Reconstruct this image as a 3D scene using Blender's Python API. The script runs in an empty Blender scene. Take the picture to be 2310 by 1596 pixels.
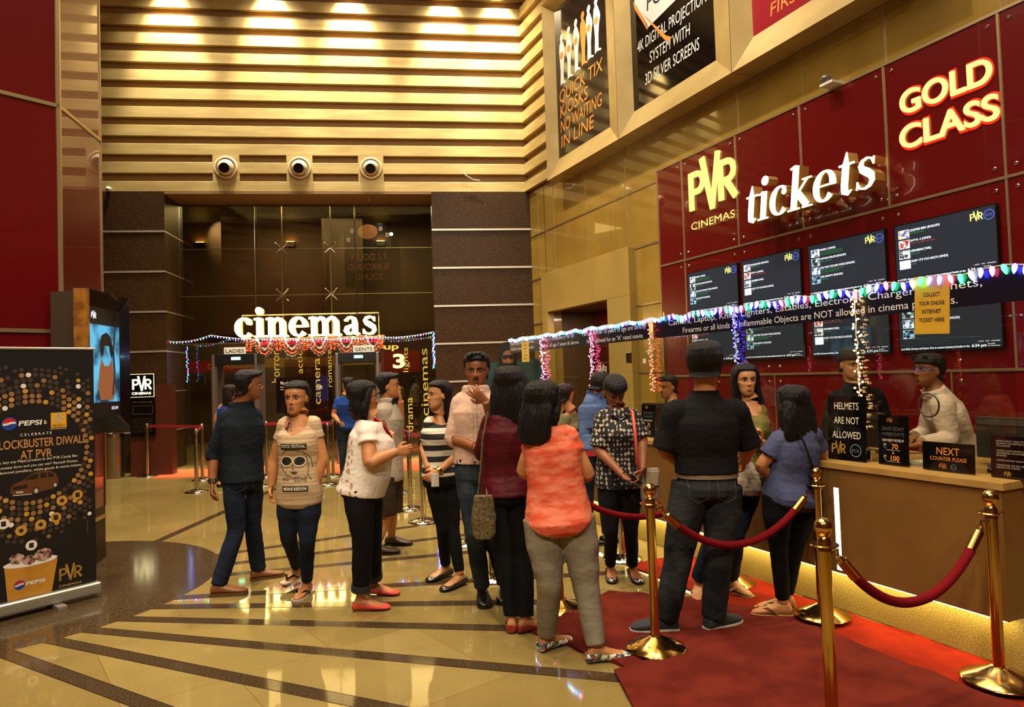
import bpy, bmesh, math, random
from math import sin, cos, pi, radians as RAD
from mathutils import Vector as V, Matrix, noise
from mathutils.bvhtree import BVHTree
from mathutils.geometry import tessellate_polygon
random.seed(7)
scene = bpy.context.scene
COL = scene.collection

# ---------------------------------------------------------------- camera (24 mm on full frame, 2310 x 1596)
FPX, IW, IH, CH = 1540.0, 2310.0, 1596.0, 1.62
_p, _r = RAD(1.82), RAD(1.88)
CF = V((0, cos(_p), sin(_p)))
_u0 = V((0, -sin(_p), cos(_p)))
CR = cos(_r) * V((1, 0, 0)) - sin(_r) * _u0
CU = sin(_r) * V((1, 0, 0)) + cos(_r) * _u0
CAM = V((0, 0, CH))
cd = bpy.data.cameras.new('camera')
cd.sensor_width = 36.0
cd.lens = 36.0 * FPX / IW
cd.clip_end = 200
cam = bpy.data.objects.new('camera', cd)
m = Matrix((CR, CU, -CF)).transposed().to_4x4()
m.translation = CAM
cam.matrix_world = m
COL.objects.link(cam)
scene.camera = cam

# ---------------------------------------------------------------- world, exposure, lamps of the hall, fill lights
scene.view_settings.view_transform = 'Standard'
scene.view_settings.look = 'None'
scene.view_settings.gamma = 1
scene.view_settings.exposure = 0.0
scene.cycles.max_bounces = 7
scene.cycles.diffuse_bounces = 3
scene.cycles.glossy_bounces = 4
scene.cycles.transmission_bounces = 4
scene.cycles.transparent_max_bounces = 12
scene.cycles.caustics_reflective = False
scene.cycles.caustics_refractive = False
scene.cycles.sample_clamp_indirect = 4.0
w = bpy.data.worlds.new('hall_ambient')
scene.world = w
w.use_nodes = True
w.node_tree.nodes['Background'].inputs[0].default_value = (1.0, .72, .42, 1)
w.node_tree.nodes['Background'].inputs[1].default_value = 0.06
WARM = (1.0, .84, .62)

# frames of the two walls, from calibration: the back wall (entrance) and the ticket wall meet at KC
_a, _b = RAD(24.67), RAD(82.75)
UT, NT = V((sin(_a), -cos(_a), 0)), V((-cos(_a), -sin(_a), 0))
UB, NB = V((sin(_b), cos(_b), 0)), V((cos(_b), -sin(_b), 0))
KC = V((.47, 14.01, 0))
CP0 = V((1.709, 5.465, 0))      # a point on the counter's plinth line

class Fr:
    """a wall's own frame: u to the right along it, z up, w out of it into the hall"""
    def __init__(s, o, u, w): s.o, s.u, s.w = V(o), V(u), V(w)
    def __call__(s, u, z, w=0): return s.o + s.u * u + s.w * w + V((0, 0, z))
    def rot(s): return Matrix((s.u, V((0, 0, 1)), s.w)).transposed()
TW, BW, CT = Fr(KC, UT, NT), Fr(KC, UB, NB), Fr(CP0, UT, NT)

def ray(px, py): return (px - IW / 2) / FPX * CR - (py - IH / 2) / FPX * CU + CF
def at(px, py, Y):
    d = ray(px, py); return CAM + d * (Y / d.y)
def floor_at(px, py, z=0.0):
    d = ray(px, py); return CAM + d * ((z - CH) / d.z)
def on(fr, px, py, w=0.0):
    """u, z of a point of the wall plane seen at a pixel"""
    d = ray(px, py); P = CAM + d * (((fr.o + fr.w * w) - CAM).dot(fr.w) / d.dot(fr.w))
    return (P - fr.o).dot(fr.u), P.z

def lamp(name, kind, loc, energy, color=WARM, target=None, **kw):
    l = bpy.data.lights.new(name, kind); l.energy = energy; l.color = color
    for k, v in kw.items(): setattr(l, k, v)
    o = bpy.data.objects.new(name, l); o.location = loc
    if target is not None:
        o.rotation_euler = (V(target) - V(loc)).to_track_quat('-Z', 'Y').to_euler()
    COL.objects.link(o); return o

# wall washers above the slatted wall, down lights over the hall
for u in (-7.0, -5.1, -3.55, -1.65, -.55):
    P = BW(u, 10.4, 1.15)
    lamp('wall_washer', 'SPOT', P, 900, (1, .92, .76), BW(u, 6.9, .05), spot_size=RAD(62), spot_blend=.9, shadow_soft_size=.12)
    lamp('wall_grazer', 'SPOT', BW(u, 10.25, .55), 4000, (1, .94, .82), BW(u, 8.0, .0), spot_size=RAD(40), spot_blend=.8, shadow_soft_size=.05)
for k, u in enumerate((1.6, 4.4, 7.2)):
    P = TW(u, 10.6, 3.6)
    lamp('poster_washer', 'SPOT', P, 1400, (1, .90, .72), TW(u, 5.9, 0), spot_size=RAD(60), spot_blend=.6, shadow_soft_size=.12)
for x, y, e in ((-2.6, 1.4, 850), (.6, .6, 950), (-3.2, 6.2, 800), (-.9, 4.2, 800), (-2.0, 9.8, 2600), (1.2, 3.0, 700), (-4.8, 9.4, 2600)):
    lamp('down_light', 'SPOT', (x, y, 10.5), e * 1.25, (1, .85, .64), (x * .97, y + .35, 0), spot_size=RAD(75), spot_blend=.7, shadow_soft_size=.25)
lamp('ceiling_fill', 'AREA', (-1.5, 4.5, 10.6), 700, (1, .86, .66), (-1.5, 4.5, 0), shape='RECTANGLE', size=8, size_y=9)  # added area fill for overall soft light, not a real panel
for x in (-4.0, -1.0, 2.0):
    lamp('rear_fill', 'SPOT', (x, -3.5, 8.5), 1100, (1, .86, .66), (x * .5 + .3, 5.5, 1.0), spot_size=RAD(70), spot_blend=.7, shadow_soft_size=.07)  # unseen fill spots behind the camera, lighting the fronts of people

# ---------------------------------------------------------------- colours and materials
def C(h, a=1.0):
    h = h.lstrip('#')
    def f(c):
        c /= 255.0
        return c / 12.92 if c <= .04045 else ((c + .055) / 1.055) ** 2.4
    return (f(int(h[0:2], 16)), f(int(h[2:4], 16)), f(int(h[4:6], 16)), a)
MATS = {}
def M(name, col='#808080', rough=.5, metal=0.0, spec=.5, coat=0.0, emit=None, es=0.0, mix=None, mscale=8.0, mpos=(.4, .6),
      stretch=None, bump=0.0, bscale=60.0, bstretch=None, sheen=0.0, alpha=None, sss=0.0, detail=3.0, mtype='NOISE', coat_rough=.03):
    if name in MATS: return MATS[name]
    m = bpy.data.materials.new(name); m.use_nodes = True
    nt = m.node_tree; N = nt.nodes; L = nt.links; b = N['Principled BSDF']
    b.inputs['Base Color'].default_value = C(col); b.inputs['Roughness'].default_value = rough
    b.inputs['Metallic'].default_value = metal; b.inputs['Specular IOR Level'].default_value = spec
    if coat: b.inputs['Coat Weight'].default_value = coat; b.inputs['Coat Roughness'].default_value = coat_rough
    if sheen: b.inputs['Sheen Weight'].default_value = sheen; b.inputs['Sheen Roughness'].default_value = .4
    if sss: b.inputs['Subsurface Weight'].default_value = sss; b.inputs['Subsurface Radius'].default_value = (.012, .005, .003); b.inputs['Subsurface Scale'].default_value = .6
    if emit: b.inputs['Emission Color'].default_value = C(emit); b.inputs['Emission Strength'].default_value = es
    tc = None
    def coords(st):
        nonlocal tc
        if tc is None: tc = N.new('ShaderNodeTexCoord')
        if st is None: return tc.outputs['Object']
        mp = N.new('ShaderNodeMapping'); mp.inputs['Scale'].default_value = st
        L.new(tc.outputs['Object'], mp.inputs[0]); return mp.outputs[0]
    if mix:
        t = N.new('ShaderNodeTexNoise' if mtype == 'NOISE' else 'ShaderNodeTexVoronoi')
        t.inputs['Scale'].default_value = mscale
        if mtype == 'NOISE': t.inputs['Detail'].default_value = detail
        L.new(coords(stretch), t.inputs['Vector'])
        r = N.new('ShaderNodeValToRGB'); r.color_ramp.elements[0].position = mpos[0]; r.color_ramp.elements[1].position = mpos[1]
        r.color_ramp.elements[0].color = C(col); r.color_ramp.elements[1].color = C(mix)
        L.new(t.outputs[0], r.inputs[0]); L.new(r.outputs[0], b.inputs['Base Color'])
    if bump:
        t = N.new('ShaderNodeTexNoise'); t.inputs['Scale'].default_value = bscale; t.inputs['Detail'].default_value = 4
        L.new(coords(bstretch), t.inputs['Vector'])
        bp = N.new('ShaderNodeBump'); bp.inputs['Strength'].default_value = bump; bp.inputs['Distance'].default_value = .01
        L.new(t.outputs[0], bp.inputs['Height']); L.new(bp.outputs[0], b.inputs['Normal'])
    MATS[name] = m
    return m
def glow(name, col, s, sampling='AUTO'):
    if name in MATS: return MATS[name]
    m = bpy.data.materials.new(name); m.use_nodes = True; N = m.node_tree.nodes
    b = N['Principled BSDF']; b.inputs['Base Color'].default_value = (.012, .012, .014, 1); b.inputs['Roughness'].default_value = .5; b.inputs['Specular IOR Level'].default_value = .1
    b.inputs['Emission Color'].default_value = C(col); b.inputs['Emission Strength'].default_value = s
    m.cycles.emission_sampling = sampling
    MATS[name] = m; return m
def glass(name, tint=(.92, .95, .9), refl=.9, f0=.05):
    """clear sheet: mostly straight-through, with Fresnel reflection"""
    if name in MATS: return MATS[name]
    m = bpy.data.materials.new(name); m.use_nodes = True; nt = m.node_tree; N = nt.nodes; L = nt.links
    N.remove(N['Principled BSDF']); out = N['Material Output']
    tr = N.new('ShaderNodeBsdfTransparent'); tr.inputs[0].default_value = (*tint, 1)
    gl = N.new('ShaderNodeBsdfGlossy'); gl.inputs[0].default_value = (refl, refl, refl, 1); gl.inputs['Roughness'].default_value = .0
    lw = N.new('ShaderNodeLayerWeight'); lw.inputs[0].default_value = .5
    pw = N.new('ShaderNodeMath'); pw.operation = 'POWER'; pw.inputs[1].default_value = 4.0; L.new(lw.outputs['Facing'], pw.inputs[0])
    fr = N.new('ShaderNodeMath'); fr.operation = 'MULTIPLY_ADD'; fr.inputs[1].default_value = .85; fr.inputs[2].default_value = f0 * .6; L.new(pw.outputs[0], fr.inputs[0])
    mx = N.new('ShaderNodeMixShader'); L.new(fr.outputs[0], mx.inputs[0]); L.new(tr.outputs[0], mx.inputs[1]); L.new(gl.outputs[0], mx.inputs[2])
    L.new(mx.outputs[0], out.inputs[0]); MATS[name] = m; return m

# ---------------------------------------------------------------- mesh helpers
def BM(): return bmesh.new()
WMAT = {}
ANGLES = [0.0, _a - pi / 2, pi / 2 - _b, math.atan2(.89, .685), math.atan2(.994, -.11), math.atan2(.31, .255)]
def wloc(o):
    l = V((0, 0, 0))
    while o is not None: l = l + o.location; o = o.parent
    return l
def obj(name, bm, mat, parent=None, smooth=None, origin=None):
    """link a bmesh built in world coordinates as ONE mesh object"""
    if isinstance(bm, bpy.types.Mesh): me = bm; me.name = name
    else:
        me = bpy.data.meshes.new(name)
        bmesh.ops.recalc_face_normals(bm, faces=bm.faces)
        bm.to_mesh(me); bm.free()
    o = bpy.data.objects.new(name, me)
    for mt in (mat if isinstance(mat, (list, tuple)) else [mat]): me.materials.append(mt)
    if parent is not None: off = None; o.parent = parent
    elif origin is not None: off = V(origin)
    else:
        cs = [v.co for v in me.vertices]
        mn = [min(c[i] for c in cs) for i in range(3)]; mx = [max(c[i] for c in cs) for i in range(3)]
        off = V(((mn[0] + mx[0]) / 2, (mn[1] + mx[1]) / 2, mn[2]))
    # turn the object's own axes along its walls
    cs = [v.co for v in me.vertices]; best = None
    if len(cs) < 4000:
        for a_ in ANGLES:
            c_, s_ = cos(a_), sin(a_); xs = [p.x * c_ + p.y * s_ for p in cs]; ys = [p.y * c_ - p.x * s_ for p in cs]
            ar_ = (max(xs) - min(xs) + .001) * (max(ys) - min(ys) + .001)
            if best is None or ar_ < best[0] * .93: best = (ar_, a_)
    pw = Matrix.Identity(4) if parent is None else WMAT.get(parent.name) or Matrix.Translation(wloc(parent))
    Wd_ = Matrix.Translation(off if off is not None else pw.translation) @ Matrix.Rotation(best[1] if best else 0, 4, 'Z')
    WMAT[o.name] = Wd_; me.transform(Wd_.inverted()); o.matrix_basis = pw.inverted() @ Wd_
    if smooth: smooth_by_angle(me, smooth)
    COL.objects.link(o); return o
def smooth_by_angle(me, ang):
    me.polygons.foreach_set('use_smooth', [True] * len(me.polygons))
    if ang < 180: me.set_sharp_from_angle(angle=RAD(ang))
def tag(o, label, cat, group=None, kind=None):
    o['label'] = label; o['category'] = cat
    if group: o['group'] = group
    if kind: o['kind'] = kind
    return o
def struct(o):
    o['kind'] = 'structure'; return o
def thing(name, label, cat, loc=(0, 0, 0), group=None):
    o = bpy.data.objects.new(name, None); o.location = loc; o.empty_display_size = .1; COL.objects.link(o)
    return tag(o, label, cat, group)
def copy_tree(o, parent=None):
    c = o.copy(); COL.objects.link(c); c.parent = parent
    for ch in [x for x in bpy.data.objects if x.parent is o]: copy_tree(ch, c)
    return c
def quad_faces(bm, rings, close=True, cap=True):
    n = len(rings[0])
    for a, b in zip(rings, rings[1:]):
        for i in range(n if close else n - 1):
            j = (i + 1) % n
            bm.faces.new((a[i], a[j], b[j], b[i]))
    if cap and n > 2:
        bm.faces.new(list(reversed(rings[0]))); bm.faces.new(rings[-1])
def box8(bm, P):
    """eight corners: P[0..3] one side, P[4..7] the other"""
    v = [bm.verts.new(p) for p in P]
    for f in ((0, 1, 2, 3), (7, 6, 5, 4), (0, 4, 5, 1), (1, 5, 6, 2), (2, 6, 7, 3), (3, 7, 4, 0)): bm.faces.new([v[i] for i in f])
    return v
def fbox(bm, fr, u0, u1, z0, z1, w0, w1):
    return box8(bm, [fr(u0, z0, w0), fr(u1, z0, w0), fr(u1, z1, w0), fr(u0, z1, w0), fr(u0, z0, w1), fr(u1, z0, w1), fr(u1, z1, w1), fr(u0, z1, w1)])
AX = Fr((0, 0, 0), (1, 0, 0), (0, -1, 0))
def box(bm, x0, x1, y0, y1, z0, z1):
    return box8(bm, [(x0, y0, z0), (x1, y0, z0), (x1, y1, z0), (x0, y1, z0), (x0, y0, z1), (x1, y0, z1), (x1, y1, z1), (x0, y1, z1)])
def bevel(bm, w=.004, seg=2):
    bmesh.ops.bevel(bm, geom=list(bm.edges), offset=w, segments=seg, affect='EDGES', profile=.7)
def perp(d):
    d = V(d).normalized(); a = V((0, 0, 1)) if abs(d.z) < .9 else V((1, 0, 0))
    x = d.cross(a).normalized(); return x, x.cross(d).normalized()
def tube(bm, pts, r, seg=10, cap=True):
    """round tube along points; r a number or one per point"""
    pts = [V(p) for p in pts]; n = len(pts)
    rs = r if isinstance(r, (list, tuple)) else [r] * n
    rings = []; x = None
    for i, p in enumerate(pts):
        d = (pts[min(i + 1, n - 1)] - pts[max(i - 1, 0)])
        if d.length < 1e-9: d = V((0, 0, 1))
        d.normalize()
        if x is None: x, y = perp(d)
        else:
            x = x - d * x.dot(d)
            if x.length < 1e-6: x, _ = perp(d)
            x.normalize(); y = x.cross(d)
        rings.append([bm.verts.new(p + (x * cos(t) + y * sin(t)) * rs[i]) for t in (2 * pi * k / seg for k in range(seg))])
    quad_faces(bm, rings, cap=cap)
def lathe(bm, prof, c=(0, 0, 0), seg=32, cap=True):
    c = V(c); rings = [[bm.verts.new(c + V((max(r, 1e-4) * cos(2 * pi * k / seg), max(r, 1e-4) * sin(2 * pi * k / seg), z))) for k in range(seg)] for r, z in prof]
    quad_faces(bm, rings, cap=cap)
def ell(bm, c, r, rot=None, seg=14, rings=9):
    """ellipsoid"""
    c = V(c); rot = rot or Matrix.Identity(3); rr = []
    for i in range(rings + 1):
        t = pi * i / rings; t = min(max(t, .02), pi - .02)
        rr.append([bm.verts.new(c + rot @ V((r[0] * sin(t) * cos(2 * pi * k / seg), r[1] * sin(t) * sin(2 * pi * k / seg), r[2] * cos(t)))) for k in range(seg)])
    quad_faces(bm, rr)
def prism(bm, pts, f, d0, d1):
    """polygon (2-D points, may be concave) through f(x, y, d) from depth d0 to d1"""
    n = len(pts)
    A = [bm.verts.new(f(x, y, d0)) for x, y in pts]; B = [bm.verts.new(f(x, y, d1)) for x, y in pts]
    for t in tessellate_polygon([[V((x, y, 0)) for x, y in pts]]):
        try:
            bm.faces.new([B[i] for i in t]); bm.faces.new([A[i] for i in reversed(t)])
        except ValueError: pass
    for i in range(n):
        j = (i + 1) % n
        try: bm.faces.new((A[i], A[j], B[j], B[i]))
        except ValueError: pass
def flat(bm, pts, f):
    A = [bm.verts.new(f(x, y)) for x, y in pts]
    for t in tessellate_polygon([[V((x, y, 0)) for x, y in pts]]):
        try: bm.faces.new([A[i] for i in t])
        except ValueError: pass
def stroke(bm, pts, ws, f, d0, d1):
    """variable-width band along 2-D points, as a thin solid"""
    n = len(pts); L = []; R = []
    ws = ws if isinstance(ws, (list, tuple)) else [ws] * n
    for i in range(n):
        a = pts[max(i - 1, 0)]; b = pts[min(i + 1, n - 1)]
        dx, dy = b[0] - a[0], b[1] - a[1]; l = math.hypot(dx, dy) or 1
        nx, ny = -dy / l, dx / l
        L.append((pts[i][0] + nx * ws[i] / 2, pts[i][1] + ny * ws[i] / 2)); R.append((pts[i][0] - nx * ws[i] / 2, pts[i][1] - ny * ws[i] / 2))
    rings = [[bm.verts.new(f(*L[i], d0)), bm.verts.new(f(*R[i], d0)), bm.verts.new(f(*R[i], d1)), bm.verts.new(f(*L[i], d1))] for i in range(n)]
    quad_faces(bm, rings)
def circ(cx, cy, r, n=20, ry=None): return [(cx + r * cos(2 * pi * k / n), cy + (ry or r) * sin(2 * pi * k / n)) for k in range(n)]
def arc(cx, cy, rx, ry, a0, a1, n=14): return [(cx + rx * cos(RAD(a0 + (a1 - a0) * k / n)), cy + ry * sin(RAD(a0 + (a1 - a0) * k / n))) for k in range(n + 1)]

_TXT = {}
def text_tris(s, bold=0.0, shear=0.0, spacing=1.0, res=3):
    """triangles of a line of lettering (2-D, cap height about 0.73), its width"""
    k = (s, bold, shear, spacing, res)
    if k not in _TXT:
        c = bpy.data.curves.new('t', 'FONT'); c.body = s; c.offset = bold; c.shear = shear; c.space_character = spacing
        c.resolution_u = res; c.size = 1.0
        o = bpy.data.objects.new('t', c); me = bpy.data.meshes.new_from_object(o)
        vs = [(v.co.x, v.co.y) for v in me.vertices]; fs = [tuple(p.vertices) for p in me.polygons]
        bpy.data.meshes.remove(me); bpy.data.objects.remove(o); bpy.data.curves.remove(c)
        _TXT[k] = (vs, fs)
    return _TXT[k]
def text(bm, s, f, x, y, h, align='L', bold=0.0, shear=0.0, spacing=1.0, xs=1.0, width=None, d=None, res=3):
    """lettering with cap height h, its baseline at (x, y), through f(x, y) or as a solid f(x, y, d)"""
    vs, fs = text_tris(s, bold, shear, spacing, res)
    if not vs: return
    k = h / .729; x0 = min(v[0] for v in vs); x1 = max(v[0] for v in vs); kx = k * xs
    if width: kx = width / max(x1 - x0, 1e-6)
    W = (x1 - x0) * kx; ox = x - (0 if align == 'L' else W / 2 if align == 'C' else W)
    if d is None:
        A = [bm.verts.new(f(ox + (a - x0) * kx, y + b * k)) for a, b in vs]
        for t in fs:
            try: bm.faces.new([A[i] for i in t])
            except ValueError: pass
    else:
        A = [bm.verts.new(f(ox + (a - x0) * kx, y + b * k, d[0])) for a, b in vs]; B = [bm.verts.new(f(ox + (a - x0) * kx, y + b * k, d[1])) for a, b in vs]
        edges = {}
        for t in fs:
            try: bm.faces.new([B[i] for i in t]); bm.faces.new([A[i] for i in reversed(t)])
            except ValueError: pass
            for i in range(len(t)):
                e = (t[i], t[(i + 1) % len(t)]); edges[e] = 1
        for (i, j) in edges:
            if (j, i) not in edges:
                try: bm.faces.new((A[i], A[j], B[j], B[i]))
                except ValueError: pass
    return W

# serif lettering drawn by hand, x-height 1
def glyph(ch):
    """list of (points, widths) strokes and the advance"""
    T, t = .27, .10
    S = []
    def stem(x, y0, y1, w=T): S.append(([(x, y0), (x, y1)], w))
    def serif(x, y, w, h=.09): S.append(([(x - w / 2, y), (x + w / 2, y)], h))
    def bowl(cx, cy, rx, ry, a0, a1, tk=T, th=t, n=22):
        p = arc(cx, cy, rx, ry, a0, a1, n); ws = []
        for k in range(n + 1):
            a = RAD(a0 + (a1 - a0) * k / n); ws.append(th + (tk - th) * abs(cos(a)) ** 1.3)
        S.append((p, ws))
    if ch == 'c':
        bowl(.5, .5, .36, .45, 48, 318); S.append((circ(.70, .76, .075, 12) + [(.775, .76)], .10)); S.append(([(.70, .70), (.70, .82)], .17)); return S, .95
    if ch == 'e':
        bowl(.5, .5, .36, .45, -2, 322); S.append(([(.2, .52), (.90, .52)], .09)); return S, 1.02
    if ch == 'i':
        stem(.3, .04, .97); serif(.3, .05, .56); S.append(([(.04, .90), (.3, .95)], .10)); S.append((arc(.3, 1.33, .09, .09, 0, 360, 14), .18)); return S, .62
    if ch == 'n' or ch == 'm':
        stem(.28, .04, .97); serif(.28, .05, .56); S.append(([(.02, .90), (.28, .95)], .10))
        k = 0
        for k in range(1 if ch == 'n' else 2):
            x = .28 + .58 * k
            S.append(([(x + .08, .70), (x + .2, .86), (x + .34, .92), (x + .47, .87), (x + .57, .74), (x + .58, .6)], [.10, .13, .16, .22, T, T]))
            stem(x + .58, .04, .62); serif(x + .60, .05, .50)
        return S, 1.18 + .58 * k
    if ch == 'a':
        stem(.66, .18, .66); S.append(([(.66, .66), (.62, .82), (.48, .91), (.32, .89), (.2, .78)], [T, .24, .13, .12, .12])); S.append(([(.2, .72), (.2, .80)], .17))
        S.append(([(.66, .56), (.42, .48), (.24, .38), (.2, .24), (.28, .1), (.42, .08), (.58, .18), (.68, .28)], [.08, .12, .22, .26, .19, .12, .09, .08]))
        S.append(([(.66, .22), (.68, .1), (.78, .05), (.92, .1)], [T, .2, .12, .06])); return S, .98
    if ch == 's':
        S.append(([(.70, .74), (.62, .88), (.46, .93), (.28, .87), (.22, .74), (.30, .62), (.48, .52), (.66, .40), (.71, .25), (.62, .11), (.44, .05), (.26, .09), (.15, .24)],
                  [.09, .10, .10, .14, .20, .26, .28, .26, .20, .14, .10, .10, .09]))
        S.append(([(.71, .70), (.71, .92)], .08)); S.append(([(.14, .06), (.14, .30)], .08)); return S, .88
    if ch == 't':
        S.append(([(.34, 1.30), (.34, .9), (.34, .3), (.37, .12), (.48, .06), (.64, .14)], [.05, T, T, T, .17, .07])); S.append(([(.06, .93), (.68, .93)], .10)); return S, .72
    if ch == 'k':
        stem(.28, .04, 1.44); serif(.28, .05, .56); S.append(([(.02, 1.38), (.28, 1.44)], .10))
        S.append(([(.34, .44), (.82, .92)], .10)); S.append(([(.46, .52), (.9, .08)], .27)); serif(.82, .94, .42); serif(.92, .05, .46); return S, 1.14
    return S, .5
def serif_word(bm, word, f, x, y, xh, shear=0.0, d0=0.0, d1=.03, xs=1.0, grow=0.0):
    px = 0.0
    for ch in word:
        S, adv = glyph(ch)
        for pts, ws in S:
            q = [(x + (px + p[0] + shear * p[1]) * xh * xs, y + p[1] * xh) for p in pts]
            wl = [(a + grow) * xh for a in (ws if isinstance(ws, (list, tuple)) else [ws] * len(pts))]
            stroke(bm, q, wl, f, d0, d1)
        px += adv
    return px * xh * xs
def word_width(word): return sum(glyph(c)[1] for c in word)

def pvr_logo(bm, f, x, y, h, d0=0.0, d1=.004, cin=None):
    """P V R with the tall V between them; x, y is the left end of the baseline, h the height of P"""
    s = h
    def st(p, w): stroke(bm, [(x + a * s, y + b * s) for a, b in p], [k * s for k in w] if isinstance(w, list) else w * s, f, d0, d1)
    st([(.10, 0), (.10, 1)], .17); st([(.10, .93)] + [(a, b) for a, b in arc(.34, .70, .22, .23, 90, -90, 10)] + [(.10, .47)], .15)
    st([(.56, 1.28), (.88, -.12)], [.19, .14]); st([(1.16, 1.28), (.88, -.12)], [.17, .14])
    st([(1.22, 0), (1.22, 1)], .17); st([(1.22, .93)] + [(a, b) for a, b in arc(1.46, .70, .22, .23, 90, -90, 10)] + [(1.22, .47)], .15)
    st([(1.38, .50), (1.72, 0)], .18)
    if cin: text(bm, 'CINEMAS', (lambda a, b, d=None: f(a, b, d1)), x + .88 * s, y - .52 * s, .20 * s, 'C', width=1.62 * s)
def ecx_logo(bm, f, cx, cy, r):
    for k in range(24):
        a0, a1 = 2 * pi * k / 24, 2 * pi * (k + 1) / 24
        flat(bm, [(cx + q * r * cos(t), cy + q * r * sin(t)) for q, t in ((1, a0), (1, a1), (.86, a1), (.86, a0))], f)
    text(bm, 'ECX', f, cx, cy - .26 * r, .5 * r, 'C', width=1.25 * r)
# ================================================================ materials of the hall
GOLD = M('champagne_laminate', '#c2a868', rough=.36, metal=.3, mix='#b4985c', mscale=1.2, stretch=(1, 1, 8), bump=.02, bscale=40, bstretch=(1, 1, 20))
GOLDF = M('champagne_frame', '#b0965c', rough=.38, metal=.25, mix='#a48a52', mscale=2)
GAPM = M('slat_recess_brown', '#8a6430', rough=.6)
GRAN = M('brown_granite', '#2e1d0d', rough=.35, spec=.15, mix='#5c4226', mscale=95, mpos=(.48, .76), detail=2)
CHROME = M('polished_steel', '#d8d0c4', rough=.12, metal=1)
BRASS = M('polished_brass', '#d6ae68', rough=.15, metal=1, mix='#c2964c', mscale=3)
TRIMM = M('brass_strip', '#c8b084', rough=.34, metal=.9)
REDG = M('red_back_painted_glass', '#5c0507', rough=.25, coat=1.0, coat_rough=.015)
OLIVE = M('olive_back_painted_glass', '#94752f', rough=.22, coat=1.0, coat_rough=.02, mix='#886a2a', mscale=1.5)
PORT = M('beige_laminate', '#9c8040', rough=.4, mix='#907638', mscale=1.0)
WOOD = M('brown_counter_laminate', '#7a5426', rough=.38, mix='#724e22', mscale=3)
WOODTOP = M('light_wood_counter_top', '#b08848', rough=.3, mix='#a07a3e', mscale=6, stretch=(1, 6, 1))
SPECK = M('speckled_granite_plinth', '#a8924a', rough=.5, mix='#5a4420', mscale=170, mpos=(.45, .64), detail=3)
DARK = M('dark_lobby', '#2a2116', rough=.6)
BLACK = M('black_plastic', '#0c0b0a', rough=.35)
BLACKG = M('black_gloss', '#0a0908', rough=.12, coat=.5)
WHITE = M('white_paper', '#d8d2c4', rough=.7)
CEILM = M('ceiling_cream', '#a8977a', rough=.8)
INK = M('black_ink', '#14110e', rough=.6)
ORANGE = M('orange_ink', '#d8862f', rough=.5)
CREAMINK = M('cream_ink', '#e6d9bd', rough=.5)
LITW = glow('lit_white_letter', '#fff4d8', 9.0)
LITY = glow('lit_yellow_letter', '#ffd66a', 3.2)
LITWY = glow('lit_warm_letter', '#ffe9a8', 4.5)

# ---- floor: polished beige stone, with large faint slabs and fine specks
def floor_material():
    m = bpy.data.materials.new('polished_beige_stone'); m.use_nodes = True; nt = m.node_tree; N = nt.nodes; L = nt.links; b = N['Principled BSDF']
    tc = N.new('ShaderNodeTexCoord'); mp = N.new('ShaderNodeMapping'); mp.inputs['Rotation'].default_value = (0, 0, RAD(-38)); L.new(tc.outputs['Object'], mp.inputs[0])
    br = N.new('ShaderNodeTexBrick'); br.offset = .5; br.inputs['Scale'].default_value = .9; br.inputs['Mortar Size'].default_value = .0022
    br.inputs['Color1'].default_value = C('#8f7c4a'); br.inputs['Color2'].default_value = C('#837040'); br.inputs['Mortar'].default_value = C('#7d5c30')
    br.inputs['Brick Width'].default_value = 1.0; br.inputs['Row Height'].default_value = .9; L.new(mp.outputs[0], br.inputs['Vector'])
    n1 = N.new('ShaderNodeTexNoise'); n1.inputs['Scale'].default_value = 150; n1.inputs['Detail'].default_value = 2; L.new(tc.outputs['Object'], n1.inputs['Vector'])
    r1 = N.new('ShaderNodeValToRGB'); r1.color_ramp.elements[0].position = .33; r1.color_ramp.elements[1].position = .46
    r1.color_ramp.elements[0].color = (.76, .73, .67, 1); r1.color_ramp.elements[1].color = (1, 1, 1, 1); L.new(n1.outputs[0], r1.inputs[0])
    n2 = N.new('ShaderNodeTexNoise'); n2.inputs['Scale'].default_value = 1.3; n2.inputs['Detail'].default_value = 5; L.new(tc.outputs['Object'], n2.inputs['Vector'])
    r2 = N.new('ShaderNodeValToRGB'); r2.color_ramp.elements[0].position = .3; r2.color_ramp.elements[1].position = .7
    r2.color_ramp.elements[0].color = (.84, .82, .78, 1); r2.color_ramp.elements[1].color = (1.06, 1.04, 1.0, 1); L.new(n2.outputs[0], r2.inputs[0])
    a = N.new('ShaderNodeMix'); a.data_type = 'RGBA'; a.blend_type = 'MULTIPLY'; a.inputs[0].default_value = 1
    L.new(br.outputs[0], a.inputs[6]); L.new(r1.outputs[0], a.inputs[7])
    c = N.new('ShaderNodeMix'); c.data_type = 'RGBA'; c.blend_type = 'MULTIPLY'; c.inputs[0].default_value = 1
    L.new(a.outputs[2], c.inputs[6]); L.new(r2.outputs[0], c.inputs[7]); L.new(c.outputs[2], b.inputs['Base Color'])
    b.inputs['Roughness'].default_value = .045; b.inputs['Specular IOR Level'].default_value = .5
    return m
bm = BM(); box(bm, -14, 9, -7, 21, -.2, 0)
fl = struct(obj('floor', bm, floor_material(), origin=(0, 0, 0)))
FGRAN = M('polished_dark_granite', '#352817', rough=.1, spec=.5, mix='#64503a', mscale=130, mpos=(.45, .75), detail=2)
FLINE = M('dark_joint', '#2c2218', rough=.2)
CC, CRAD = V((-4.24, 5.62, 0)), 1.66
bm = BM(); lathe(bm, [(CRAD, -.05), (CRAD, .0012)], CC, 96)
struct(obj('floor_medallion', bm, FGRAN))
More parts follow.
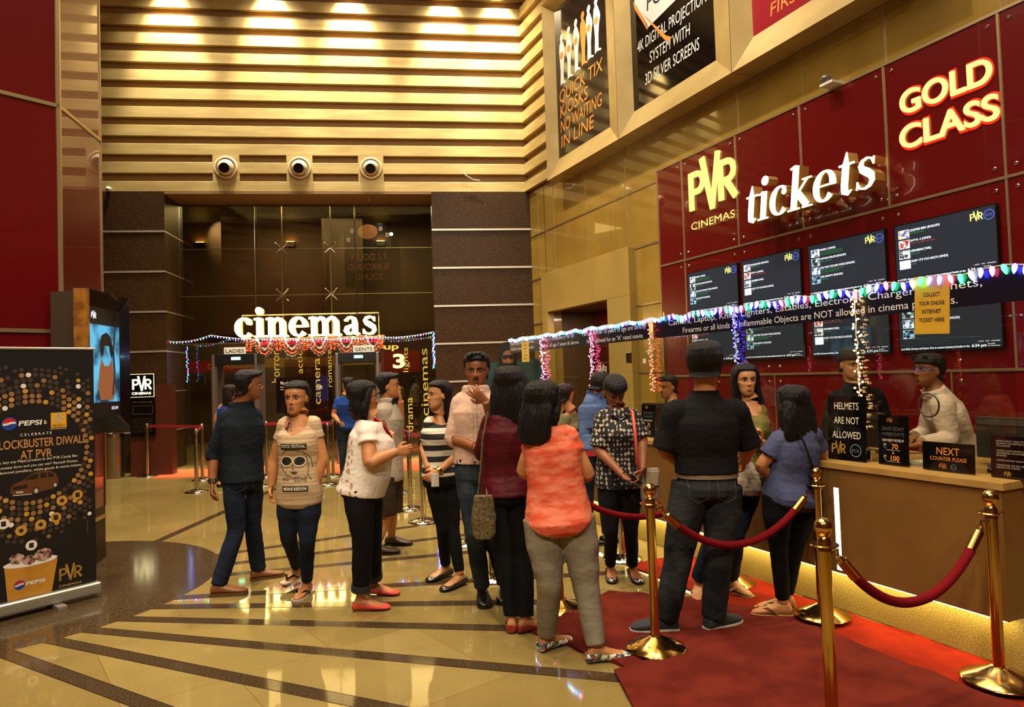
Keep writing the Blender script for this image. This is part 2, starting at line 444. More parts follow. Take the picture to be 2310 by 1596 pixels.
# inlaid granite bands running out from the medallion
def px_band(q1, q2, t_end):
    a, b = floor_at(*q1), floor_at(*q2); d = (b - a).normalized()
    # start on the medallion's edge
    f = a - CC; bb = f.dot(d); cc = f.dot(f) - CRAD ** 2; disc = bb * bb - cc
    s = a + d * (-bb + math.sqrt(disc)) if disc > 0 else a - d * 1.2
    return s - d * .03, d, t_end
bands = [px_band((360, 1399), (1000, 1414.5), 7.0), px_band((360, 1436.5), (1000, 1494.6), 4.2), px_band((360, 1494.7), (847.8, 1594), 5.0), px_band((360, 1370), (1000, 1362), 6.6),
         px_band((447, 1346.6), (1000, 1315), 6.8), px_band((19.4, 1477.5), (339, 1594), 6.5), px_band((355.6, 1222), (500, 1157.6), 6.0),
         px_band((560, 1293), (1000, 1252), 7.2), px_band((560, 1268), (1000, 1213), 7.4), px_band((600, 1237), (1000, 1178), 7.6)]
bm = BM(); bm2 = BM()
for s, d, T in bands:
    n = V((-d.y, d.x, 0)); e = s + d * T
    def strip(b_, k0, k1, z): box8(b_, [s + n * k0 + V((0, 0, -.03)), e + n * k0 + V((0, 0, -.03)), e + n * k1 + V((0, 0, -.03)), s + n * k1 + V((0, 0, -.03)),
                                     s + n * k0 + V((0, 0, z)), e + n * k0 + V((0, 0, z)), e + n * k1 + V((0, 0, z)), s + n * k1 + V((0, 0, z))])
    strip(bm, -.045, .045, .0011); strip(bm2, -.052, -.045, .0011); strip(bm2, .045, .052, .0011)
struct(obj('floor_inlay', bm, FGRAN)); struct(obj('floor_inlay_joint', bm2, FLINE))

# ---- back wall: slats above, granite piers and the entrance recess below
ZT, ZS, PER, TOP = 5.398, 5.598, .3636, 10.8
SPK = (-6.0, -4.6, -3.208)
bm = BM(); fbox(bm, BW, -10.5, 0, ZT, TOP, -.2, -.07)
struct(obj('wall_back', bm, GAPM))
bm = BM(); k = 0
z = ZT
while z < TOP:
    fbox(bm, BW, -10.5, .02, z, z + .2 if k == 0 else z + .2126, -.08, 0)
    if k < 2:       # joined up behind the three ball nozzles
        for u in SPK: fbox(bm, BW, u - .255, u + .25, z + .19, z + .38, -.08, -.0005)
    z = ZT + PER * (k + 1); k += 1
bevel(bm, .004, 1)
struct(obj('trim_1', bm, GOLD))
SL = z
bm = BM(); k = 0; z = ZT
fbox(bm, TW, 0, 1.6, ZT, TOP, -.2, .02)
struct(obj('wall_right_upper', bm, GAPM))
bm = BM()
while z < TOP:
    fbox(bm, TW, -.02, 1.42, z, z + (.2 if k == 0 else .2126), -.02, .10); z = ZT + PER * (k + 1); k += 1
bevel(bm, .004, 1)
struct(obj('trim_2', bm, GOLD))
bm = BM()
fbox(bm, BW, -10.5, -7.16, 0, ZT, -1.0, 0); struct(obj('wall_back_left', bm, GRAN)); bm = BM()
fbox(bm, BW, -2.02, .3, 0, ZT, -1.0, 0); struct(obj('wall_back_right', bm, GRAN)); bm = BM()
for z in (4.62, 3.84, 3.065, 2.30, 1.53, .76):
    fbox(bm, BW, -10.4, -7.155, z - .018, z + .018, -.01, .012); fbox(bm, BW, -7.165, -7.155, z - .012, z + .012, -1.0, .012)
    fbox(bm, BW, -2.03, .0, z - .018, z + .018, -.01, .012)
struct(obj('trim_3', bm, M('band_steel', '#d8cbb4', rough=.38, metal=.8)))
bm = BM(); fbox(bm, BW, -7.16, -2.02, 5.352, 5.395, -1.0, -.001); struct(obj('trim_4', bm, M('recess_soffit', '#7a5c34', rough=.5)))
# lobby beyond the glass
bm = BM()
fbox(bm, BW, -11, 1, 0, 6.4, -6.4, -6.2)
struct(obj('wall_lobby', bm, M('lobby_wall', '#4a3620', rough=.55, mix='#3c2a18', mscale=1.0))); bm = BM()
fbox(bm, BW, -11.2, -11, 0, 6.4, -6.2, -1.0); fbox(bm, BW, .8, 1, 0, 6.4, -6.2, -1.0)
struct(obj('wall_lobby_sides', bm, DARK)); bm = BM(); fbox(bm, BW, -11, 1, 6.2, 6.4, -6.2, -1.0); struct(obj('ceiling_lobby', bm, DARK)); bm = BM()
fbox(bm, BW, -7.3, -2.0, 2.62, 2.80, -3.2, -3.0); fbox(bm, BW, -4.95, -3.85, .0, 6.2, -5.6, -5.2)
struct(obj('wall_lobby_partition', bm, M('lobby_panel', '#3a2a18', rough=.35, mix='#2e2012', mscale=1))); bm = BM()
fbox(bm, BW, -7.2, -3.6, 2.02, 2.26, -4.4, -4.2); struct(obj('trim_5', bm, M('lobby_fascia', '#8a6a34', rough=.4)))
# ---- ticket wall
bm = BM()
fbox(bm, TW, .0, .65, 0, ZT, -.3, 0); fbox(bm, TW, 2.96, 4.33, 0, ZT, -.3, 0); fbox(bm, TW, .6, 3.0, 2.84, ZT, -.3, 0)
struct(obj('wall_right_olive', bm, OLIVE))
bm = BM(); fbox(bm, TW, 4.33, 16, 4.575, 5.3, -.3, 0); struct(obj('wall_right_olive_band', bm, OLIVE))
bm = BM(); fbox(bm, TW, 1.4, 16, 5.2, TOP, -.3, 0); struct(obj('wall_right_panel', bm, GOLDF))
bm = BM(); fbox(bm, TW, 4.33, 16, 0, 4.57, -.3, .05); struct(obj('wall_right_red', bm, REDG))
bm = BM(); fbox(bm, TW, .5, 3.1, 0, 3.0, -1.15, -1.0); struct(obj('wall_right_alcove', bm, REDG)); bm = BM()
fbox(bm, TW, .5, .66, 0, 2.86, -1.0, -.3); fbox(bm, TW, 2.94, 3.1, 0, 2.86, -1.0, -.3); fbox(bm, TW, .5, 3.1, 2.84, 3.0, -1.0, -.3)
struct(obj('trim_6', bm, M('alcove_brown', '#4a3216', rough=.5)))
bm = BM()   # seams: brass strips
for u in (.34, .99, 2.2, 3.44): fbox(bm, TW, u - .007, u + .007, 3.6 if .5 < u < 3.2 else 0, 5.36, -.01, .006)
for z in (.76, 1.6, 2.645, 3.55, 4.45): fbox(bm, TW, .0, .62, z - .012, z + .012, -.01, .01); fbox(bm, TW, 3.62, 4.33, z - .012, z + .012, -.01, .01)
fbox(bm, TW, .62, 3.62, 4.438, 4.462, -.01, .01)
for u in (5.98, 8.03, 10.1): fbox(bm, TW, u - .009, u + .009, 4.57, 5.3, -.01, .006)
for u in (7.0, 9.1): fbox(bm, TW, u - .002, u + .002, 4.57, 5.3, -.01, .002)
struct(obj('trim_7', bm, TRIMM)); bm = BM()
RW = .05
for u in (4.335, 4.90, 5.96, 6.98, 8.03, 9.10, 10.1): fbox(bm, TW, u - .010, u + .010, 3.155, 4.57, RW - .01, RW + .008)
for u in (4.335, 4.90, 9.10, 10.1): fbox(bm, TW, u - .010, u + .010, 1.53, 3.155, RW - .01, RW + .008)
for u in (4.335, 5.4, 6.45, 7.5, 8.55, 9.6, 10.6): fbox(bm, TW, u - .008, u + .008, 0, 1.53, RW - .01, RW + .008)
for z in (3.155, 1.53, 4.575): fbox(bm, TW, 4.33, 13, z - .013, z + .013, RW - .01, RW + .011)
struct(obj('trim_8', bm, TRIMM)); bm = BM()
for u in (4.9, 5.96, 6.98, 8.03, 9.10, 10.1):
    for z in (4.49, 3.25, 3.06):
        for s in (-.085, .085): lathe(bm, [(.017, 0), (.017, .008), (.010, .013)], (0, 0, 0), 10); bmesh.ops.rotate(bm, verts=bm.verts[-30:], matrix=TW.rot()) ; bmesh.ops.translate(bm, verts=bm.verts[-30:], vec=TW(u + s, z, RW))
for u in (5.4, 6.45, 7.5, 8.55, 9.6):
    for z in (1.62, 1.44):
        for s in (-.085, .085): lathe(bm, [(.017, 0), (.017, .008), (.010, .013)], (0, 0, 0), 10); bmesh.ops.rotate(bm, verts=bm.verts[-30:], matrix=TW.rot()) ; bmesh.ops.translate(bm, verts=bm.verts[-30:], vec=TW(u + s, z, RW))
struct(obj('trim_9', bm, CHROME))
# raised portal around the opening
bm = BM(); fbox(bm, TW, .62, 3.62, 2.82, 3.58, -.02, .12); fbox(bm, TW, .62, .84, 0, 2.82, -.02, .12); fbox(bm, TW, 2.96, 3.62, 0, 2.82, -.02, .12)
bevel(bm, .004, 1); struct(obj('trim_10', bm, PORT))
# poster frames: poster set back, flat faces sloping out to the rim
def frame(u0, u1, i0, i1, z0=5.21, z1=8.52, iz0=5.615, iz1=8.38):
    bm = BM(); W0, W1 = .12, .33
    O = [(u0, z0), (u1, z0), (u1, z1), (u0, z1)]; I = [(i0, iz0), (i1, iz0), (i1, iz1), (i0, iz1)]
    o = [bm.verts.new(TW(u, z, W1)) for u, z in O]; i = [bm.verts.new(TW(u, z, W0)) for u, z in I]; b = [bm.verts.new(TW(u, z, 0)) for u, z in O]
    for k in range(4):
        j = (k + 1) % 4; bm.faces.new((o[k], o[j], i[j], i[k])); bm.faces.new((b[k], b[j], o[j], o[k]))
    bm.faces.new(i)
    return bm
PF = ((1.42, 3.78, 1.531, 3.249), (3.79, 6.25, 3.937, 5.761), (6.26, 8.72, 6.424, 8.25))
PM = [M('poster_charcoal', '#241b16', rough=.12, coat=.6), M('poster_black_gloss', '#0e0b0a', rough=.06, coat=1.0), M('poster_red_satin', '#8c1a22', rough=.25)]
PL = ['framed dark poster with a queue of people over orange NO WAITING IN LINE lettering', 'framed glossy black poster about 4K DIGITAL PROJECTION with white lettering', 'framed red poster cut off by the top of the photo']
WSIL = M('poster_white', '#d8d4cc', rough=.4); POR = M('poster_orange', '#d88a38', rough=.4)
SIL = [(.00, .0), (.05, .02), (.12, .02), (.22, -.01), (.24, .02), (.14, .06), (.15, .3), (.19, .5), (.24, .62), (.22, .7), (.19, .76), (.17, .82), (.13, .86), (.14, .9), (.17, .93), (.165, .98), (.12, 1.02), (.06, 1.0), (.03, .94), (.05, .87), (.0, .82), (-.02, .68), (.0, .5), (.02, .3), (.0, .08)]
for k, (u0, u1, i0, i1) in enumerate(PF):
    t = thing('poster_frame', PL[k], 'poster', TW((u0 + u1) / 2, 5.21, .1), 'framed posters high on the ticket wall')
    obj('frame_surround', frame(u0, u1, i0, i1), GOLDF, t)
    bm = BM(); fbox(bm, TW, i0, i1, 5.615, 8.38, .11, .124); obj('poster_sheet', bm, PM[k], t)
    def f(x, y, d=.1265): return TW(i0 + x, 5.615 + y, d)
    if k == 0:
        bm = BM()
        for s, y in (('QUICK TIX', 1.02), ('KIOSKS', .74), ('NO WAITING', .46), ('IN LINE', .18)):
            text(bm, s, f, .10, y - .02, .235, shear=.12, width=.165 * len(s) if s != 'NO WAITING' else 1.42)
        obj('lettering', bm, POR, t)
        for q, x in enumerate((.16, .42, .68, .92, 1.12, 1.36)):
            bm = BM(); flat(bm, [(x + a * .85, 1.30 + q * .012 + b * .92) for a, b in SIL], f); o = obj('queue_figure', bm, POR if q == 3 else WSIL, t)
            if q != 3: bm = BM(); flat(bm, circ(x + .07, 1.84 + q * .012, .065, 14), lambda a, b: f(a, b, .128)); obj('orange_dot', bm, POR, o)
    elif k == 1:
        bm = BM()
        for s, y, x, w_ in (('4K DIGITAL PROJECTION', .84, .93, 1.56), ('SYSTEM WITH', .56, .90, .92), ('3D SILVER SCREENS', .28, .92, 1.22)):
            text(bm, s, f, x, y, .175, 'C', shear=.12, width=w_)
        pz = lambda px, py: (lambda q: (q[0] - i0, q[1] - 5.615))(on(TW, px, py, .12))
        flat(bm, [pz(1432, 0), pz(1432, 12), pz(1461, 64), pz(1525, 0), pz(1600, -90), pz(1432, -90)], f)
        obj('lettering', bm, WSIL, t)
        bm = BM(); text(bm, 'FOR', lambda a, b: f(a, b, .129), pz(1460, 26)[0], pz(1460, 26)[1], .24, shear=.1); obj('screen_lettering', bm, INK, t)
        bm = BM(); flat(bm, [pz(1429, 5), pz(1434, 10), pz(1463, 58), pz(1461, 68), pz(1432, 20)], f)
        flat(bm, [pz(1444, 24), pz(1452, 32), pz(1503, 80), pz(1518, 84), pz(1506, 94), pz(1498, 88)], lambda a, b: f(a, b, .1275)); obj('projector_stand', bm, POR, t)
    else:
        bm = BM(); text(bm, 'FIRST TIME', f, .28, .10, .16, shear=.12); obj('lettering', bm, POR, t)
        bm = BM(); flat(bm, [(.0, .62), (.0, 2.76), (1.826, 2.76), (1.826, .9)], f); obj('picture_area', bm, INK, t)

# ---- room beyond the picture: rear wall, left wall, ceiling
bm = BM(); box(bm, -14, 9, -7.2, -7, 0, TOP); struct(obj('wall_rear', bm, M('rear_gold', '#8a6a3a', rough=.5)))
bm = BM(); box(bm, -14.2, -14, -7, 14, 0, TOP); struct(obj('wall_left', bm, M('left_gold', '#8a6a3a', rough=.5)))
bm = BM(); box(bm, -14, 9, -7, 15.5, TOP, TOP + .2); struct(obj('ceiling', bm, CEILM))
bm = BM(); fbox(bm, Fr((-14, -7, 0), (1, 0, 0), (0, 1, 0)), 17.5, 23, 0, TOP, 0, 5.0); struct(obj('wall_right_rear', bm, M('rear_gold2', '#7a5c30', rough=.5)))

# ---- red glass column at the left
P0, P1, P2 = V((-4.08, 5.45, 0)), V((-3.81, 5.775, 0)), V((-3.964, 6.615, 0))
Q0 = P1 + (P0 - P1) * 6
bm = BM(); Cn = [Q0, P1, P2, P2 + V((-3, .4, 0)), Q0 + V((-1, 1.5, 0))]
v0 = [bm.verts.new(p + V((0, 0, .5))) for p in Cn]; v1 = [bm.verts.new(p + V((0, 0, TOP))) for p in Cn]
quad_faces(bm, [v0, v1]); struct(obj('column_red', bm, REDG))
bm = BM(); v0 = [bm.verts.new(p) for p in Cn]; v1 = [bm.verts.new(p + V((0, 0, .5))) for p in Cn]; quad_faces(bm, [v0, v1]); struct(obj('column_base', bm, GRAN))
F1, F2 = Fr(P0, (P1 - P0).normalized(), V(((P1 - P0).y, -(P1 - P0).x, 0)).normalized()), Fr(P1, (P2 - P1).normalized(), V(((P2 - P1).y, -(P2 - P1).x, 0)).normalized())
L1, L2 = (P1 - P0).length, (P2 - P1).length
bm = BM()
fbox(bm, F1, L1 - .022, L1 + .004, .5, TOP, -.01, .012); fbox(bm, F2, -.004, .016, .5, TOP, -.01, .012); fbox(bm, F2, L2 - .01, L2 + .008, .5, TOP, -.02, .010)
for z in (.4, 2.115, 4.05, 5.9):
    fbox(bm, F1, -1.6, L1, z - .016, z + .016, -.01, .012); fbox(bm, F2, 0, L2, z - .016, z + .016, -.01, .010)
struct(obj('trim_11', bm, TRIMM))
# ================================================================ entrance: glass wall, sign, garlands, gates
GLASS = glass('clear_glass', (.90, .92, .86)); GLASST = glass('tinted_glass', (.66, .61, .46), f0=.16)
GW = -.8
bm = BM()
us = (-7.155, -5.14, -4.15, -2.025)
for a, b in zip(us, us[1:]):
    for z0, z1 in ((2.47, 3.44), (3.45, 4.41), (4.42, 5.345)): fbox(bm, BW, a + .004, b - .004, z0 + .004, z1 - .004, GW - .012, GW)
for a, b in ((-5.14, -4.15), (-3.1, -2.025)): fbox(bm, BW, a + .004, b - .004, .01, 2.466, GW - .012, GW)
struct(obj('window_1', bm, GLASST))
bm = BM()
for z in (2.467, 3.445, 4.415): fbox(bm, BW, -7.15, -2.03, z - .005, z + .005, GW - .014, GW + .004)
for u in (-5.14, -4.15): fbox(bm, BW, u - .006, u + .006, 2.47, 5.34, GW - .1, GW + .004)
struct(obj('trim_12', bm, M('joint_olive', '#9a8a50', rough=.3, metal=.6)))
for k, (a, b, hu) in enumerate(((-7.15, -5.14, -7.04), (-4.15, -3.1, -3.2))):
    bm = BM(); fbox(bm, BW, a + .01, (-6.45 if k == 0 else b - .006), .01, 2.46, GW - .012, GW); d = struct(obj('door_%d' % (k + 1), bm, GLASS))
    bm = BM()
    for w_ in (.05, -.07):
        tube(bm, [BW(hu, .38, GW + w_), BW(hu, 2.02, GW + w_)], .018, 10)
    for z in (.55, 1.85): tube(bm, [BW(hu, z, GW - .07), BW(hu, z, GW + .05)], .012, 8)
    obj('door_handle', bm, CHROME, d)
# spider fittings holding the panes
names = {(-5.14, 4.415): 'upper left', (-4.15, 4.415): 'upper right', (-5.14, 3.445): 'lower left', (-4.15, 3.445): 'lower right'}
for (u, z), nm in names.items():
    bm = BM()
    for su in (-1, 1):
        for sz in (-1, 1):
            tube(bm, [BW(u, z, GW + .03), BW(u + su * .10, z + sz * .10, GW + .06), BW(u + su * .12, z + sz * .12, GW + .01)], [.012, .010, .012], 8)
    tag(obj('spider_fitting', bm, CHROME), 'steel four-armed glass fitting, the %s one of the four above the lit cinemas sign' % nm, 'glass fitting', 'spider fittings on the entrance glass')
for u, nm in ((-5.66, 'left'), (-3.63, 'right')):
    bm = BM(); tube(bm, [BW(u, 5.36, GW + .08), BW(u, 3.03, GW + .08)], .013, 10); tube(bm, [BW(u, 3.03, GW + .08), BW(u, 3.03, -.76)], .012, 8)
    tag(obj('hanging_rod', bm, CHROME), 'thin steel rod hanging above the %s end of the cinemas sign' % nm, 'rod', 'rods carrying the cinemas sign')
# cinemas sign
t = thing('entrance_sign', 'glowing white serif letters spelling cinemas over the glass entrance', 'sign', BW(-4.6, 2.5, -.4))
bm = BM(); serif_word(bm, 'cinemas', lambda x, y, d: BW(x, y, d), on(BW, 529, 762, -.7)[0], on(BW, 690, 759, -.7)[1], on(BW, 690, 714, -.7)[1] - on(BW, 690, 759, -.7)[1], d0=-.74, d1=-.70, xs=(on(BW, 852, 757, -.7)[0] - on(BW, 529, 762, -.7)[0]) / (7.39 * (on(BW, 690, 714, -.7)[1] - on(BW, 690, 759, -.7)[1])), grow=.0)
obj('lettering', bm, glow('lit_cinemas', '#ffdf80', 14), t)
bm = BM()
for z in (2.53, 3.03): tube(bm, [BW(-5.95, z, -.76), BW(-3.18, z, -.76)], .012, 8)
for u in (-5.95, -3.18): tube(bm, [BW(u, 2.53, -.76), BW(u, 3.03, -.76)], .012, 8)
for u in (-5.8, -4.9, -4.0, -3.3): tube(bm, [BW(u, 2.53, -.76), BW(u, 2.53, -.72)], .010, 6)
obj('sign_frame', bm, TRIMM, t)
# words on the glass, reading upwards
GLET = M('glowing_yellow_vinyl', '#c8b848', rough=.6, emit='#c8b848', es=.06)  # vinyl given a faint glow of its own colour
def vword(s, u, z0, h, width):
    bm = BM(); text(bm, s, lambda x, y: BW(u - y, z0 + x, GW + .003), 0, 0, h, width=width)
    tag(obj('glass_lettering', bm, GLET), 'yellow vinyl word %s reading upwards on the entrance glass' % s, 'lettering', 'genre words on the entrance glass')
for s, u, z0, h, wd in (('horror', -5.235, 1.63, .17, .66), ('action', -4.77, 1.80, .12, .62), ('camera', -4.42, 1.15, .15, .96), ('romance', -4.18, 1.50, .11, .78),
                        ('lights', -2.60, 1.76, .11, .52), ('cinemas', -2.19, .82, .17, 1.43), ('drama', -2.53, .50, .15, .72)): vword(s, u, z0, h, wd)
# marigold swags under the sign
MARI = M('marigold_orange', '#c8481a', rough=.8, mix='#e0702a', mscale=60); MWH = M('garland_white', '#d8cfc0', rough=.8, mix='#a89a88', mscale=60); MBK = M('garland_tinsel', '#26221c', rough=.3, mix='#b0a890', mscale=70, mpos=(.52, .6)); MRD = M('garland_red', '#b01420', rough=.7, mix='#d83028', mscale=50)
def beads(bm, pts, r, step):
    acc = 0.0; last = V(pts[0])
    for p in pts:
        p = V(p)
        if (p - last).length >= step or p == V(pts[0]):
            ell(bm, p + V((random.uniform(-1, 1), random.uniform(-1, 1), random.uniform(-1, 1))) * r * .25, (r, r, r * random.uniform(.8, 1.1)), seg=7, rings=5); last = p
def sag(u0, u1, z, dz, w_, n=60): return [BW(u0 + (u1 - u0) * k / n, z - dz * (1 - (2 * k / n - 1) ** 2), w_) for k in range(n + 1)]
GS = (-5.55, -4.98, -4.40, -3.85, -3.30)
gn = ['first', 'second', 'third', 'fourth', 'fifth']
for k in range(5):
    c = -5.42 + k * .535
    t = thing('flower_garland', '%s swag from the left of orange, white and black garland under the cinemas sign' % gn[k], 'garland', BW(c, 2.2, -.32), 'garland swags under the cinemas sign')
    for nm, mt, hw, dz, r in (('tinsel_strand', MBK, .25, .36, .026), ('marigold_strand', MARI, .205, .30, .030), ('white_strand', MWH, .14, .21, .032)):
        bm = BM(); beads(bm, sag(c - hw, c + hw, 2.50, dz, -.32), r, r * 1.25); obj(nm, bm, mt, t)
    bm = BM()
    for q in range(26): ell(bm, BW(c + random.uniform(-.07, .07), 2.42 + random.uniform(-.05, .06), -.31 + random.uniform(-.02, .02)), (.025, .025, .025), seg=7, rings=5)
    obj('red_centre', bm, MRD, t)
for k, u in enumerate((-5.72, -5.15, -4.62, -4.09, -3.55, -3.14)):
    bm = BM(); beads(bm, [BW(u + s, 2.5 - .25 * q / 20, -.31) for s in (-.03, .04) for q in range(21)], .03, .028)
    tag(obj('marigold_tassel', bm, MARI), 'hanging orange marigold tassel, number %s from the left under the cinemas sign' % ['one', 'two', 'three', 'four', 'five', 'six'][k], 'garland', 'marigold tassels under the cinemas sign')

# string lights
BULB = {'b': glow('bulb_blue', '#3c3cff', 22), 'g': glow('bulb_green', '#2cff8a', 14), 'p': glow('bulb_pink', '#ff4a86', 14), 'w': glow('bulb_white', '#d8dcff', 16), 'r': glow('bulb_red', '#ff3a30', 20), 'y': glow('bulb_warm', '#ffc27a', 22), 'm': glow('bulb_magenta', '#ff4f8c', 22)}
CABLE = M('clear_cable', '#b0a48c', rough=.3)
_BULB = {}
def bulb_mesh(c, kind):
    if (c, kind) not in _BULB:
        bm = BM()
        if kind == 'cone': lathe(bm, [(.004, .006), (.0085, .0), (.0095, -.012), (.006, -.026), (.001, -.034)], (0, 0, 0), 8)
        else: lathe(bm, [(.001, -.009), (.0055, -.004), (.0060, .002), (.002, .009)], (0, 0, 0), 6)
        me = bpy.data.meshes.new('bulb'); bmesh.ops.recalc_face_normals(bm, faces=bm.faces); bm.to_mesh(me); bm.free(); me.materials.append(BULB[c]); smooth_by_angle(me, 180); _BULB[(c, kind)] = me
    return _BULB[(c, kind)]
def string_lights(label, pts, step, cols, kind='cone', jit=0.0, scale=1.0, group=None):
    pts = [V(p) for p in pts]; t = thing('string_lights', label, 'string lights', pts[0], group)
    bm = BM(); tube(bm, pts, .004, 5); obj('cable', bm, CABLE, t)
    d = 0.0; k = 0; nxt = step / 2
    for a, b in zip(pts, pts[1:]):
        l = (b - a).length
        while nxt <= d + l and k < 98:
            p = a.lerp(b, (nxt - d) / l); o = bpy.data.objects.new('bulb', bulb_mesh(cols[k % len(cols)], kind)); o.parent = t
            j = V((random.uniform(-jit, jit), random.uniform(-jit, jit), random.uniform(-jit, jit) * .3))
            o.location = p + j - pts[0] + V((0, 0, -.004)); o.scale = (scale,) * 3
            o.rotation_euler = (random.uniform(-.35, .35), random.uniform(-.35, .35), 0) if kind == 'cone' else (random.uniform(0, 3), random.uniform(0, 3), 0)
            COL.objects.link(o); k += 1; nxt += step
        d += l
    return t
def wavy(p, q, n, dz):
    p, q = V(p), V(q); return [p.lerp(q, k / n) + V((0, 0, -dz * (1 - (2 * k / n - 1) ** 2))) for k in range(n + 1)]
MIX = 'bpgwbgpbw'
string_lights('coloured bulbs strung across the entrance from the left pier under the cinemas sign', wavy(BW(-7.2, 2.50, -.08), BW(-6.4, 2.60, -.15), 8, .06) + wavy(BW(-6.4, 2.60, -.15), BW(-5.3, 2.50, -.22), 8, .03)[1:] + wavy(BW(-5.3, 2.50, -.22), BW(-3.1, 2.48, -.22), 10, .02)[1:] + wavy(BW(-3.1, 2.48, -.22), BW(-2.05, 2.56, -.1), 8, .04)[1:], .055, MIX, scale=.95)
string_lights('blue and green bulbs hanging down the right pier of the entrance', [BW(-2.06, 2.55 - .09 * k, -.06 + .01 * (k % 2)) for k in range(9)], .024, 'bbgbwbpgb', jit=.018)
string_lights('blue and green bulbs hanging down the glass by the left pier of the entrance', [BW(-6.95, 2.42 - .09 * k, -.5 + .01 * (k % 2)) for k in range(9)], .04, 'gbbgbpb', jit=.02, scale=.8)

# walk-through metal detectors with paper signs on top
LEDG = glow('green_led', '#7dffc0', 5); GATEC = M('gate_pillar_aluminium', '#a89c88', rough=.3, metal=.9)
for u0, u1, z1, sg, side in ((-6.29, -5.41, 2.20, 'LADIES', 'left'), (-3.99, -3.11, 2.17, 'GENTS', 'right')):
    wf = .22; t = thing('metal_detector_gate', 'black walk-through metal detector under the %s sign at the entrance' % sg, 'metal detector', BW((u0 + u1) / 2, 0, wf - .25), 'security gates at the entrance')
    bm = BM(); fbox(bm, BW, u0, u1, z1 - .20, z1, wf - .5, wf); bevel(bm, .01, 2); obj('header', bm, BLACK, t)
    for a in (u0, u1 - .10):
        bm = BM(); fbox(bm, BW, a, a + .10, 0, z1 - .2, wf - .5, wf - .02); obj('side_panel', bm, M('gate_grey', '#4a4238', rough=.5), t)
        bm = BM(); fbox(bm, BW, a + .02, a + .07, 0.02, z1 - .01, wf - .02, wf + .015); bevel(bm, .008, 2); obj('edge_column', bm, GATEC, t)
    c = (u0 + u1) / 2 + .02
    bm = BM(); fbox(bm, BW, c - .085, c + .085, z1 - .115, z1 - .06, wf, wf + .006); obj('green_display', bm, LEDG, t)
    t = thing('paper_sign', 'white paper sign reading %s on the metal detector' % sg, 'sign', BW(c + .02, z1, wf - .02), 'paper signs on the security gates')
    c += -.02 if sg == 'LADIES' else .1
    bm = BM(); fbox(bm, BW, c - .2, c + .2, z1 - .005, z1 + .13, wf - .03, wf - .022); obj('sheet', bm, WHITE, t)
    bm = BM(); text(bm, sg, lambda x, y: BW(x, y, wf - .0205), c, z1 + .025, .07, 'C', bold=.015, width=.34); obj('lettering', bm, INK, t)
# things inside the lobby
bm = BM(); fbox(bm, BW, -3.5, -2.4, 1.8, 2.42, -5.9, -5.8); t = thing('lobby_sign', 'red lobby sign with a lit white numeral 3 behind the glass', 'sign', BW(-2.95, 1.8, -5.9)); obj('sign_board', bm, M('lobby_red', '#7a0c10', rough=.4, emit='#7a0c10', es=.35), t)
bm = BM(); text(bm, '3', lambda x, y: BW(x, y, -5.79), -2.98, 1.94, .40, 'C', bold=.03, width=.34); obj('lettering', bm, glow('lit_three', '#fff2d0', 5), t)
bm = BM(); text(bm, 'up', lambda x, y, d: BW(x, y, d), -3.12, 2.27, .13, bold=.02, width=.32, d=(-1.2, -1.17)); tag(obj('lit_word', bm, LITY), 'small glowing yellow word up hanging behind the glass', 'sign')
t = thing('lobby_screen', 'tall blue lit screen with white lettering on the lobby wall', 'screen', BW(-5.02, 1.1, -5.18)); bm = BM(); fbox(bm, BW, -5.2, -4.86, 1.08, 1.78, -5.18, -5.12); obj('panel', bm, glow('lobby_blue', '#1a2a70', 1.2), t)
bm = BM(); pvr_logo(bm, lambda x, y, d: BW(x, y, -5.118 + d), -5.17, 1.42, .09); obj('lettering', bm, glow('screen_white', '#ffffff', 2), t)
t = thing('shop_fascia', 'red lobby fascia with slanted orange lettering behind the left gate', 'sign', BW(-7.3, 2.0, -5.5)); bm = BM(); fbox(bm, BW, -8.6, -6.9, 1.98, 2.28, -5.9, -5.6); obj('fascia_board', bm, M('fascia_red', '#6a0c08', rough=.5, emit='#6a0c08', es=.2), t)
bm = BM(); text(bm, 'COUNTRY CLUB', lambda x, y: BW(x, y, -5.59), -8.1, 2.06, .14, shear=.1, width=1.0); obj('lettering', bm, ORANGE, t)
for u, nm in ((-8.4, 'left'), (-5.95, 'middle'), (-3.42, 'right')):
    t = thing('wall_sconce', 'small black up-light sconce on the lobby wall, the %s one of three' % nm, 'wall lamp', BW(u, 5.6, -6.2), 'up-light sconces in the lobby')
    bm = BM(); v = [BW(u - .14, 5.62, -6.2), BW(u + .14, 5.62, -6.2), BW(u + .10, 5.48, -6.2), BW(u - .10, 5.48, -6.2)]; box8(bm, v + [p + BW.w * .14 for p in v]); obj('shade', bm, BLACK, t)
    bm = BM(); fbox(bm, BW, u - .11, u + .11, 5.621, 5.63, -6.18, -6.08); obj('lamp_lens', bm, glow('sconce_lens', '#ffd070', 60), t)
lamp('lobby_light', 'AREA', BW(-4.6, 6.1, -3.6), 420, (1, .8, .45), BW(-4.6, 0, -3.6), shape='RECTANGLE', size=5, size_y=3)
t = thing('security_notice', 'black standing notice about security checks behind the printed T-shirt woman', 'sign', BW(-5.0, 0, -.15))
bm = BM(); fbox(bm, BW, -5.18, -4.6, 1.02, 1.72, -.2, -.17); obj('notice_board', bm, BLACKG, t)
bm = BM(); fbox(bm, BW, -4.93, -4.87, 0.02, 1.02, -.2, -.17); lathe(bm, [(.18, 0), (.18, .02), (.03, .03)], BW(-4.9, 0, -.185), 24); obj('stand', bm, BLACK, t)
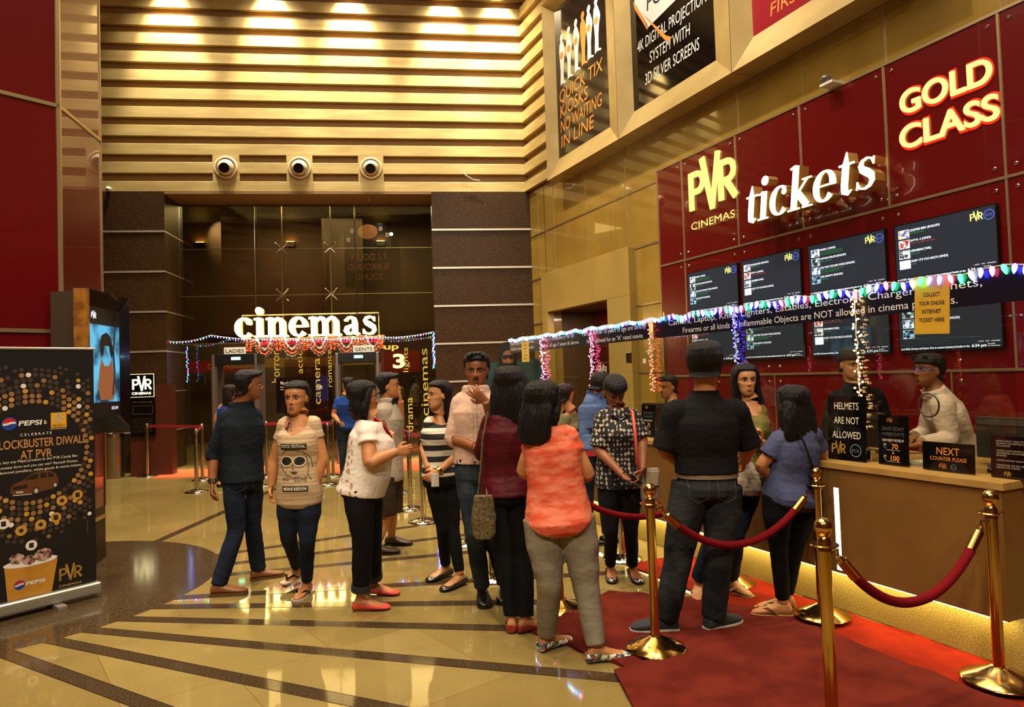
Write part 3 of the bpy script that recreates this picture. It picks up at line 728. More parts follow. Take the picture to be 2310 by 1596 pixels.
bm = BM(); text(bm, 'We value your safety', lambda x, y: BW(x, y, -.169), -5.1, 1.58, .07, width=.9 * .5); text(bm, 'While we regret the inconvenience', lambda x, y: BW(x, y, -.169), -5.1, 1.52, .024); text(bm, 'security check is compulsory', lambda x, y: BW(x, y, -.169), -5.1, 1.475, .024)
obj('lettering', bm, CREAMINK, t)

# ball jet nozzles on the slatted wall
NOZ = M('nozzle_cream', '#cdb88c', rough=.3, metal=.3)
for u, nm in zip(SPK, ('left', 'middle', 'right')):
    t = thing('ball_nozzle', 'round cream air nozzle with black throat, %s of the three on the slatted wall' % nm, 'air nozzle', BW(u, 5.866, 0), 'ball nozzles over the entrance')
    R = Matrix.Translation(BW(u, 5.866, 0)) @ BW.rot().to_4x4()
    def lz(prof, name, mt, tilt=0, seg=40):
        bm = BM(); lathe(bm, prof, (0, 0, 0), seg); Q = R @ Matrix.Rotation(tilt, 4, 'X'); bmesh.ops.transform(bm, matrix=Q, verts=bm.verts); obj(name, bm, mt, t, smooth=40)
    lz([(.225, 0), (.225, .03), (.205, .05), (.185, .05), (.18, .02)], 'rim', NOZ)
    lz([(.178, .002), (.178, .006), (.16, .006)], 'shadow_gap', BLACK)
    lz([(.165, .0), (.160, .05), (.14, .10), (.11, .135), (.098, .14), (.094, .12)], 'ball', NOZ, RAD(16))
    lz([(.096, .128), (.096, .134), (.001, .134)], 'throat', BLACK, RAD(16))
t = thing('dome_camera', 'small white dome camera under the slats at the far left', 'camera', BW(-8.15, 5.42, 0)); bm = BM(); ell(bm, BW(-8.15, 5.43, .05), (.05, .05, .05)); obj('dome', bm, WHITE, t, smooth=180); bm = BM(); ell(bm, BW(-8.15, 5.41, .085), (.02, .02, .02)); obj('lens', bm, BLACK, t)
bm = BM(); tube(bm, [BW(-1.36, 5.80, .01), BW(-1.30, 5.72, .05), BW(-1.15, 5.64, .04), BW(-1.02, 5.62, .05)], .006, 6); tag(obj('loose_wire', bm, WHITE), 'short loose white wire sticking out of the slats by the right pier', 'wire')
for u, nm in ((-5.75, 'left'), (-3.3, 'right')):
    bm = BM(); lathe(bm, [(.03, 0), (.03, -.02), (.015, -.05), (.02, -.055)], BW(u, 5.352, -.35), 12); tag(obj('sprinkler', bm, CHROME), 'tiny %s sprinkler in the brown soffit over the entrance glass' % nm, 'sprinkler', 'sprinklers in the entrance soffit')

# ================================================================ ticket wall signs and screens
HALO = glow('painted_halo_red', '#ff2a08', 1.6)  # glow around the letters, made as an emissive red outline
def tw(x, y, d=.062): return TW(x, y, d)
t = thing('block_letter_sign', 'two-line glowing yellow block lettering on the red wall, right of the word tickets', 'sign', TW(8.62, 3.7, .06))
bm = BM(); b2 = BM()
for s, y, x0, wd in (('GOLD', 4.01, 8.20, .84), ('CLASS', 3.675, 8.18, .90)):
    text(bm, s, lambda x, y, d: TW(x, y, d), x0, y, .225, bold=.016, width=wd, d=(.052, .078), res=10)
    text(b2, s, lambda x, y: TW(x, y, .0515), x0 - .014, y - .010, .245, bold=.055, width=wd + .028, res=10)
obj('lettering', bm, glow('lit_gold_class', '#ffd878', 1.8), t); obj('painted_halo', b2, HALO, t)
t = thing('cinema_logo_sign', 'glowing yellow logo lettering with a tall V, left of the word tickets', 'sign', TW(5.5, 3.6, .06))
bm = BM(); pvr_logo(bm, lambda x, y, d: TW(x, y, .055 + d), 5.06, 3.80, .52, 0, .025, True); obj('lettering', bm, glow('lit_pvr', '#ffd870', 1.7), t)
t = thing('tickets_sign', 'glowing white italic serif letters spelling tickets on the red wall', 'sign', TW(7.3, 3.3, .2))
bm = BM(); serif_word(bm, 'tickets', lambda x, y, d: TW(x, y, d), 6.36, 3.31, .335, shear=.16, d0=.335, d1=.345, xs=.862, grow=-.045); obj('lettering', bm, glow('lit_tickets', '#fff0c0', 8), t)
bm = BM(); serif_word(bm, 'tickets', lambda x, y, d: TW(x, y, d), 6.36, 3.31, .335, shear=.16, d0=.19, d1=.333, xs=.862, grow=-.035); obj('letter_sides', bm, M('letter_return_gold', '#c89a4c', rough=.25, metal=.6), t)
t = thing('ceiling_camera', 'small glass dome camera on top of the red wall', 'camera', TW(7.4, 4.6, .1)); bm = BM(); ell(bm, TW(7.45, 4.66, .16), (.06, .06, .05)); obj('dome', bm, M('smoky_dome', '#5a5040', rough=.05, coat=1), t, smooth=180); bm = BM(); fbox(bm, TW, 7.40, 7.56, 4.585, 4.61, .0, .2); obj('bracket', bm, WHITE, t)
# showtime screens
SCR = glow('screen_dark', '#2a323c', .7, 'NONE'); SCRB = glow('screen_bar', '#16242e', .6, 'NONE'); TXW = glow('screen_text', '#f2f4ff', 1.5, 'NONE'); TXG = glow('screen_green', '#3cc45a', .9, 'NONE'); TXR = glow('screen_red', '#e03a30', 1.1, 'NONE'); TXA = glow('screen_grey', '#8a8e96', .8, 'NONE'); TXY = glow('screen_yellow', '#f0e878', 1.6, 'NONE'); TXB = glow('screen_blue', '#5a74e8', 1.3, 'NONE')
def thumb_mat(k, a, b):
    n = 'thumbnail_picture_%d' % k
    if n in MATS: return MATS[n]
    m = M(n, a, rough=.5, mix=b, mscale=22 + 3 * k, mpos=(.42, .58), detail=5); nt = m.node_tree; bs = nt.nodes['Principled BSDF']
    src = [l.from_socket for l in nt.links if l.to_socket == bs.inputs['Base Color']][0]
    nt.links.new(src, bs.inputs['Emission Color']); bs.inputs['Emission Strength'].default_value = 1.1; m.cycles.emission_sampling = 'NONE'; return m
TH = [thumb_mat(0, '#2a4a6a', '#dfeaf5'), thumb_mat(1, '#0c1418', '#a8c8d8'), thumb_mat(2, '#1c3a5c', '#c8e0f4'), thumb_mat(3, '#06101c', '#8ac0f0'), thumb_mat(4, '#2a50b8', '#f0c890'), thumb_mat(5, '#d8dce0', '#8a2020'), thumb_mat(6, '#c8d0d8', '#1c2026'), thumb_mat(7, '#b8dcf0', '#f4fbff')]
LA = [('KRRISH 3 (HINDI)', ('10.00AM 11.15AM 12.30PM 1.45PM 3.00PM 4.15PM', '5.30PM 6.45PM 8.00PM 9.15PM 10.30PM 11.45PM')), ('CAPTAIN PHILLIPS (ENGLISH)', ('10.25AM 1.10PM 10.50PM',)), ('(3D) THOR THE DARK WORLD (ENGLISH)', ('10.05AM 11.45AM 12.55PM 2.25PM 3.15PM 5.05PM', '5.35PM 7.45PM 8.15PM 9.55PM 10.45PM')), ('(3D) GRAVITY (ENGLISH)', ('12.15PM 5.00PM',))]
LB = [('(3D)FREE BIRD (ENGLISH)', ('10.55AM 3.45PM 7.55PM',)), ('SATYA -2 (HINDI)', ('10.20AM 1.35PM 4.40PM 7.45PM 10.50PM',)), ('ARRAMBAM (TAMIL)', ('9.20AM 5.30PM',)), ("HUFF ! IT'S TOO MUCH (HINDI)", ('12.45PM',))]
def showtimes(u0, u1, z0, z1, rows, th, label, first=0):
    t = thing('showtime_screen', label, 'screen', TW((u0 + u1) / 2, z0, .07), 'showtime screens on the red wall'); Wd, Hh = u1 - u0, z1 - z0
    bm = BM(); fbox(bm, TW, u0, u1, z0, z1, .045, .085); bevel(bm, .004, 1); obj('bezel', bm, BLACKG, t)
    e = .012; bm = BM(); fbox(bm, TW, u0 + e, u1 - e, z0 + e, z1 - e, .08, .0865); obj('display', bm, SCR, t)
    def f(x, y, d=.0875): return TW(u0 + x, z0 + y, d)
    bw, bg, br = BM(), BM(), BM()
    for k, (s, tl) in enumerate(rows[first:]):
        y = Hh - .145 - .098 * k
        bm = BM(); flat(bm, [(.05, y), (.158, y), (.158, y + .078), (.05, y + .078)], f); obj('thumbnail', bm, th[k + first], t)
        for q in ((.048, y - .002, .16, y), (.048, y + .078, .16, y + .08), (.048, y, .05, y + .078), (.158, y, .16, y + .078)): flat(bw, [(q[0], q[1]), (q[2], q[1]), (q[2], q[3]), (q[0], q[3])], f)
        text(bw, s, f, .168, y + .055, .021, bold=.02, width=min(.0125 * len(s), .46))
        for r, line in enumerate(tl): text(br if (k == 1 and th is TH_B) else bg, line, f, .168, y + .030 - .022 * r, .011, width=.0066 * len(line))
    bb = BM(); flat(bb, [(e, e), (Wd - e, e), (Wd - e, .052), (e, .052)], lambda x, y: f(x, y, .0870)); obj('ticker_bar', bb, SCRB, t)
    text(bw, 'ss in Delhi, Gurgaon and Indore. First to receive institutional funding in the', f, .02, .022, .019, bold=.02, width=Wd * .68)
    text(bw, '6:34 pm', f, Wd * .72, .020, .026, bold=.02, width=.125); text(bw, 'Sunday', f, Wd - .13, .038, .012, width=.06); text(bw, '10. November', f, Wd - .13, .02, .012, width=.10)
    text(bw, 'SOLD    FEW    AVAILABLE', f, Wd - .20, .062, .011, width=.17); flat(br, circ(Wd - .21, .067, .006, 8), f)
    obj('white_lettering', bw, TXW, t); obj('green_times', bg, TXG, t); obj('red_times', br, TXR, t)
    if first == 0:
        bm = BM(); pvr_logo(bm, lambda x, y, d: f(x, y, .0875), Wd - .225, Hh - .115, .062); obj('logo_lettering', bm, TXY, t)
        bm = BM(); ecx_logo(bm, f, Wd - .065, Hh - .088, .045); obj('round_logo', bm, TXB, t)
    return t
TH_A, TH_B = TH[:4], TH[4:]
SU = ((4.98, 5.95), (6.01, 6.94), (7.04, 7.99), (8.08, 9.03))
nm4 = ['leftmost', 'second from the left', 'third from the left', 'rightmost']
WH = ['left of the tall black-shirted man', 'above the man in black shirt and long-haired woman', 'above the black-shirted cashier', 'above the yellow internet ticket notice']
for k, (a, b) in enumerate(SU):
    showtimes(a, b, 2.385, 2.955, LA if k % 2 == 0 else LB, TH_A if k % 2 == 0 else TH_B, 'showtime screen in the upper row, %s of four' % nm4[k])
for k, (a, b) in enumerate(SU):
    showtimes(a, b, 1.715, 2.285, LB if k % 2 == 0 else LA, TH_B if k % 2 == 0 else TH_A, 'showtime screen in the lower row below the banner, %s of four' % nm4[k])
lamp('alcove_fill', 'AREA', TW(1.8, 2.8, -.6), 30, (1, .8, .55), TW(1.8, 0, -.6), shape='RECTANGLE', size=1.5, size_y=.4)  # lamp added to brighten the red inside of the alcove
# posters on the wall behind the camera (they show as reflections in the entrance glass)
GP = BW(0, 0, GW)
def mirrored(px, py, Yv):
    P = at(px, py, Yv); return P - NB * (2 * (P - GP).dot(NB))
def rear_poster(label, x0, x1, y0, y1, lines, art):
    a, b, c = mirrored(x0, y1, 35), mirrored(x1, y1, 35), mirrored(x0, y0, 35); wd = (b - a).length; Hh = (c - a).length
    ux = (a - b).normalized(); fr = Fr(V((b.x, b.y, 0)), V((ux.x, ux.y, 0)).normalized(), NB * -1); z0 = a.z
    t = thing('wall_poster', label, 'poster', V((b.x, b.y, z0)), 'dark posters on the wall behind the camera')
    bm = BM(); fbox(bm, fr, 0, wd, z0, z0 + Hh, -.02, 0); obj('poster_sheet', bm, PM[0], t)
    bm = BM()
    for s, y, h, w_ in lines: text(bm, s, lambda x, y_: fr(x, z0 + y_, .003), wd / 2, y * Hh, h * Hh, 'C', width=w_ * wd)
    obj('lettering', bm, POR, t); art(t, fr, z0, wd, Hh)
    lamp('poster_light', 'SPOT', fr(wd / 2, z0 + Hh + .6, 2.2), 700, (1, .84, .6), fr(wd / 2, z0 + Hh * .5, 0), spot_size=RAD(70), spot_blend=.5, shadow_soft_size=.1)
def art1(t, fr, z0, w_, H_):
    bm = BM(); flat(bm, circ(w_ * .5, z0 + H_ * .86, w_ * .22, 20, H_ * .12), lambda x, y: fr(x, y, .003)); obj('orange_head', bm, POR, t)
    for x, y in ((.08, .8), (.22, .9), (.84, .88), (.92, .74)): bm = BM(); flat(bm, [(w_ * (x - .04), z0 + H_ * (y - .035)), (w_ * (x + .04), z0 + H_ * (y - .035)), (w_ * (x + .04), z0 + H_ * (y + .035)), (w_ * (x - .04), z0 + H_ * (y + .035))], lambda a, b: fr(a, b, .003)); obj('speaker_symbol', bm, WSIL, t)
def art2(t, fr, z0, w_, H_):
    bm = BM(); flat(bm, [(w_ * .15, z0 + H_ * .66), (w_ * .85, z0 + H_ * .66), (w_ * .85, z0 + H_ * .86), (w_ * .15, z0 + H_ * .86)], lambda a, b: fr(a, b, .003)); obj('envelope', bm, WSIL, t)
    for k in range(4): bm = BM(); x = .3 + .15 * k; flat(bm, [(w_ * (x - .04), z0 + H_ * .88), (w_ * (x + .04), z0 + H_ * .88), (w_ * (x + .01), z0 + H_), (w_ * (x - .06), z0 + H_)], lambda a, b: fr(a, b, .003)); obj('orange_ray', bm, POR, t)
rear_poster('dark poster with an orange head and SURROUND SOUND, reflected in the entrance glass', 780, 885, 505, 645, (('7.1 DOLBY', .40, .11, .8), ('SURROUND', .24, .11, .9), ('SOUND', .08, .11, .6)), art1)
rear_poster('dark poster lettered SMS & GET WEEKLY CINEMA SCHEDULE, reflected in the entrance glass', 485, 555, 540, 648, (('SMS & GET', .46, .09, .7), ('WEEKLY CINEMA', .27, .09, .95), ('SCHEDULE', .08, .09, .65)), art2)
# ================================================================ counter with its glass
u0, u1 = -2.35, on(CT, 2258, 1094, .1)[0]
bm = BM(); fbox(bm, CT, u0, u1 + .06, 0, .274, -.78, 0); bevel(bm, .006, 1); t = thing('ticket_counter', 'long brown ticket counter with lit slots on a speckled granite plinth', 'counter', CT(0, 0, -.4)); obj('plinth', bm, SPECK, t)
bm = BM(); fbox(bm, CT, u0, u1, .275, .945, -.78, .10); obj('front_panel', bm, WOOD, t)
bm = BM(); fbox(bm, CT, u0, u1 + .015, .945, .985, -.80, .112); bevel(bm, .004, 2); obj('worktop', bm, WOODTOP, t)
bm = BM(); fbox(bm, CT, u0 + .02, u1 - .02, .266, .274, .035, .085); obj('under_light', bm, glow('under_counter_led', '#ffe8a0', 24), t)
for u in (-2.2, -1.21, -.13, on(CT, 1886, 1103, .1)[0]):
    bm = BM(); fbox(bm, CT, u - .018, u + .018, .295, .823, .095, .1015); obj('light_slot', bm, glow('slot_light', '#fff0c8', 5), t)
GWC = -.12; JO = (-4.42, -3.38, -2.195, -1.11, .02, 1.13, 2.06)
bm = BM()
for a, b in zip(JO, JO[1:]): fbox(bm, CT, a + .003, b - .003, .99 if a > -2.3 else .02, 2.115, GWC - .01, GWC)
struct(obj('window_2', bm, GLASS))
bm = BM()
for a in JO[1:-1]: fbox(bm, CT, a - .003, a + .003, .99, 2.11, GWC - .16, GWC - .012)
struct(obj('window_3', bm, GLASS))
for k, a in enumerate(JO[2:-1]):
    bm = BM(); fbox(bm, CT, a - .055, a + .055, .985, 1.06, GWC - .03, GWC + .02); bevel(bm, .003, 1)
    for s in (-.02, .025): tube(bm, [CT(a + s, 1.06, GWC + .008), CT(a + s * .2, 1.30, GWC + .008)], .006, 6)
    tag(obj('glass_clamp', bm, CHROME), 'steel foot clamp holding the counter glass, %s from the near end' % ['fourth', 'third', 'second', 'first'][k], 'clamp', 'steel clamps on the counter')
bm = BM(); n = 40
tube(bm, [CT(1.575 + .062 * cos(2 * pi * k / n), 1.36 + .070 * sin(2 * pi * k / n), GWC) for k in range(n + 1)], .0055, 8)
tag(obj('speaking_hole_ring', bm, M('ring_green_black', '#2a3028', rough=.3)), 'dark ring around the round speaking hole in the counter glass', 'ring')
# black warning banners stuck along the top of the glass
BAN = M('banner_vinyl', '#12121c', rough=.25)
BT = M('banner_white', '#d8d4d0', rough=.5)
def banner(label, a, b, lines, h):
    t = thing('warning_banner', label, 'banner', CT((a + b) / 2, 1.92, GWC), 'black warning banners on the counter glass')
    bm = BM(); fbox(bm, CT, a, b, 1.925, 2.108, GWC + .001, GWC + .004); obj('vinyl_strip', bm, BAN, t)
    bm = BM()
    for s, x0, x1, z in lines: text(bm, s, lambda x, y: CT(x, y, GWC + .0055), x0, z, h, width=x1 - x0)
    obj('lettering', bm, BT, t)
banner('black banner about checking tickets, farthest along the counter glass', -4.41, -3.56, (('Please check tickets & balance', -4.37, -3.66, 2.035), ('before leaving counter.', -4.37, -3.64, 1.96)), .042)
banner('black banner saying children of age 3 years and above, by the beige portal', -3.55, -2.46, (('Ticket is compulsory for all', -3.45, -2.62, 2.035), ('children of age 3 years & above.', -3.50, -2.50, 1.955)), .046)
banner('black banner saying not allowed for an A rated movie', -2.45, -1.17, (('Patrons below 18 years of age are strictly', -2.42, -1.21, 2.035), ('NOT allowed for an "A" rated movie.', -2.33, -1.26, 1.945)), .048)
banner('long black banner listing firearms and inflammable objects not allowed', -1.10, 2.35, (('Camera, Laptop, Knife, Lighters, Eatables, Electronic Charger, Helmets,', -.86, 1.92, 2.03), ('Firearms or all kinds of Inflammable Objects are NOT allowed in cinema premises.', -.66, 1.78, 1.948)), .050)
YEL = M('yellow_paper', '#c89a22', rough=.6, mix='#bc8e1c', mscale=5)
t = thing('paper_notice', 'yellow paper notice COLLECT YOUR ONLINE INTERNET TICKET HERE taped on the glass', 'notice', CT(1.63, 1.78, GWC)); R_ = RAD(-3)
def nf(x, y, d=.010): return CT(1.63 + x * cos(R_) - y * sin(R_), 1.955 + x * sin(R_) + y * cos(R_), GWC + d)
bm = BM(); box8(bm, [nf(*p, d) for d in (.005, .009) for p in ((-.105, -.172), (.105, -.172), (.105, .172), (-.105, .172))]); obj('sheet', bm, YEL, t)
bm = BM()
for s, z, wd in (('COLLECT', .065, .10), ('YOUR ONLINE', .015, .155), ('INTERNET', -.035, .115), ('TICKET HERE', -.085, .155)): text(bm, s, nf, 0, z - .015, .024, 'C', bold=.02, width=wd)
obj('lettering', bm, INK, t)
t = thing('paper_notice', 'small pale yellow notice on the glass at the far end of the counter', 'notice', CT(-3.91, 1.8, GWC)); bm = BM(); fbox(bm, CT, -4.02, -3.80, 1.79, 2.13, GWC + .006, GWC + .010); obj('sheet', bm, M('pale_yellow_paper', '#c8a850', rough=.6), t)
bm = BM()
for k, s in enumerate(('KINDLY', 'COLLECT', 'RECEIPT', 'AT', 'TICKET', 'COUNTER')): text(bm, s, lambda x, y: CT(x, y, GWC + .0115), -3.91, 2.05 - .045 * k, .018, 'C')
obj('lettering', bm, INK, t)
# strings of lights along the glass
top = []
for k in range(60):
    u = -4.42 + 6.95 * k / 59; top.append(CT(u, 2.118 + .012 * sin(k * 2.1) - .012 * (k % 5 == 2), GWC + .02))
bl = [i for i in range(60)]
string_lights('coloured cone bulbs along the top of the counter glass, near half by the yellow notice', list(reversed(top[30:])), .058, 'wgpbbgwbgpb', scale=1.45)
string_lights('coloured cone bulbs along the top of the counter glass, far half by the portal', top[:31], .042, 'wbgbwpbgw', scale=1.1)
def drop(label, a, z0, cols, n, jit):
    p = [CT(a + .012 * sin(3.1 * k), 2.12 - (2.12 - z0) * k / 18, GWC + .03 + .008 * cos(2.3 * k)) for k in range(19)]
    string_lights(label, p, (2.12 - z0) / n, cols, 'rice', jit, 1.0, 'light strings hanging down the counter glass')
drop('pink light string hanging down the glass in front of the portal opening', -3.38, 1.50, 'm', 60, .028)
drop('pink light string hanging beside the word allowed on the banner, right of the portal opening', -2.195, 1.40, 'm', 70, .028)
drop('red light string hanging left of the black-shirted man', -1.11, 1.42, 'r', 46, .02)
drop('blue light string hanging above the long-haired woman', .02, 1.56, 'b', 40, .02)
drop('warm white light string hanging above the HELMETS sign', 1.13, 1.18, 'y', 50, .026)

# ================================================================ things on the counter
def stand_sign(label, u0_, u1_, z1, w_, lean, draw, z0=.987):
    t = thing('counter_sign', label, 'sign', CT((u0_ + u1_) / 2, z0, w_))
    def f(x, y, d=.0): return CT(x, z0 + y * cos(lean), w_ + d - y * sin(lean))
    bm = BM(); H_ = z1 - z0
    box8(bm, [f(x, y, d) for d in (-.004, .002) for x, y in ((u0_, 0), (u1_, 0), (u1_, H_), (u0_, H_))]); obj('board', bm, BLACKG, t)
    bm = BM(); c_ = (u0_ + u1_) / 2; box8(bm, [f(x, 0, d) + V((0, 0, h_)) for d in (-.09, -.006) for x, h_ in ((c_ - .05, 0), (c_ + .05, 0), (c_ + .05, .012), (c_ - .05, .012))]); obj('foot', bm, BLACK, t)
    draw(t, lambda x, y, d=.0035: f(x, y, d), H_); return t
def d_helm(t, f, H):
    bm = BM(); c = 1.06
    for s, y, wd in (('HELMETS', .335, .185), ('ARE NOT', .24, .19), ('ALLOWED', .145, .215)): text(bm, s, f, c, y, .048, 'C', width=wd)
    obj('lettering', bm, CREAMINK, t); bm = BM(); pvr_logo(bm, lambda x, y, d: f(x, y), .945, .045, .062); obj('logo_lettering', bm, M('gold_ink', '#c89a3c', rough=.4), t)
    bm = BM(); ecx_logo(bm, f, 1.13, .07, .042); obj('round_logo', bm, M('blue_grey_ink', '#6a7890', rough=.4), t)
stand_sign('black counter sign reading HELMETS ARE NOT ALLOWED', .915, 1.205, 1.41, -.03, .06, d_helm)
def d_save(c, sc=1):
    def g(t, f, H):
        bm = BM(); b2 = BM(); b3 = BM()
        text(b3, 'SAVE SDAY', f, c, H - .092, .024, 'C', width=.15); text(b3, 'WEEKDAYS', f, c, H - .125, .022, 'C', width=.15)
        for s, y, h, wd in (('NOW ENJOY MOVIES AT', H - .160, .016, .145), ('MOVIES BEFORE 11 WEEK', H - .215, .005, .09), ('&', H - .236, .015, .012), ('MOVIES POST 11 WEEK', H - .286, .005, .09)): text(bm, s, f, c, y, h, 'C', width=wd)
        text(b2, '70', f, c + .012, H - .205, .032, 'C', bold=.02); text(b2, '100', f, c + .012, H - .277, .032, 'C', bold=.02); pvr_logo(b2, lambda x, y, d: f(x, y), c - .04, H - .04, .022)
        for y in (H - .205, H - .277): stroke(bm, [(c - .065, y + .03), (c - .045, y + .03)], .003, lambda a, b, d: f(a, b), 0, 0); stroke(bm, [(c - .065, y + .021), (c - .045, y + .021)], .003, lambda a, b, d: f(a, b), 0, 0); stroke(bm, [(c - .062, y + .03), (c - .05, y + .026), (c - .062, y + .016), (c - .048, y)], .003, lambda a, b, d: f(a, b), 0, 0)
        obj('white_lettering', bm, CREAMINK, t); obj('gold_lettering', b2, ORANGE, t); obj('grey_lettering', b3, M('grey_ink', '#5a564e', rough=.5), t)
    return g
stand_sign('black counter card with prices 70 and 100, next to the steel clamp', 1.283, 1.483, 1.293, -.045, .05, d_save(1.383))
stand_sign('black counter card with prices 70 and 100 at the far end, behind the black-shirted man', -1.26, -1.05, 1.298, -.05, .05, d_save(-1.155))
def d_next(t, f, H):
    bm = BM(); text(bm, 'NEXT', f, 1.725, .095, .044, 'C', width=.13); text(bm, 'COUNTER PLEASE', f, 1.725, .062, .022, 'C', width=.21); pvr_logo(bm, lambda x, y, d: f(x, y), 1.672, .016, .026); obj('lettering', bm, ORANGE, t)
    bm = BM(); ecx_logo(bm, f, 1.755, .028, .017); obj('round_logo', bm, MATS['blue_grey_ink'], t)
    bm = BM(); flat(bm, arc(1.73, 0, .115, .075, 0, 180, 20), lambda x, y: f(x, y, .0028)); obj('curved_flap', bm, M('sign_dark_brown', '#1a1512', rough=.2), t)
stand_sign('black counter sign reading NEXT COUNTER PLEASE', 1.575, 1.872, 1.152, -.04, .05, d_next)
def d_right(t, f, H):
    bm = BM()
    for k, s in enumerate(('PLEASE CHECK YOUR TICKETS &', 'BALANCE CASH BEFORE LEAVING', 'THE COUNTER', '', 'TICKETS ONCE PRINTED CANNOT BE', 'TRANSFERRED, EXCHANGED OR', 'REFUNDED', '', 'HELMETS ARE NOT ALLOWED', '', 'PLEASE READ THE T&C MENTIONED', 'BEHIND THE TICKETS')):
        if s: text(bm, s, f, 1.985, H - .03 - .0128 * k, .0085, width=.0064 * len(s))
    obj('lettering', bm, M('cream_ink_dim', '#b0a48c', rough=.5), t); bm = BM(); pvr_logo(bm, lambda x, y, d: f(x, y), 2.02, .014, .02); obj('logo_lettering', bm, MATS['gold_ink'], t)
stand_sign('black notice with small lettering about tickets at the near end of the counter', 1.955, 2.06 + .14, 1.21, -.045, .04, d_right)
GREYP = M('monitor_dark_grey', '#2a2826', rough=.45); BEZ = M('monitor_vent_grey', '#4a4844', rough=.5, mix='#2a2826', mscale=300)
def monitor(label, u0_, u1_, z0, z1, w_, yaw=0):
    t = thing('computer_monitor', label, 'monitor', CT((u0_ + u1_) / 2, .987, w_)); c = (u0_ + u1_) / 2
    bm = BM(); fbox(bm, CT, u0_, u1_, z0, z1, w_ - .05, w_); bevel(bm, .006, 2); obj('housing', bm, GREYP, t)
    bm = BM(); fbox(bm, CT, u0_ + .01, u1_ - .01, z1 - .045, z1 - .012, w_ - .01, w_ + .004); obj('vent_strip', bm, BEZ, t)
    bm = BM(); fbox(bm, CT, c - .03, c + .03, .998, z0 + .05, w_ - .045, w_ - .01); obj('neck', bm, GREYP, t)
    bm = BM(); fbox(bm, CT, c - .11, c + .11, .987, .999, w_ - .13, w_ + .06); bevel(bm, .004, 1); obj('foot', bm, GREYP, t)
    return t
t = monitor('dark computer monitor seen from behind at the near end of the counter', 1.63, 2.03, 1.03, 1.275, -.46)
bm = BM(); text(bm, 'NEC', lambda x, y: CT(x, y, -.455), 1.83, 1.19, .018, 'C', spacing=1.2); obj('lettering', bm, M('monitor_logo', '#3a3836', rough=.3), t)
monitor('dark computer monitor behind the HELMETS sign', .53, 1.0, 1.03, 1.27, -.46)
monitor('dark computer monitor behind the far price card', -1.80, -1.40, 1.03, 1.28, -.46)
t = thing('computer_mouse', 'black computer mouse on the counter beside the NEXT COUNTER sign', 'mouse', CT(1.86, .987, -.22)); bm = BM(); ell(bm, CT(1.86, .992, -.22), (.03, .055, .028), Matrix.Rotation(RAD(-40), 3, 'Z')); obj('body', bm, BLACKG, t, smooth=180)
bm = BM(); tube(bm, [CT(1.86, .992, -.27), CT(1.83, .992, -.33), CT(1.78, .992, -.36)], .003, 6); obj('cord', bm, BLACK, t)
t = thing('card_machine', 'silver and black card machine on the counter behind the NEXT COUNTER sign', 'card machine', CT(1.54, .987, -.2)); bm = BM(); fbox(bm, CT, 1.50, 1.60, .99, 1.04, -.30, -.15); bevel(bm, .012, 3); obj('body', bm, BLACKG, t); bm = BM(); fbox(bm, CT, 1.505, 1.595, 1.041, 1.052, -.29, -.17); bevel(bm, .004, 1); obj('top_cover', bm, M('silver_plastic', '#a8a49c', rough=.35, metal=.6), t)
bm = BM(); fbox(bm, CT, 1.40, 1.56, .987, 1.005, -.42, -.18); tag(obj('paper_stack', bm, WHITE), 'flat stack of white paper on the counter behind the price card', 'paper')
# ================================================================ carpets
RED = M('red_felt_carpet', '#66241a', rough=1, spec=.05, mix='#561c14', mscale=4, bump=.35, bscale=500)
RED2 = M('orange_red_carpet', '#8a2410', rough=1, spec=.05, mix='#7a1e0c', mscale=5, bump=.35, bscale=500)
ORC = M('orange_entrance_carpet', '#c8501c', rough=.95, bump=.3, bscale=300)
def cloth(name, corners, mt, label, amp, n=40, th=.008, seed=0, z=.0):
    a, b, c, d = [V(p) for p in corners]; bm = BM(); T = []; Bt = []
    for i in range(n + 1):
        r = []; r2 = []
        for j in range(n + 1):
            s, t_ = i / n, j / n; p = a.lerp(b, s).lerp(d.lerp(c, s), t_)
            q = noise.noise(V((p.x * 1.3 + seed, p.y * 1.3, 0))) ; q2 = 1 - abs(noise.noise(V((p.x * .9 + 5 + seed, p.y * 2.2, 3))))
            e = noise.noise(V((p.x * 4, p.y * 4, seed))) * .02
            zz = max(0, amp * (q * .5 + .3 + max(0, (q2 - .88) * 12)))
            edge = min(s, 1 - s, t_, 1 - t_)
            p = p + V((e * (edge < .01), e * (edge < .01), 0))
            r.append(bm.verts.new(p + V((0, 0, z + th + zz)))); r2.append(bm.verts.new(p + V((0, 0, z + .0004))))
        T.append(r); Bt.append(r2)
    for i in range(n):
        for j in range(n):
            bm.faces.new((T[i][j], T[i + 1][j], T[i + 1][j + 1], T[i][j + 1])); bm.faces.new((Bt[i][j], Bt[i][j + 1], Bt[i + 1][j + 1], Bt[i + 1][j]))
    for k in range(n):
        bm.faces.new((T[k][0], Bt[k][0], Bt[k + 1][0], T[k + 1][0])); bm.faces.new((T[k][n], T[k + 1][n], Bt[k + 1][n], Bt[k][n]))
        bm.faces.new((T[0][k], T[0][k + 1], Bt[0][k + 1], Bt[0][k])); bm.faces.new((T[n][k], Bt[n][k], Bt[n][k + 1], T[n][k + 1]))
    tag(obj(name, bm, mt, smooth=60), label, 'carpet')
fa = lambda x, y: floor_at(x, y)
cloth('red_carpet', (fa(1385, 1522), V((.60, 2.3, 0)), V((2.75, 2.2, 0)), fa(1790, 1410)), RED, 'dark red felt carpet in front, reaching out of the bottom of the photo', .012, seed=2, z=.017)
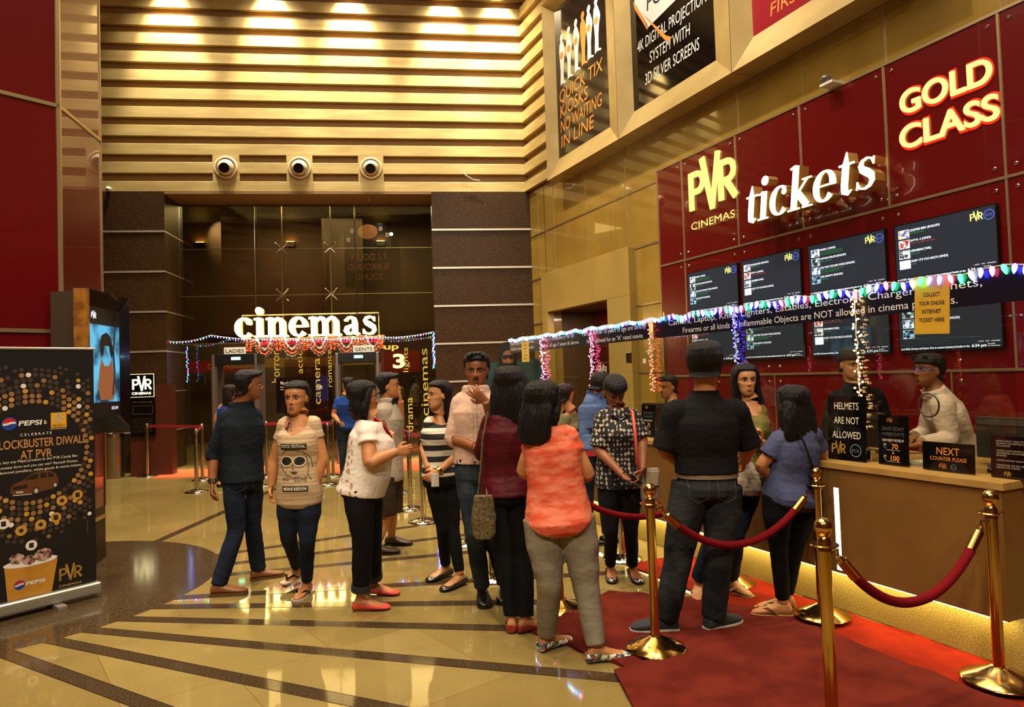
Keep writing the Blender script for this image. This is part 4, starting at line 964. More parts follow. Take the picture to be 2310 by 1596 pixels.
cloth('red_carpet', (fa(1375, 1335), fa(1200, 1432), fa(1560, 1560), fa(1880, 1395)), RED, 'crumpled dark red felt carpet under the black-shirted man', .012, seed=9)
cloth('orange_red_carpet', (CT(-.62, 0, .02), CT(-.62, 0, .62), CT(2.7, 0, .5), CT(2.7, 0, .02)), RED2, 'brighter orange red carpet strip along the counter plinth', .006, seed=4, th=.005)
cloth('entrance_carpet', (floor_at(340, 1081), floor_at(1010, 1060), BW(-2.1, 0, -.1), BW(-7.1, 0, -.1)), ORC, 'orange carpet in front of the glass entrance', .002, n=20, seed=1)

# ================================================================ posts with ropes and belts
def brass_post():
    t = thing('brass_stanchion', 'x', 'stanchion', (0, 0, 0), 'brass rope stanchions')
    bm = BM(); lathe(bm, [(.165, 0), (.17, .006), (.165, .014), (.10, .038), (.045, .066), (.034, .074)], (0, 0, 0), 48); obj('base', bm, BRASS, t, smooth=50)
    bm = BM(); lathe(bm, [(.026, .06), (.026, .80), (.030, .80), (.030, .815), (.026, .82)], (0, 0, 0), 32); obj('pole', bm, BRASS, t, smooth=40)
    bm = BM(); lathe(bm, [(.032, .815), (.056, .822), (.060, .826), (.056, .831), (.030, .833)], (0, 0, 0), 32); obj('ring_collar', bm, BRASS, t, smooth=40)
    bm = BM(); lathe(bm, [(.028, .832), (.030, .84), (.024, .856), (.020, .862), (.026, .872), (.036, .886), (.0385, .902), (.035, .92), (.023, .935), (.004, .942)], (0, 0, 0), 32); obj('ball_finial', bm, BRASS, t, smooth=60)
    return t
CHS = M('chrome_stanchion', '#cfc8bc', rough=.08, metal=1); BELT = M('red_belt', '#a81420', rough=.8)
def chrome_post():
    t = thing('chrome_stanchion', 'x', 'stanchion', (0, 0, 0), 'chrome belt stanchions')
    bm = BM(); lathe(bm, [(.165, 0), (.17, .008), (.165, .016), (.09, .035), (.035, .05)], (0, 0, 0), 40); obj('base', bm, CHS, t, smooth=50)
    bm = BM(); lathe(bm, [(.030, .04), (.030, .86)], (0, 0, 0), 28); obj('pole', bm, CHS, t, smooth=40)
    bm = BM(); lathe(bm, [(.034, .85), (.034, .955), (.028, .965), (.002, .967)], (0, 0, 0), 28); obj('belt_head', bm, CHS, t, smooth=40)
    return t
BP = {'front': V((1.30, 2.93, 0)), 'a': V((.768, 3.964, 0)), 'b': V((1.914, 4.389, 0)), 'c': V((2.36, 3.43, 0)), 'd': V((.278, 4.751, 0)), 'e': floor_at(1655, 1318)}
BL = {'front': 'brass stanchion standing nearest the camera, its foot below the photo', 'a': 'brass stanchion before the legs of the man in black shirt', 'b': 'brass stanchion beside the woman in blue shirt', 'c': 'brass stanchion by the near end of the counter', 'd': 'brass stanchion half hidden behind the woman in orange top', 'e': 'brass stanchion hidden behind the long-haired woman by the plinth'}
proto = None
for k, p in BP.items():
    o = proto if proto is None else copy_tree(proto)
    if proto is None: o = proto = brass_post()
    o.location = p + V((0, 0, .030 if k in 'abc' or k == 'front' else 0)); o['label'] = BL[k]
ROPE = M('red_velvet_rope', '#6a0b11', rough=.9, spec=.1, bump=.3, bscale=200)
def rope(label, p, q, sagz, z0=.80):
    p, q = V(p), V(q); d = (q - p).normalized(); t = thing('velvet_rope', label, 'rope', p.lerp(q, .5) + V((0, 0, z0 - sagz)), 'red velvet ropes')
    A, B_ = p + d * .06 + V((0, 0, z0 + .02)), q - d * .06 + V((0, 0, z0 + .02))
    L_ = (B_ - A).length
    def P(s): x = 2 * s - 1; return A.lerp(B_, s) + V((0, 0, -sagz * (1 - abs(x) ** 2.1)))
    e = .11 / L_
    bm = BM(); tube(bm, [P(e + (1 - 2 * e) * k / 40) for k in range(41)], .0225, 14); obj('rope_cover', bm, ROPE, t, smooth=60)
    for s0, s1, pp in ((e, .02, A), (1 - e, .98, B_)):
        bm = BM(); a, b = P(s0 + (.01 if s0 < .5 else -.01)), P(s1); m_ = a.lerp(b, .78); tube(bm, [a, m_, m_.lerp(b, .3), b], [.0245, .0245, .015, .008], 14)
        tube(bm, [b, b + V((0, 0, .03)), (pp - d * .02) if s0 < .5 else (pp + d * .02), ((pp - d * .02) if s0 < .5 else (pp + d * .02)) + V((0, 0, -.015))], .0055, 8); obj('brass_end', bm, BRASS, t, smooth=40)
rope('red rope before the man in black shirt and the woman in blue shirt', BP['a'], BP['b'], .27)
rope('red rope nearest the camera, before the counter front', BP['front'], BP['c'], .30)
rope('red rope behind the woman in orange top, before the patterned blouse', BP['d'], BP['e'], .25)
CPX = ((333, 1082, 'beside the pedestal with the lit logo'), (444, 1117, 'in front of the left security gate'), (457, 1090, 'just behind the post in front of the left gate'), (590, 1106, 'between the navy-shirted man and the printed T-shirt woman'), (602, 1082, 'behind the left shoulder of the printed T-shirt woman'),
       (741, 1101, 'right behind the printed T-shirt woman'), (752, 1082, 'beside the man in blue T-shirt'), (905, 1120, 'behind the man in grey polo shirt'), (926, 1156, 'between the polo man and the striped top woman'), (955, 1184, 'behind the legs of the striped top woman'),
       (1054, 1234, 'behind the man in pink shirt'), (1112, 1312, 'between the pink-shirted man and the maroon top woman'), (1405, 1268, 'behind the patterned blouse woman'))
cproto = None; CPOS = []
for x, y, lb in CPX:
    o = copy_tree(cproto) if cproto else chrome_post()
    cproto = cproto or o
    o.location = floor_at(x, y - 6); o['label'] = 'chrome belt stanchion ' + lb; CPOS.append(o.location.copy())
def belt(i, j, label, sg=.0):
    p, q = CPOS[i], (CPOS[j] if isinstance(j, int) else V(j)); bm = BM(); n = 12; d = (q - p).normalized(); nn = V((-d.y, d.x, 0)) * .0015
    A = []
    for k in range(n + 1):
        c = p.lerp(q, k / n) + d * (.036 if k == 0 else -.036 if k == n else 0); z = .915 - sg * (1 - (2 * k / n - 1) ** 2)
        A.append([bm.verts.new(c + s * nn + V((0, 0, z + h_))) for s, h_ in ((-1, -.024), (1, -.024), (1, .024), (-1, .024))])
    quad_faces(bm, A); tag(obj('barrier_belt', bm, BELT), label, 'belt', 'red belts between chrome stanchions')
belt(0, 2, 'red barrier belt from the lit pedestal to the left gate'); belt(1, 2, 'short red barrier belt between the two posts by the left gate')
belt(4, 6, 'red barrier belt behind the printed T-shirt woman'); belt(3, 4, 'short red barrier belt left of the printed T-shirt woman'); belt(5, 6, 'short red barrier belt beside the man in blue T-shirt')
belt(7, 8, 'sagging red barrier belt between the polo man and the striped top woman', .05); belt(7, 10, 'long red barrier belt behind the striped top woman', .02); belt(10, 12, 'red barrier belt behind the pink shirt and the maroon top', .02)

# ================================================================ left side: display, pedestal, bin, roll-up banner
BF = Fr((-3.56, 5.68, -.10), (-.11, .994, 0), (.994, .11, 0))
t = thing('wall_display', 'lit portrait poster display in a black and gold case on the red column', 'display', BF(.35, 1.36, -.1))
bm = BM(); fbox(bm, BF, 0, .72, 1.36, 2.54, -.26, -.03); obj('case', bm, M('case_brown', '#3a2614', rough=.5), t)
bm = BM(); fbox(bm, BF, -.045, .0, 1.34, 2.56, -.06, .045); obj('gold_edge', bm, M('gold_leaf_edge', '#b87a2c', rough=.4, mix='#8a5418', mscale=12, metal=.4), t)
bm = BM(); a = [(0, 1.34), (.74, 1.34), (.74, 2.56), (0, 2.56)]; i = [(.09, 1.47), (.65, 1.47), (.65, 2.43), (.09, 2.43)]
o = [bm.verts.new(BF(u, z, .045)) for u, z in a]; ii = [bm.verts.new(BF(u, z, -.01)) for u, z in i]; b_ = [bm.verts.new(BF(u, z, -.04)) for u, z in a]
for k in range(4):
    j = (k + 1) % 4; bm.faces.new((o[k], o[j], ii[j], ii[k])); bm.faces.new((b_[k], b_[j], o[j], o[k]))
bm.faces.new(b_); obj('bezel', bm, BLACKG, t)
jung = thumb_mat(20, '#06283e', '#4a9cc8'); jung.node_tree.nodes['Noise Texture'].inputs['Scale'].default_value = 4
bm = BM(); fbox(bm, BF, .09, .65, 1.47, 2.43, -.02, -.008); obj('screen', bm, jung, t)
for za, zb in ((2.28, 2.43), (1.47, 1.6)):
    bm = BM(); flat(bm, [(.09, za), (.65, za), (.65, zb), (.09, zb)], lambda u, z: BF(u, z, -.0065)); obj('black_band', bm, BLACK, t)
bm = BM(); pvr_logo(bm, lambda x, y, d: BF(x, y, -.005), .13, 2.33, .05); text(bm, '8:32 AM', lambda x, y: BF(x, y, -.005), .48, 1.53, .03, width=.12); obj('lettering', bm, TXW, t)
bm = BM()
flat(bm, [(.30, 1.98), (.36, 1.92), (.44, 1.92), (.50, 1.99), (.52, 1.88), (.56, 1.72), (.52, 1.62), (.28, 1.62), (.24, 1.74), (.27, 1.90)], lambda u, z: BF(u, z, -.006)); obj('figure', bm, glow('film_figure', '#b0683a', .7, 'NONE'), t)
bm = BM(); flat(bm, [(.30, 2.0), (.27, 2.10), (.31, 2.19), (.40, 2.22), (.48, 2.18), (.52, 2.08), (.50, 1.97), (.46, 2.04), (.44, 2.1), (.36, 2.1), (.34, 2.02)], lambda u, z: BF(u, z, -.0055)); tube(bm, [BF(.56, 2.27, -.005), BF(.52, 2.05, -.005), BF(.54, 1.85, -.005), BF(.50, 1.66, -.005)], .008, 6); obj('dark_hair_and_vine', bm, INK, t)
KF = Fr((-6.98, 12.38, 0), UB, NB)
t = thing('information_pedestal', 'red-brown pedestal with a small lit logo sign and black info panel by the entrance', 'pedestal', KF(.3, 0, 0))
bm = BM(); fbox(bm, KF, 0, .72, 0, 1.66, -.30, -.08); obj('body', bm, M('red_brown_laminate', '#4a2014', rough=.35), t)
bm = BM(); fbox(bm, KF, .02, .44, .72, 1.42, -.08, -.05); obj('info_panel', bm, BLACKG, t); bm = BM(); fbox(bm, KF, .0, .44, 1.44, 1.86, -.10, -.03); obj('sign_box', bm, BLACKG, t)
bm = BM(); pvr_logo(bm, lambda x, y, d: KF(x, y, -.028), .06, 1.58, .19, 0, 0, None); text(bm, 'CINEMAS', lambda x, y: KF(x, y, -.028), .22, 1.49, .045, 'C', bold=.02, width=.33); obj('sign_lettering', bm, glow('lit_pedestal', '#fff0b0', 4), t)
bm = BM()
for q in ((.0, 1.855, .44, 1.865), (.432, 1.44, .442, 1.86), (.0, 1.44, .44, 1.448)): fbox(bm, KF, q[0], q[2], q[1], q[3], -.03, -.026)
obj('lit_edge', bm, glow('lit_edge', '#fff0b0', 1.5), t)
bm = BM(); text(bm, 'We want you safe', lambda x, y: KF(x, y, -.049), .23, 1.34, .03, 'C', width=.34)
for k in range(9): text(bm, 'mmmmnmm nmnmm nnmm mmnn'[k % 4:], lambda x, y: KF(x, y, -.049), .05, 1.05 - .03 * k, .008, width=.34)
for q in ((.06, 1.13, .40, 1.135), (.06, 1.28, .40, 1.285), (.06, 1.13, .065, 1.285), (.395, 1.13, .40, 1.285)): flat(bm, [(q[0], q[1]), (q[2], q[1]), (q[2], q[3]), (q[0], q[3])], lambda x, y: KF(x, y, -.049))
obj('panel_lettering', bm, M('dim_gold_ink', '#7a6238', rough=.5), t)
t = thing('waste_bin', 'round brushed steel waste bin against the left granite pier', 'bin', floor_at(254, 1078))
bl_ = floor_at(254, 1078); bm = BM(); lathe(bm, [(.19, 0), (.20, .01), (.20, .74), (.19, .75)], bl_, 40); obj('body', bm, M('brushed_steel', '#b8a688', rough=.32, metal=1, mix='#9c8a6c', mscale=4, stretch=(1, 1, .1)), t, smooth=40); bm = BM(); lathe(bm, [(.205, .74), (.205, .79), (.19, .80), (.12, .80), (.11, .77)], bl_, 40); obj('rim', bm, CHROME, t, smooth=40)
# roll-up banner
B0, B1 = V((-3.98, 4.50, 0)), V((-3.30, 5.38, 0)); BD = (B1 - B0).normalized(); BB = Fr(B0, BD, V((BD.y, -BD.x, 0))); BL_ = (B1 - B0).length
t = thing('rollup_banner', 'tall black roll-up banner reading BLOCKBUSTER DIWALI, with a dotted ring', 'banner', BB(BL_ / 2, 0, 0))
bm = BM(); fbox(bm, BB, -.02, BL_ + .02, .03, .12, -.06, .05); bevel(bm, .025, 3); obj('base_cassette', bm, M('silver_aluminium', '#b0aa9c', rough=.35, metal=.7), t)
for u in (.30, BL_ - .28):
    bm = BM(); fbox(bm, BB, u - .03, u + .03, .0, .03, -.14, .14); bevel(bm, .006, 2); obj('foot', bm, MATS['silver_aluminium'], t)
bm = BM(); fbox(bm, BB, 0, BL_, .11, 1.93, -.008, -.003); SHEET = M('banner_black', '#0d0b0a', rough=.45); obj('printed_sheet', bm, SHEET, t)
bm = BM(); tube(bm, [BB(-.01, 1.935, -.006), BB(BL_ + .01, 1.935, -.006)], .010, 10); obj('top_rail', bm, MATS['silver_aluminium'], t)
bm = BM(); tube(bm, [BB(BL_ / 2, .1, -.03), BB(BL_ / 2, 1.93, -.02)], .010, 8); obj('support_pole', bm, MATS['silver_aluminium'], t)
def bf(x, y, d=.0): return BB(x, y, d - .0018)
def bp(px, py): return on(BB, px, py)
def bx(px, py=1000): return bp(px, py)[0]
cx_, cy_ = bp(74, 1020)
dots = {'a': BM(), 'b': BM(), 'c': BM(), 'd': BM()}
for ring in range(8):
    rr = .362 + .038 * ring; n_ = int(2 * pi * rr / .043)
    for k in range(n_):
        an = 2 * pi * (k + .5 * (ring % 2)) / n_; x, y = cx_ + rr * cos(an), cy_ + rr * sin(an) * 1.03
        if not (.02 < x < BL_ - .02 and .5 < y < 1.80) or random.random() < .045 * ring: continue
        c_ = random.choices('abcd', (max(1, 7 - ring * .8), 2 + ring * 2.4, max(.2, 1.6 - .2 * ring), .5))[0]
        flat(dots[c_], circ(x, y, .0178 if ring < 6 else .015, 10), bf)
for c_, col in (('a', '#8a6238'), ('b', '#3a2a1c'), ('c', '#b8862c'), ('d', '#d8cfc0')): obj('printed_dots', dots[c_], M('dot_' + {'a': 'tan', 'b': 'umber', 'c': 'gold', 'd': 'cream'}[c_], col, rough=.5), t)['kind'] = 'stuff'
TAN = M('print_tan', '#b8804a', rough=.5)
def line(bm, s, pr_, pl_, py_, h, d=0, **kw):
    """lettering from pixel column pl_ to pr_ on the banner, its baseline at row py_"""
    a, z = bp(pl_, py_); b, _ = bp(pr_, py_); text(bm, s, lambda x, y: bf(x, y, d), b, z, h, 'R', width=b - a, **kw)
bm = BM(); line(bm, 'BLOCKBUSTER DIWALI', 190, -14, 1017, .064, bold=.012); line(bm, 'AT PVR', 118, 46, 1037, .064, bold=.012); obj('tan_lettering', bm, TAN, t)
bm = BM(); line(bm, 'C E L E B R A T E', 117, 46, 985, .020); line(bm, '&', 106, 99, 957, .030)
for k, (s, a, b) in enumerate((('This Diwali, buy any Pepsi product at the PVR Candy Bar,', -45, 177), ('fill the contest form and you can win* Renault Duster,', -30, 177), ('bikes, diamond jewellery, white goods & movie tickets.', -30, 185))): line(bm, s, b, a, 1053 + 11 * k, .019)
line(bm, 'DRIVE THE CHANGE', 150, 114, 970, .009); obj('white_lettering', bm, CREAMINK, t)
BLU, RDI, WHI = M('print_blue', '#1c3a8c', rough=.4), M('print_red', '#b81c22', rough=.4), M('print_white', '#d8d4cc', rough=.4)
def soda(cx, cy, r, wd):
    b1, b2, b3, b4 = BM(), BM(), BM(), BM()
    flat(b1, circ(cx, cy, r, 24), lambda x, y: bf(x, y, .0012))
    flat(b2, arc(cx, cy, r * .86, r * .86, 20, 170, 16) + [(cx - r * .3, cy + r * .10), (cx + r * .25, cy + r * .30)], lambda x, y: bf(x, y, .0018))
    flat(b3, [(cx - r * .86, cy + r * .08), (cx - r * .3, cy + r * .10), (cx + r * .25, cy + r * .30), (cx + r * .84, cy + r * .25), (cx + r * .80, cy - r * .05), (cx + r * .3, cy - r * .02), (cx - r * .3, cy - r * .22), (cx - r * .80, cy - r * .25)], lambda x, y: bf(x, y, .0022))
    text(b4, 'PEPSI', lambda x, y: bf(x, y, .0018), cx + r * 1.15, cy - r * .38, r * .75, bold=.03, shear=.12, width=wd)
    obj('soda_logo_blue', b1, BLU, t); obj('soda_logo_red', b2, RDI, t); obj('soda_logo_white', b3, WHI, t); obj('soda_lettering', b4, WHI, t)
c_ = bp(21, 957); soda(c_[0], c_[1], .048, bp(93, 955)[0] - bp(39, 955)[0])
a, b = bp(115, 966), bp(150, 930)
bm = BM(); flat(bm, [(a[0], a[1]), (b[0], a[1]), (b[0], b[1]), (a[0], b[1])], bf); obj('yellow_square', bm, M('print_yellow', '#d89a1c', rough=.4), t)
bm = BM(); qx, qz = (a[0] + b[0]) / 2, a[1] + (b[1] - a[1]) * .62; e = .72
for a0 in ((0, .05, .034, 0), (.034, 0, 0, -.05), (0, -.05, -.034, 0), (-.034, 0, 0, .05)): stroke(bm, [(qx + a0[0] * e, qz + a0[1] * e), (qx + a0[2] * e, qz + a0[3] * e)], .013, lambda x, y, d: bf(x, y, .001 + d), 0, .0004)
obj('diamond_logo', bm, M('print_silver', '#a8a49c', rough=.4), t)
bm = BM(); text(bm, 'RENAULT', lambda x, y: bf(x, y, .001), qx, a[1] + .008, .017, 'C', bold=.01, width=(b[0] - a[0]) * .8); obj('black_lettering', bm, INK, t)
# printed car
CARB, CARD = M('print_car_brown', '#5a3418', rough=.4), M('print_car_glass', '#1c1614', rough=.4)
a, b = bp(24, 1128), bp(132, 1080); ck = (b[0] - a[0]) / .47
def cf(pts): return [(a[0] + x * ck, a[1] + .01 + y * ck) for x, y in pts]
bm = BM(); flat(bm, cf([(0, .05), (.0, .11), (.03, .15), (.12, .18), (.20, .245), (.26, .265), (.38, .26), (.44, .22), (.47, .15), (.47, .09), (.44, .05), (.30, .03), (.20, .01), (.05, .02)]), bf); obj('car_body', bm, CARB, t)
for q in ([(.135, .18), (.205, .235), (.27, .24), (.26, .185)], [(.285, .185), (.29, .24), (.35, .24), (.355, .185)], [(.37, .185), (.365, .24), (.41, .225), (.43, .185)]): bm = BM(); flat(bm, cf(q), lambda x, y: bf(x, y, .001)); obj('car_window', bm, CARD, t)
bm = BM(); flat(bm, cf([(.02, .085), (.02, .12), (.16, .13), (.16, .09)]), lambda x, y: bf(x, y, .001)); obj('car_grille', bm, CARD, t)
for x, y, r in ((.245, .045, .042), (.435, .085, .036)):
    bm = BM(); flat(bm, cf(circ(x, y, r * .8, 18, r)), lambda x, y: bf(x, y, .0014)); o = obj('car_wheel', bm, INK, t); bm = BM(); flat(bm, cf(circ(x, y, r * .5, 14, r * .62)), lambda x, y: bf(x, y, .0018)); obj('wheel_hub', bm, M('print_light_grey', '#b0a898', rough=.4), o)
bm = BM(); flat(bm, cf([(.05, .045), (.05, .065), (.12, .06), (.12, .04)]), lambda x, y: bf(x, y, .0018)); obj('number_plate', bm, MATS['print_light_grey'], t); bm = BM(); flat(bm, cf([(.02, .02), (.02, .03), (.2, .02), (.2, .01)]), lambda x, y: bf(x, y, .0018)); obj('bumper_guard', bm, MATS['print_light_grey'], t)
# round icons and the drink bucket
for k, (x, y, c_) in enumerate(((175, 1117, 'c'), (140, 1130, 'c'), (126, 1168, 'c'), (92, 1184, 'c'), (48, 1198, 'c'), (8, 1183, 'd'), (71, 1231, 'd'))):
    xx, zz = bp(x, y); bm = BM(); flat(bm, circ(xx, zz, .037, 20), lambda a, b: bf(a, b, .001)); o = obj('round_icon', bm, MATS['dot_gold' if c_ == 'c' else 'dot_cream'], t)
    bm = BM(); q = .015; flat(bm, [(xx - q, zz - q * 1.2), (xx + q, zz - q * 1.2), (xx + q, zz + q * 1.2), (xx - q, zz + q * 1.2)] if k in (0, 2, 5, 6) else circ(xx, zz, q, 10), lambda a, b: bf(a, b, .0014)); obj('icon_symbol', bm, INK, o)
P_ = [bp(17, 1358), bp(117, 1335), bp(130, 1260), bp(9, 1278)]
bm = BM(); flat(bm, P_, lambda a, b: bf(a, b, .001)); obj('printed_bucket', bm, M('print_bucket', '#c08a30', rough=.4, mix='#a87020', mscale=3), t)
c_ = bp(70, 1268); rx_ = (bp(131, 1260)[0] - bp(8, 1278)[0]) / 2
bm = BM(); flat(bm, circ(c_[0], c_[1], rx_, 28, .03), lambda a, b: bf(a, b, .0014)); obj('bucket_rim', bm, WHI, t)
for x, y, r in ((38, 1262, .05), (66, 1264, .045), (98, 1252, .06)): q = bp(x, y); bm = BM(); flat(bm, circ(q[0], q[1], r, 9, r * .8), lambda a, b: bf(a, b, .0018 + .0002 * (x == 66) + .0004 * (x == 98))); obj('ice_cube', bm, M('print_ice', '#4a1c14', rough=.3, mix='#c0a090', mscale=30), t)
c_ = bp(44, 1321); soda(c_[0], c_[1], .034, bp(101, 1309)[0] - bp(57, 1312)[0])
a, b = bp(133, 1312), bp(184, 1300); bm = BM(); pvr_logo(bm, lambda x, y, d: bf(x, y, .001), a[0], a[1], (b[0] - a[0]) / 1.72); text(bm, 'CINEMAS', bf, (a[0] + b[0]) / 2, a[1] - .05, .017, 'C', width=b[0] - a[0]); obj('logo_lettering', bm, MATS['gold_ink'], t)
q = bp(199, 1205); bm = BM(); text(bm, '*Conditions apply', lambda x, y: bf(q[0] - y, q[1] + x), 0, 0, .011, width=.11); obj('small_print', bm, MATS['grey_ink'], t)
# film standee near the corner
SF = Fr(TW(.55, 0, .9), UT, NT)
ST = Fr(CT(-4.9, 0, -.3), UB, NB)
t = thing('film_standee', 'cardboard film standee of a long-haired man in dark glasses behind the counter glass', 'standee', ST(0, 0, 0))
bm = BM(); prism(bm, [(-.45, 0), (.62, 0), (.62, 1.55), (.45, 1.85), (-.45, 1.8)], lambda x, y, d: ST(x, y, d), -.03, -.01); obj('teal_board', bm, M('standee_teal', '#2c5a58', rough=.5, mix='#16302e', mscale=3), t)
HM = [(-.24, 1.0), (.30, 1.0), (.33, 1.5), (.22, 1.64), (.12, 1.68), (.15, 1.9), (.14, 2.05), (.04, 2.12), (-.08, 2.10), (-.15, 1.98), (-.13, 1.72), (-.20, 1.62), (-.27, 1.45)]
bm = BM(); prism(bm, HM, lambda x, y, d: ST(x, y, d), -.01, .0); obj('figure', bm, M('standee_dark', '#15100e', rough=.5), t)
bm = BM(); prism(bm, circ(.0, 1.87, .085, 18, .12), lambda x, y, d: ST(x, y, d), 0, .003); obj('face', bm, M('standee_skin', '#9a6440', rough=.5), t)
bm = BM(); prism(bm, [(-.08, 1.92), (.08, 1.92), (.075, 1.86), (.02, 1.86), (0, 1.89), (-.02, 1.86), (-.075, 1.86)], lambda x, y, d: ST(x, y, d), .003, .006); prism(bm, [(-.07, 1.80), (.07, 1.80), (.05, 1.755), (-.05, 1.755)], lambda x, y, d: ST(x, y, d), .003, .006); obj('glasses_and_beard', bm, INK, t)
# glowing panel in the alcove, stands in for a reflection in the glass
t = thing('alcove_reflection', 'glowing panel in the red alcove standing in for a reflected poster of two men', 'poster', TW(1.9, 1.1, -.98)); bm = BM(); fbox(bm, TW, 1.45, 2.35, 1.0, 1.9, -1.0, -.96); obj('panel', bm, glow('alcove_black', '#0c0806', .4), t)
bm = BM(); flat(bm, [(1.5, 1.12), (2.3, 1.12), (2.3, 1.72), (1.5, 1.72)], lambda x, y: TW(x, y, -.957)); obj('picture', bm, glow('alcove_tan', '#8a6838', .7, 'NONE'), t)
bm = BM(); b2 = BM()
for c in (1.72, 2.12): flat(bm, [(c - .17, 1.12), (c + .17, 1.12), (c + .14, 1.34), (c + .04, 1.4), (c - .04, 1.4), (c - .14, 1.34)], lambda x, y: TW(x, y, -.955)); flat(b2, circ(c, 1.5, .07, 16, .1), lambda x, y: TW(x, y, -.955))
obj('suits', bm, INK, t); obj('faces', b2, glow('alcove_skin', '#c08a5a', .6, 'NONE'), t); bm = BM(); text(bm, 'GOLD CLASS', lambda x, y: TW(x, y, -.955), 1.9, 1.78, .05, 'C', width=.36); obj('lettering', bm, TXW, t)
# steel hinge patch of the glass partition and a small white sticker
a, z = on(CT, 1418, 808, GWC); bm = BM(); fbox(bm, CT, a - .03, a + .035, z - .055, z + .055, GWC - .018, GWC + .012); bevel(bm, .003, 1); tag(obj('glass_fitting', bm, CHROME), 'steel hinge patch on the counter glass before the beige portal', 'glass fitting')
a, z = on(CT, 1454, 815, GWC); bm = BM(); fbox(bm, CT, a - .022, a + .022, z - .022, z + .022, GWC + .001, GWC + .003); tag(obj('sticker', bm, WHITE), 'small square white sticker on the counter glass left of the red lights', 'sticker')
# ================================================================ people
def solid(bm, voxel, smooth=3, disp=None):
    """fuse overlapping closed pieces into one continuous surface"""
    me = bpy.data.meshes.new('tmp'); bmesh.ops.recalc_face_normals(bm, faces=bm.faces); bm.to_mesh(me); bm.free()
    o = bpy.data.objects.new('tmp', me); COL.objects.link(o)
    r = o.modifiers.new('r', 'REMESH'); r.mode = 'VOXEL'; r.voxel_size = voxel
    if smooth:
        s = o.modifiers.new('s', 'SMOOTH'); s.factor = .5; s.iterations = smooth
    dg = bpy.context.evaluated_depsgraph_get(); out = bpy.data.meshes.new_from_object(o.evaluated_get(dg))
    bpy.data.objects.remove(o); bpy.data.meshes.remove(me)
    if disp:
        nv = len(out.vertices); ns = [v.normal.copy() for v in out.vertices]
        for v, n in zip(out.vertices, ns): v.co += n * disp(v.co, n)
    out.polygons.foreach_set('use_smooth', [True] * len(out.polygons))
    return out
def cut(me, fn):
    """open a shell: drop the faces whose centre satisfies fn"""
    bm = BM(); bm.from_mesh(me)
    bmesh.ops.delete(bm, geom=[f for f in bm.faces if fn(f.calc_center_median())], context='FACES')
    edge = [(v, [e.other_vert(v) for e in v.link_edges if e.is_boundary]) for v in bm.verts if v.is_boundary]
    for _ in range(10):     # even out the cut rim
        new = [(v, v.co * .4 + (n[0].co + n[1].co) * .3) for v, n in edge if len(n) == 2]
        for v, c in new: v.co = c
    bm.to_mesh(me); bm.free(); return me
def loft(bm, secs, n=20, ex=2.3):
    """closed loft through (centre, side axis, front axis, half width, half depth front, half depth back)"""
    rings = []
    for c, sx, fy, a, bf_, bb_ in secs:
        r = []
        for k in range(n):
            t = 2 * pi * k / n; ct, st_ = cos(t), sin(t)
            x = abs(ct) ** (2 / ex) * (1 if ct >= 0 else -1); y = abs(st_) ** (2 / ex) * (1 if st_ >= 0 else -1)
            r.append(bm.verts.new(c + sx * (a * x) + fy * ((bf_ if y >= 0 else bb_) * y)))
        rings.append(r)
    quad_faces(bm, rings)
def limb(bm, pts, rs, seg=14, sub=5):
    """smooth tapering tube through joints (Catmull-Rom)"""
    P = [V(p) for p in pts]; n = len(P); A = []; R = []
    for i in range(n - 1):
        p0, p1, p2, p3 = P[max(i - 1, 0)], P[i], P[i + 1], P[min(i + 2, n - 1)]
        for k in range(sub):
            t = k / sub; tt = .5 * ((2 * p1) + (p2 - p0) * t + (2 * p0 - 5 * p1 + 4 * p2 - p3) * t * t + (3 * p1 - p0 - 3 * p2 + p3) * t ** 3)
            A.append(p1.lerp(p2, t).lerp(tt, .6)); s = t * t * (3 - 2 * t); R.append(rs[i] * (1 - s) + rs[i + 1] * s)
    A.append(P[-1]); R.append(rs[-1]); tube(bm, A, R, seg)
SKIN = {'a': M('skin_tan', '#b87c4c', rough=.5, spec=.3, sss=.12, mix='#ac7144', mscale=12), 'b': M('skin_brown', '#8c5430', rough=.5, spec=.35, sss=.12, mix='#7e4a2a', mscale=12), 'c': M('skin_light_tan', '#c0885a', rough=.5, spec=.35, sss=.12, mix='#b47c4e', mscale=12)}
HAIRM = M('black_hair', '#080505', rough=.48, spec=.3, mix='#120b08', mscale=3, bump=.8, bscale=34, bstretch=(7, 7, .6))
HAIRB = M('dark_brown_hair', '#150a06', rough=.48, spec=.3, mix='#22110a', mscale=3, bump=.8, bscale=30, bstretch=(7, 7, .7))
EYEW = M('eye_white', '#c8c0b4', rough=.2); IRIS = M('eye_iris', '#160c08', rough=.1); BROW = M('eyebrow', '#120a07', rough=.8)
LIP = {'a': M('lips_rose', '#8c3c30', rough=.4), 'b': M('lips_brown', '#74402f', rough=.5), 'c': M('lips_pink', '#a04a40', rough=.4)}

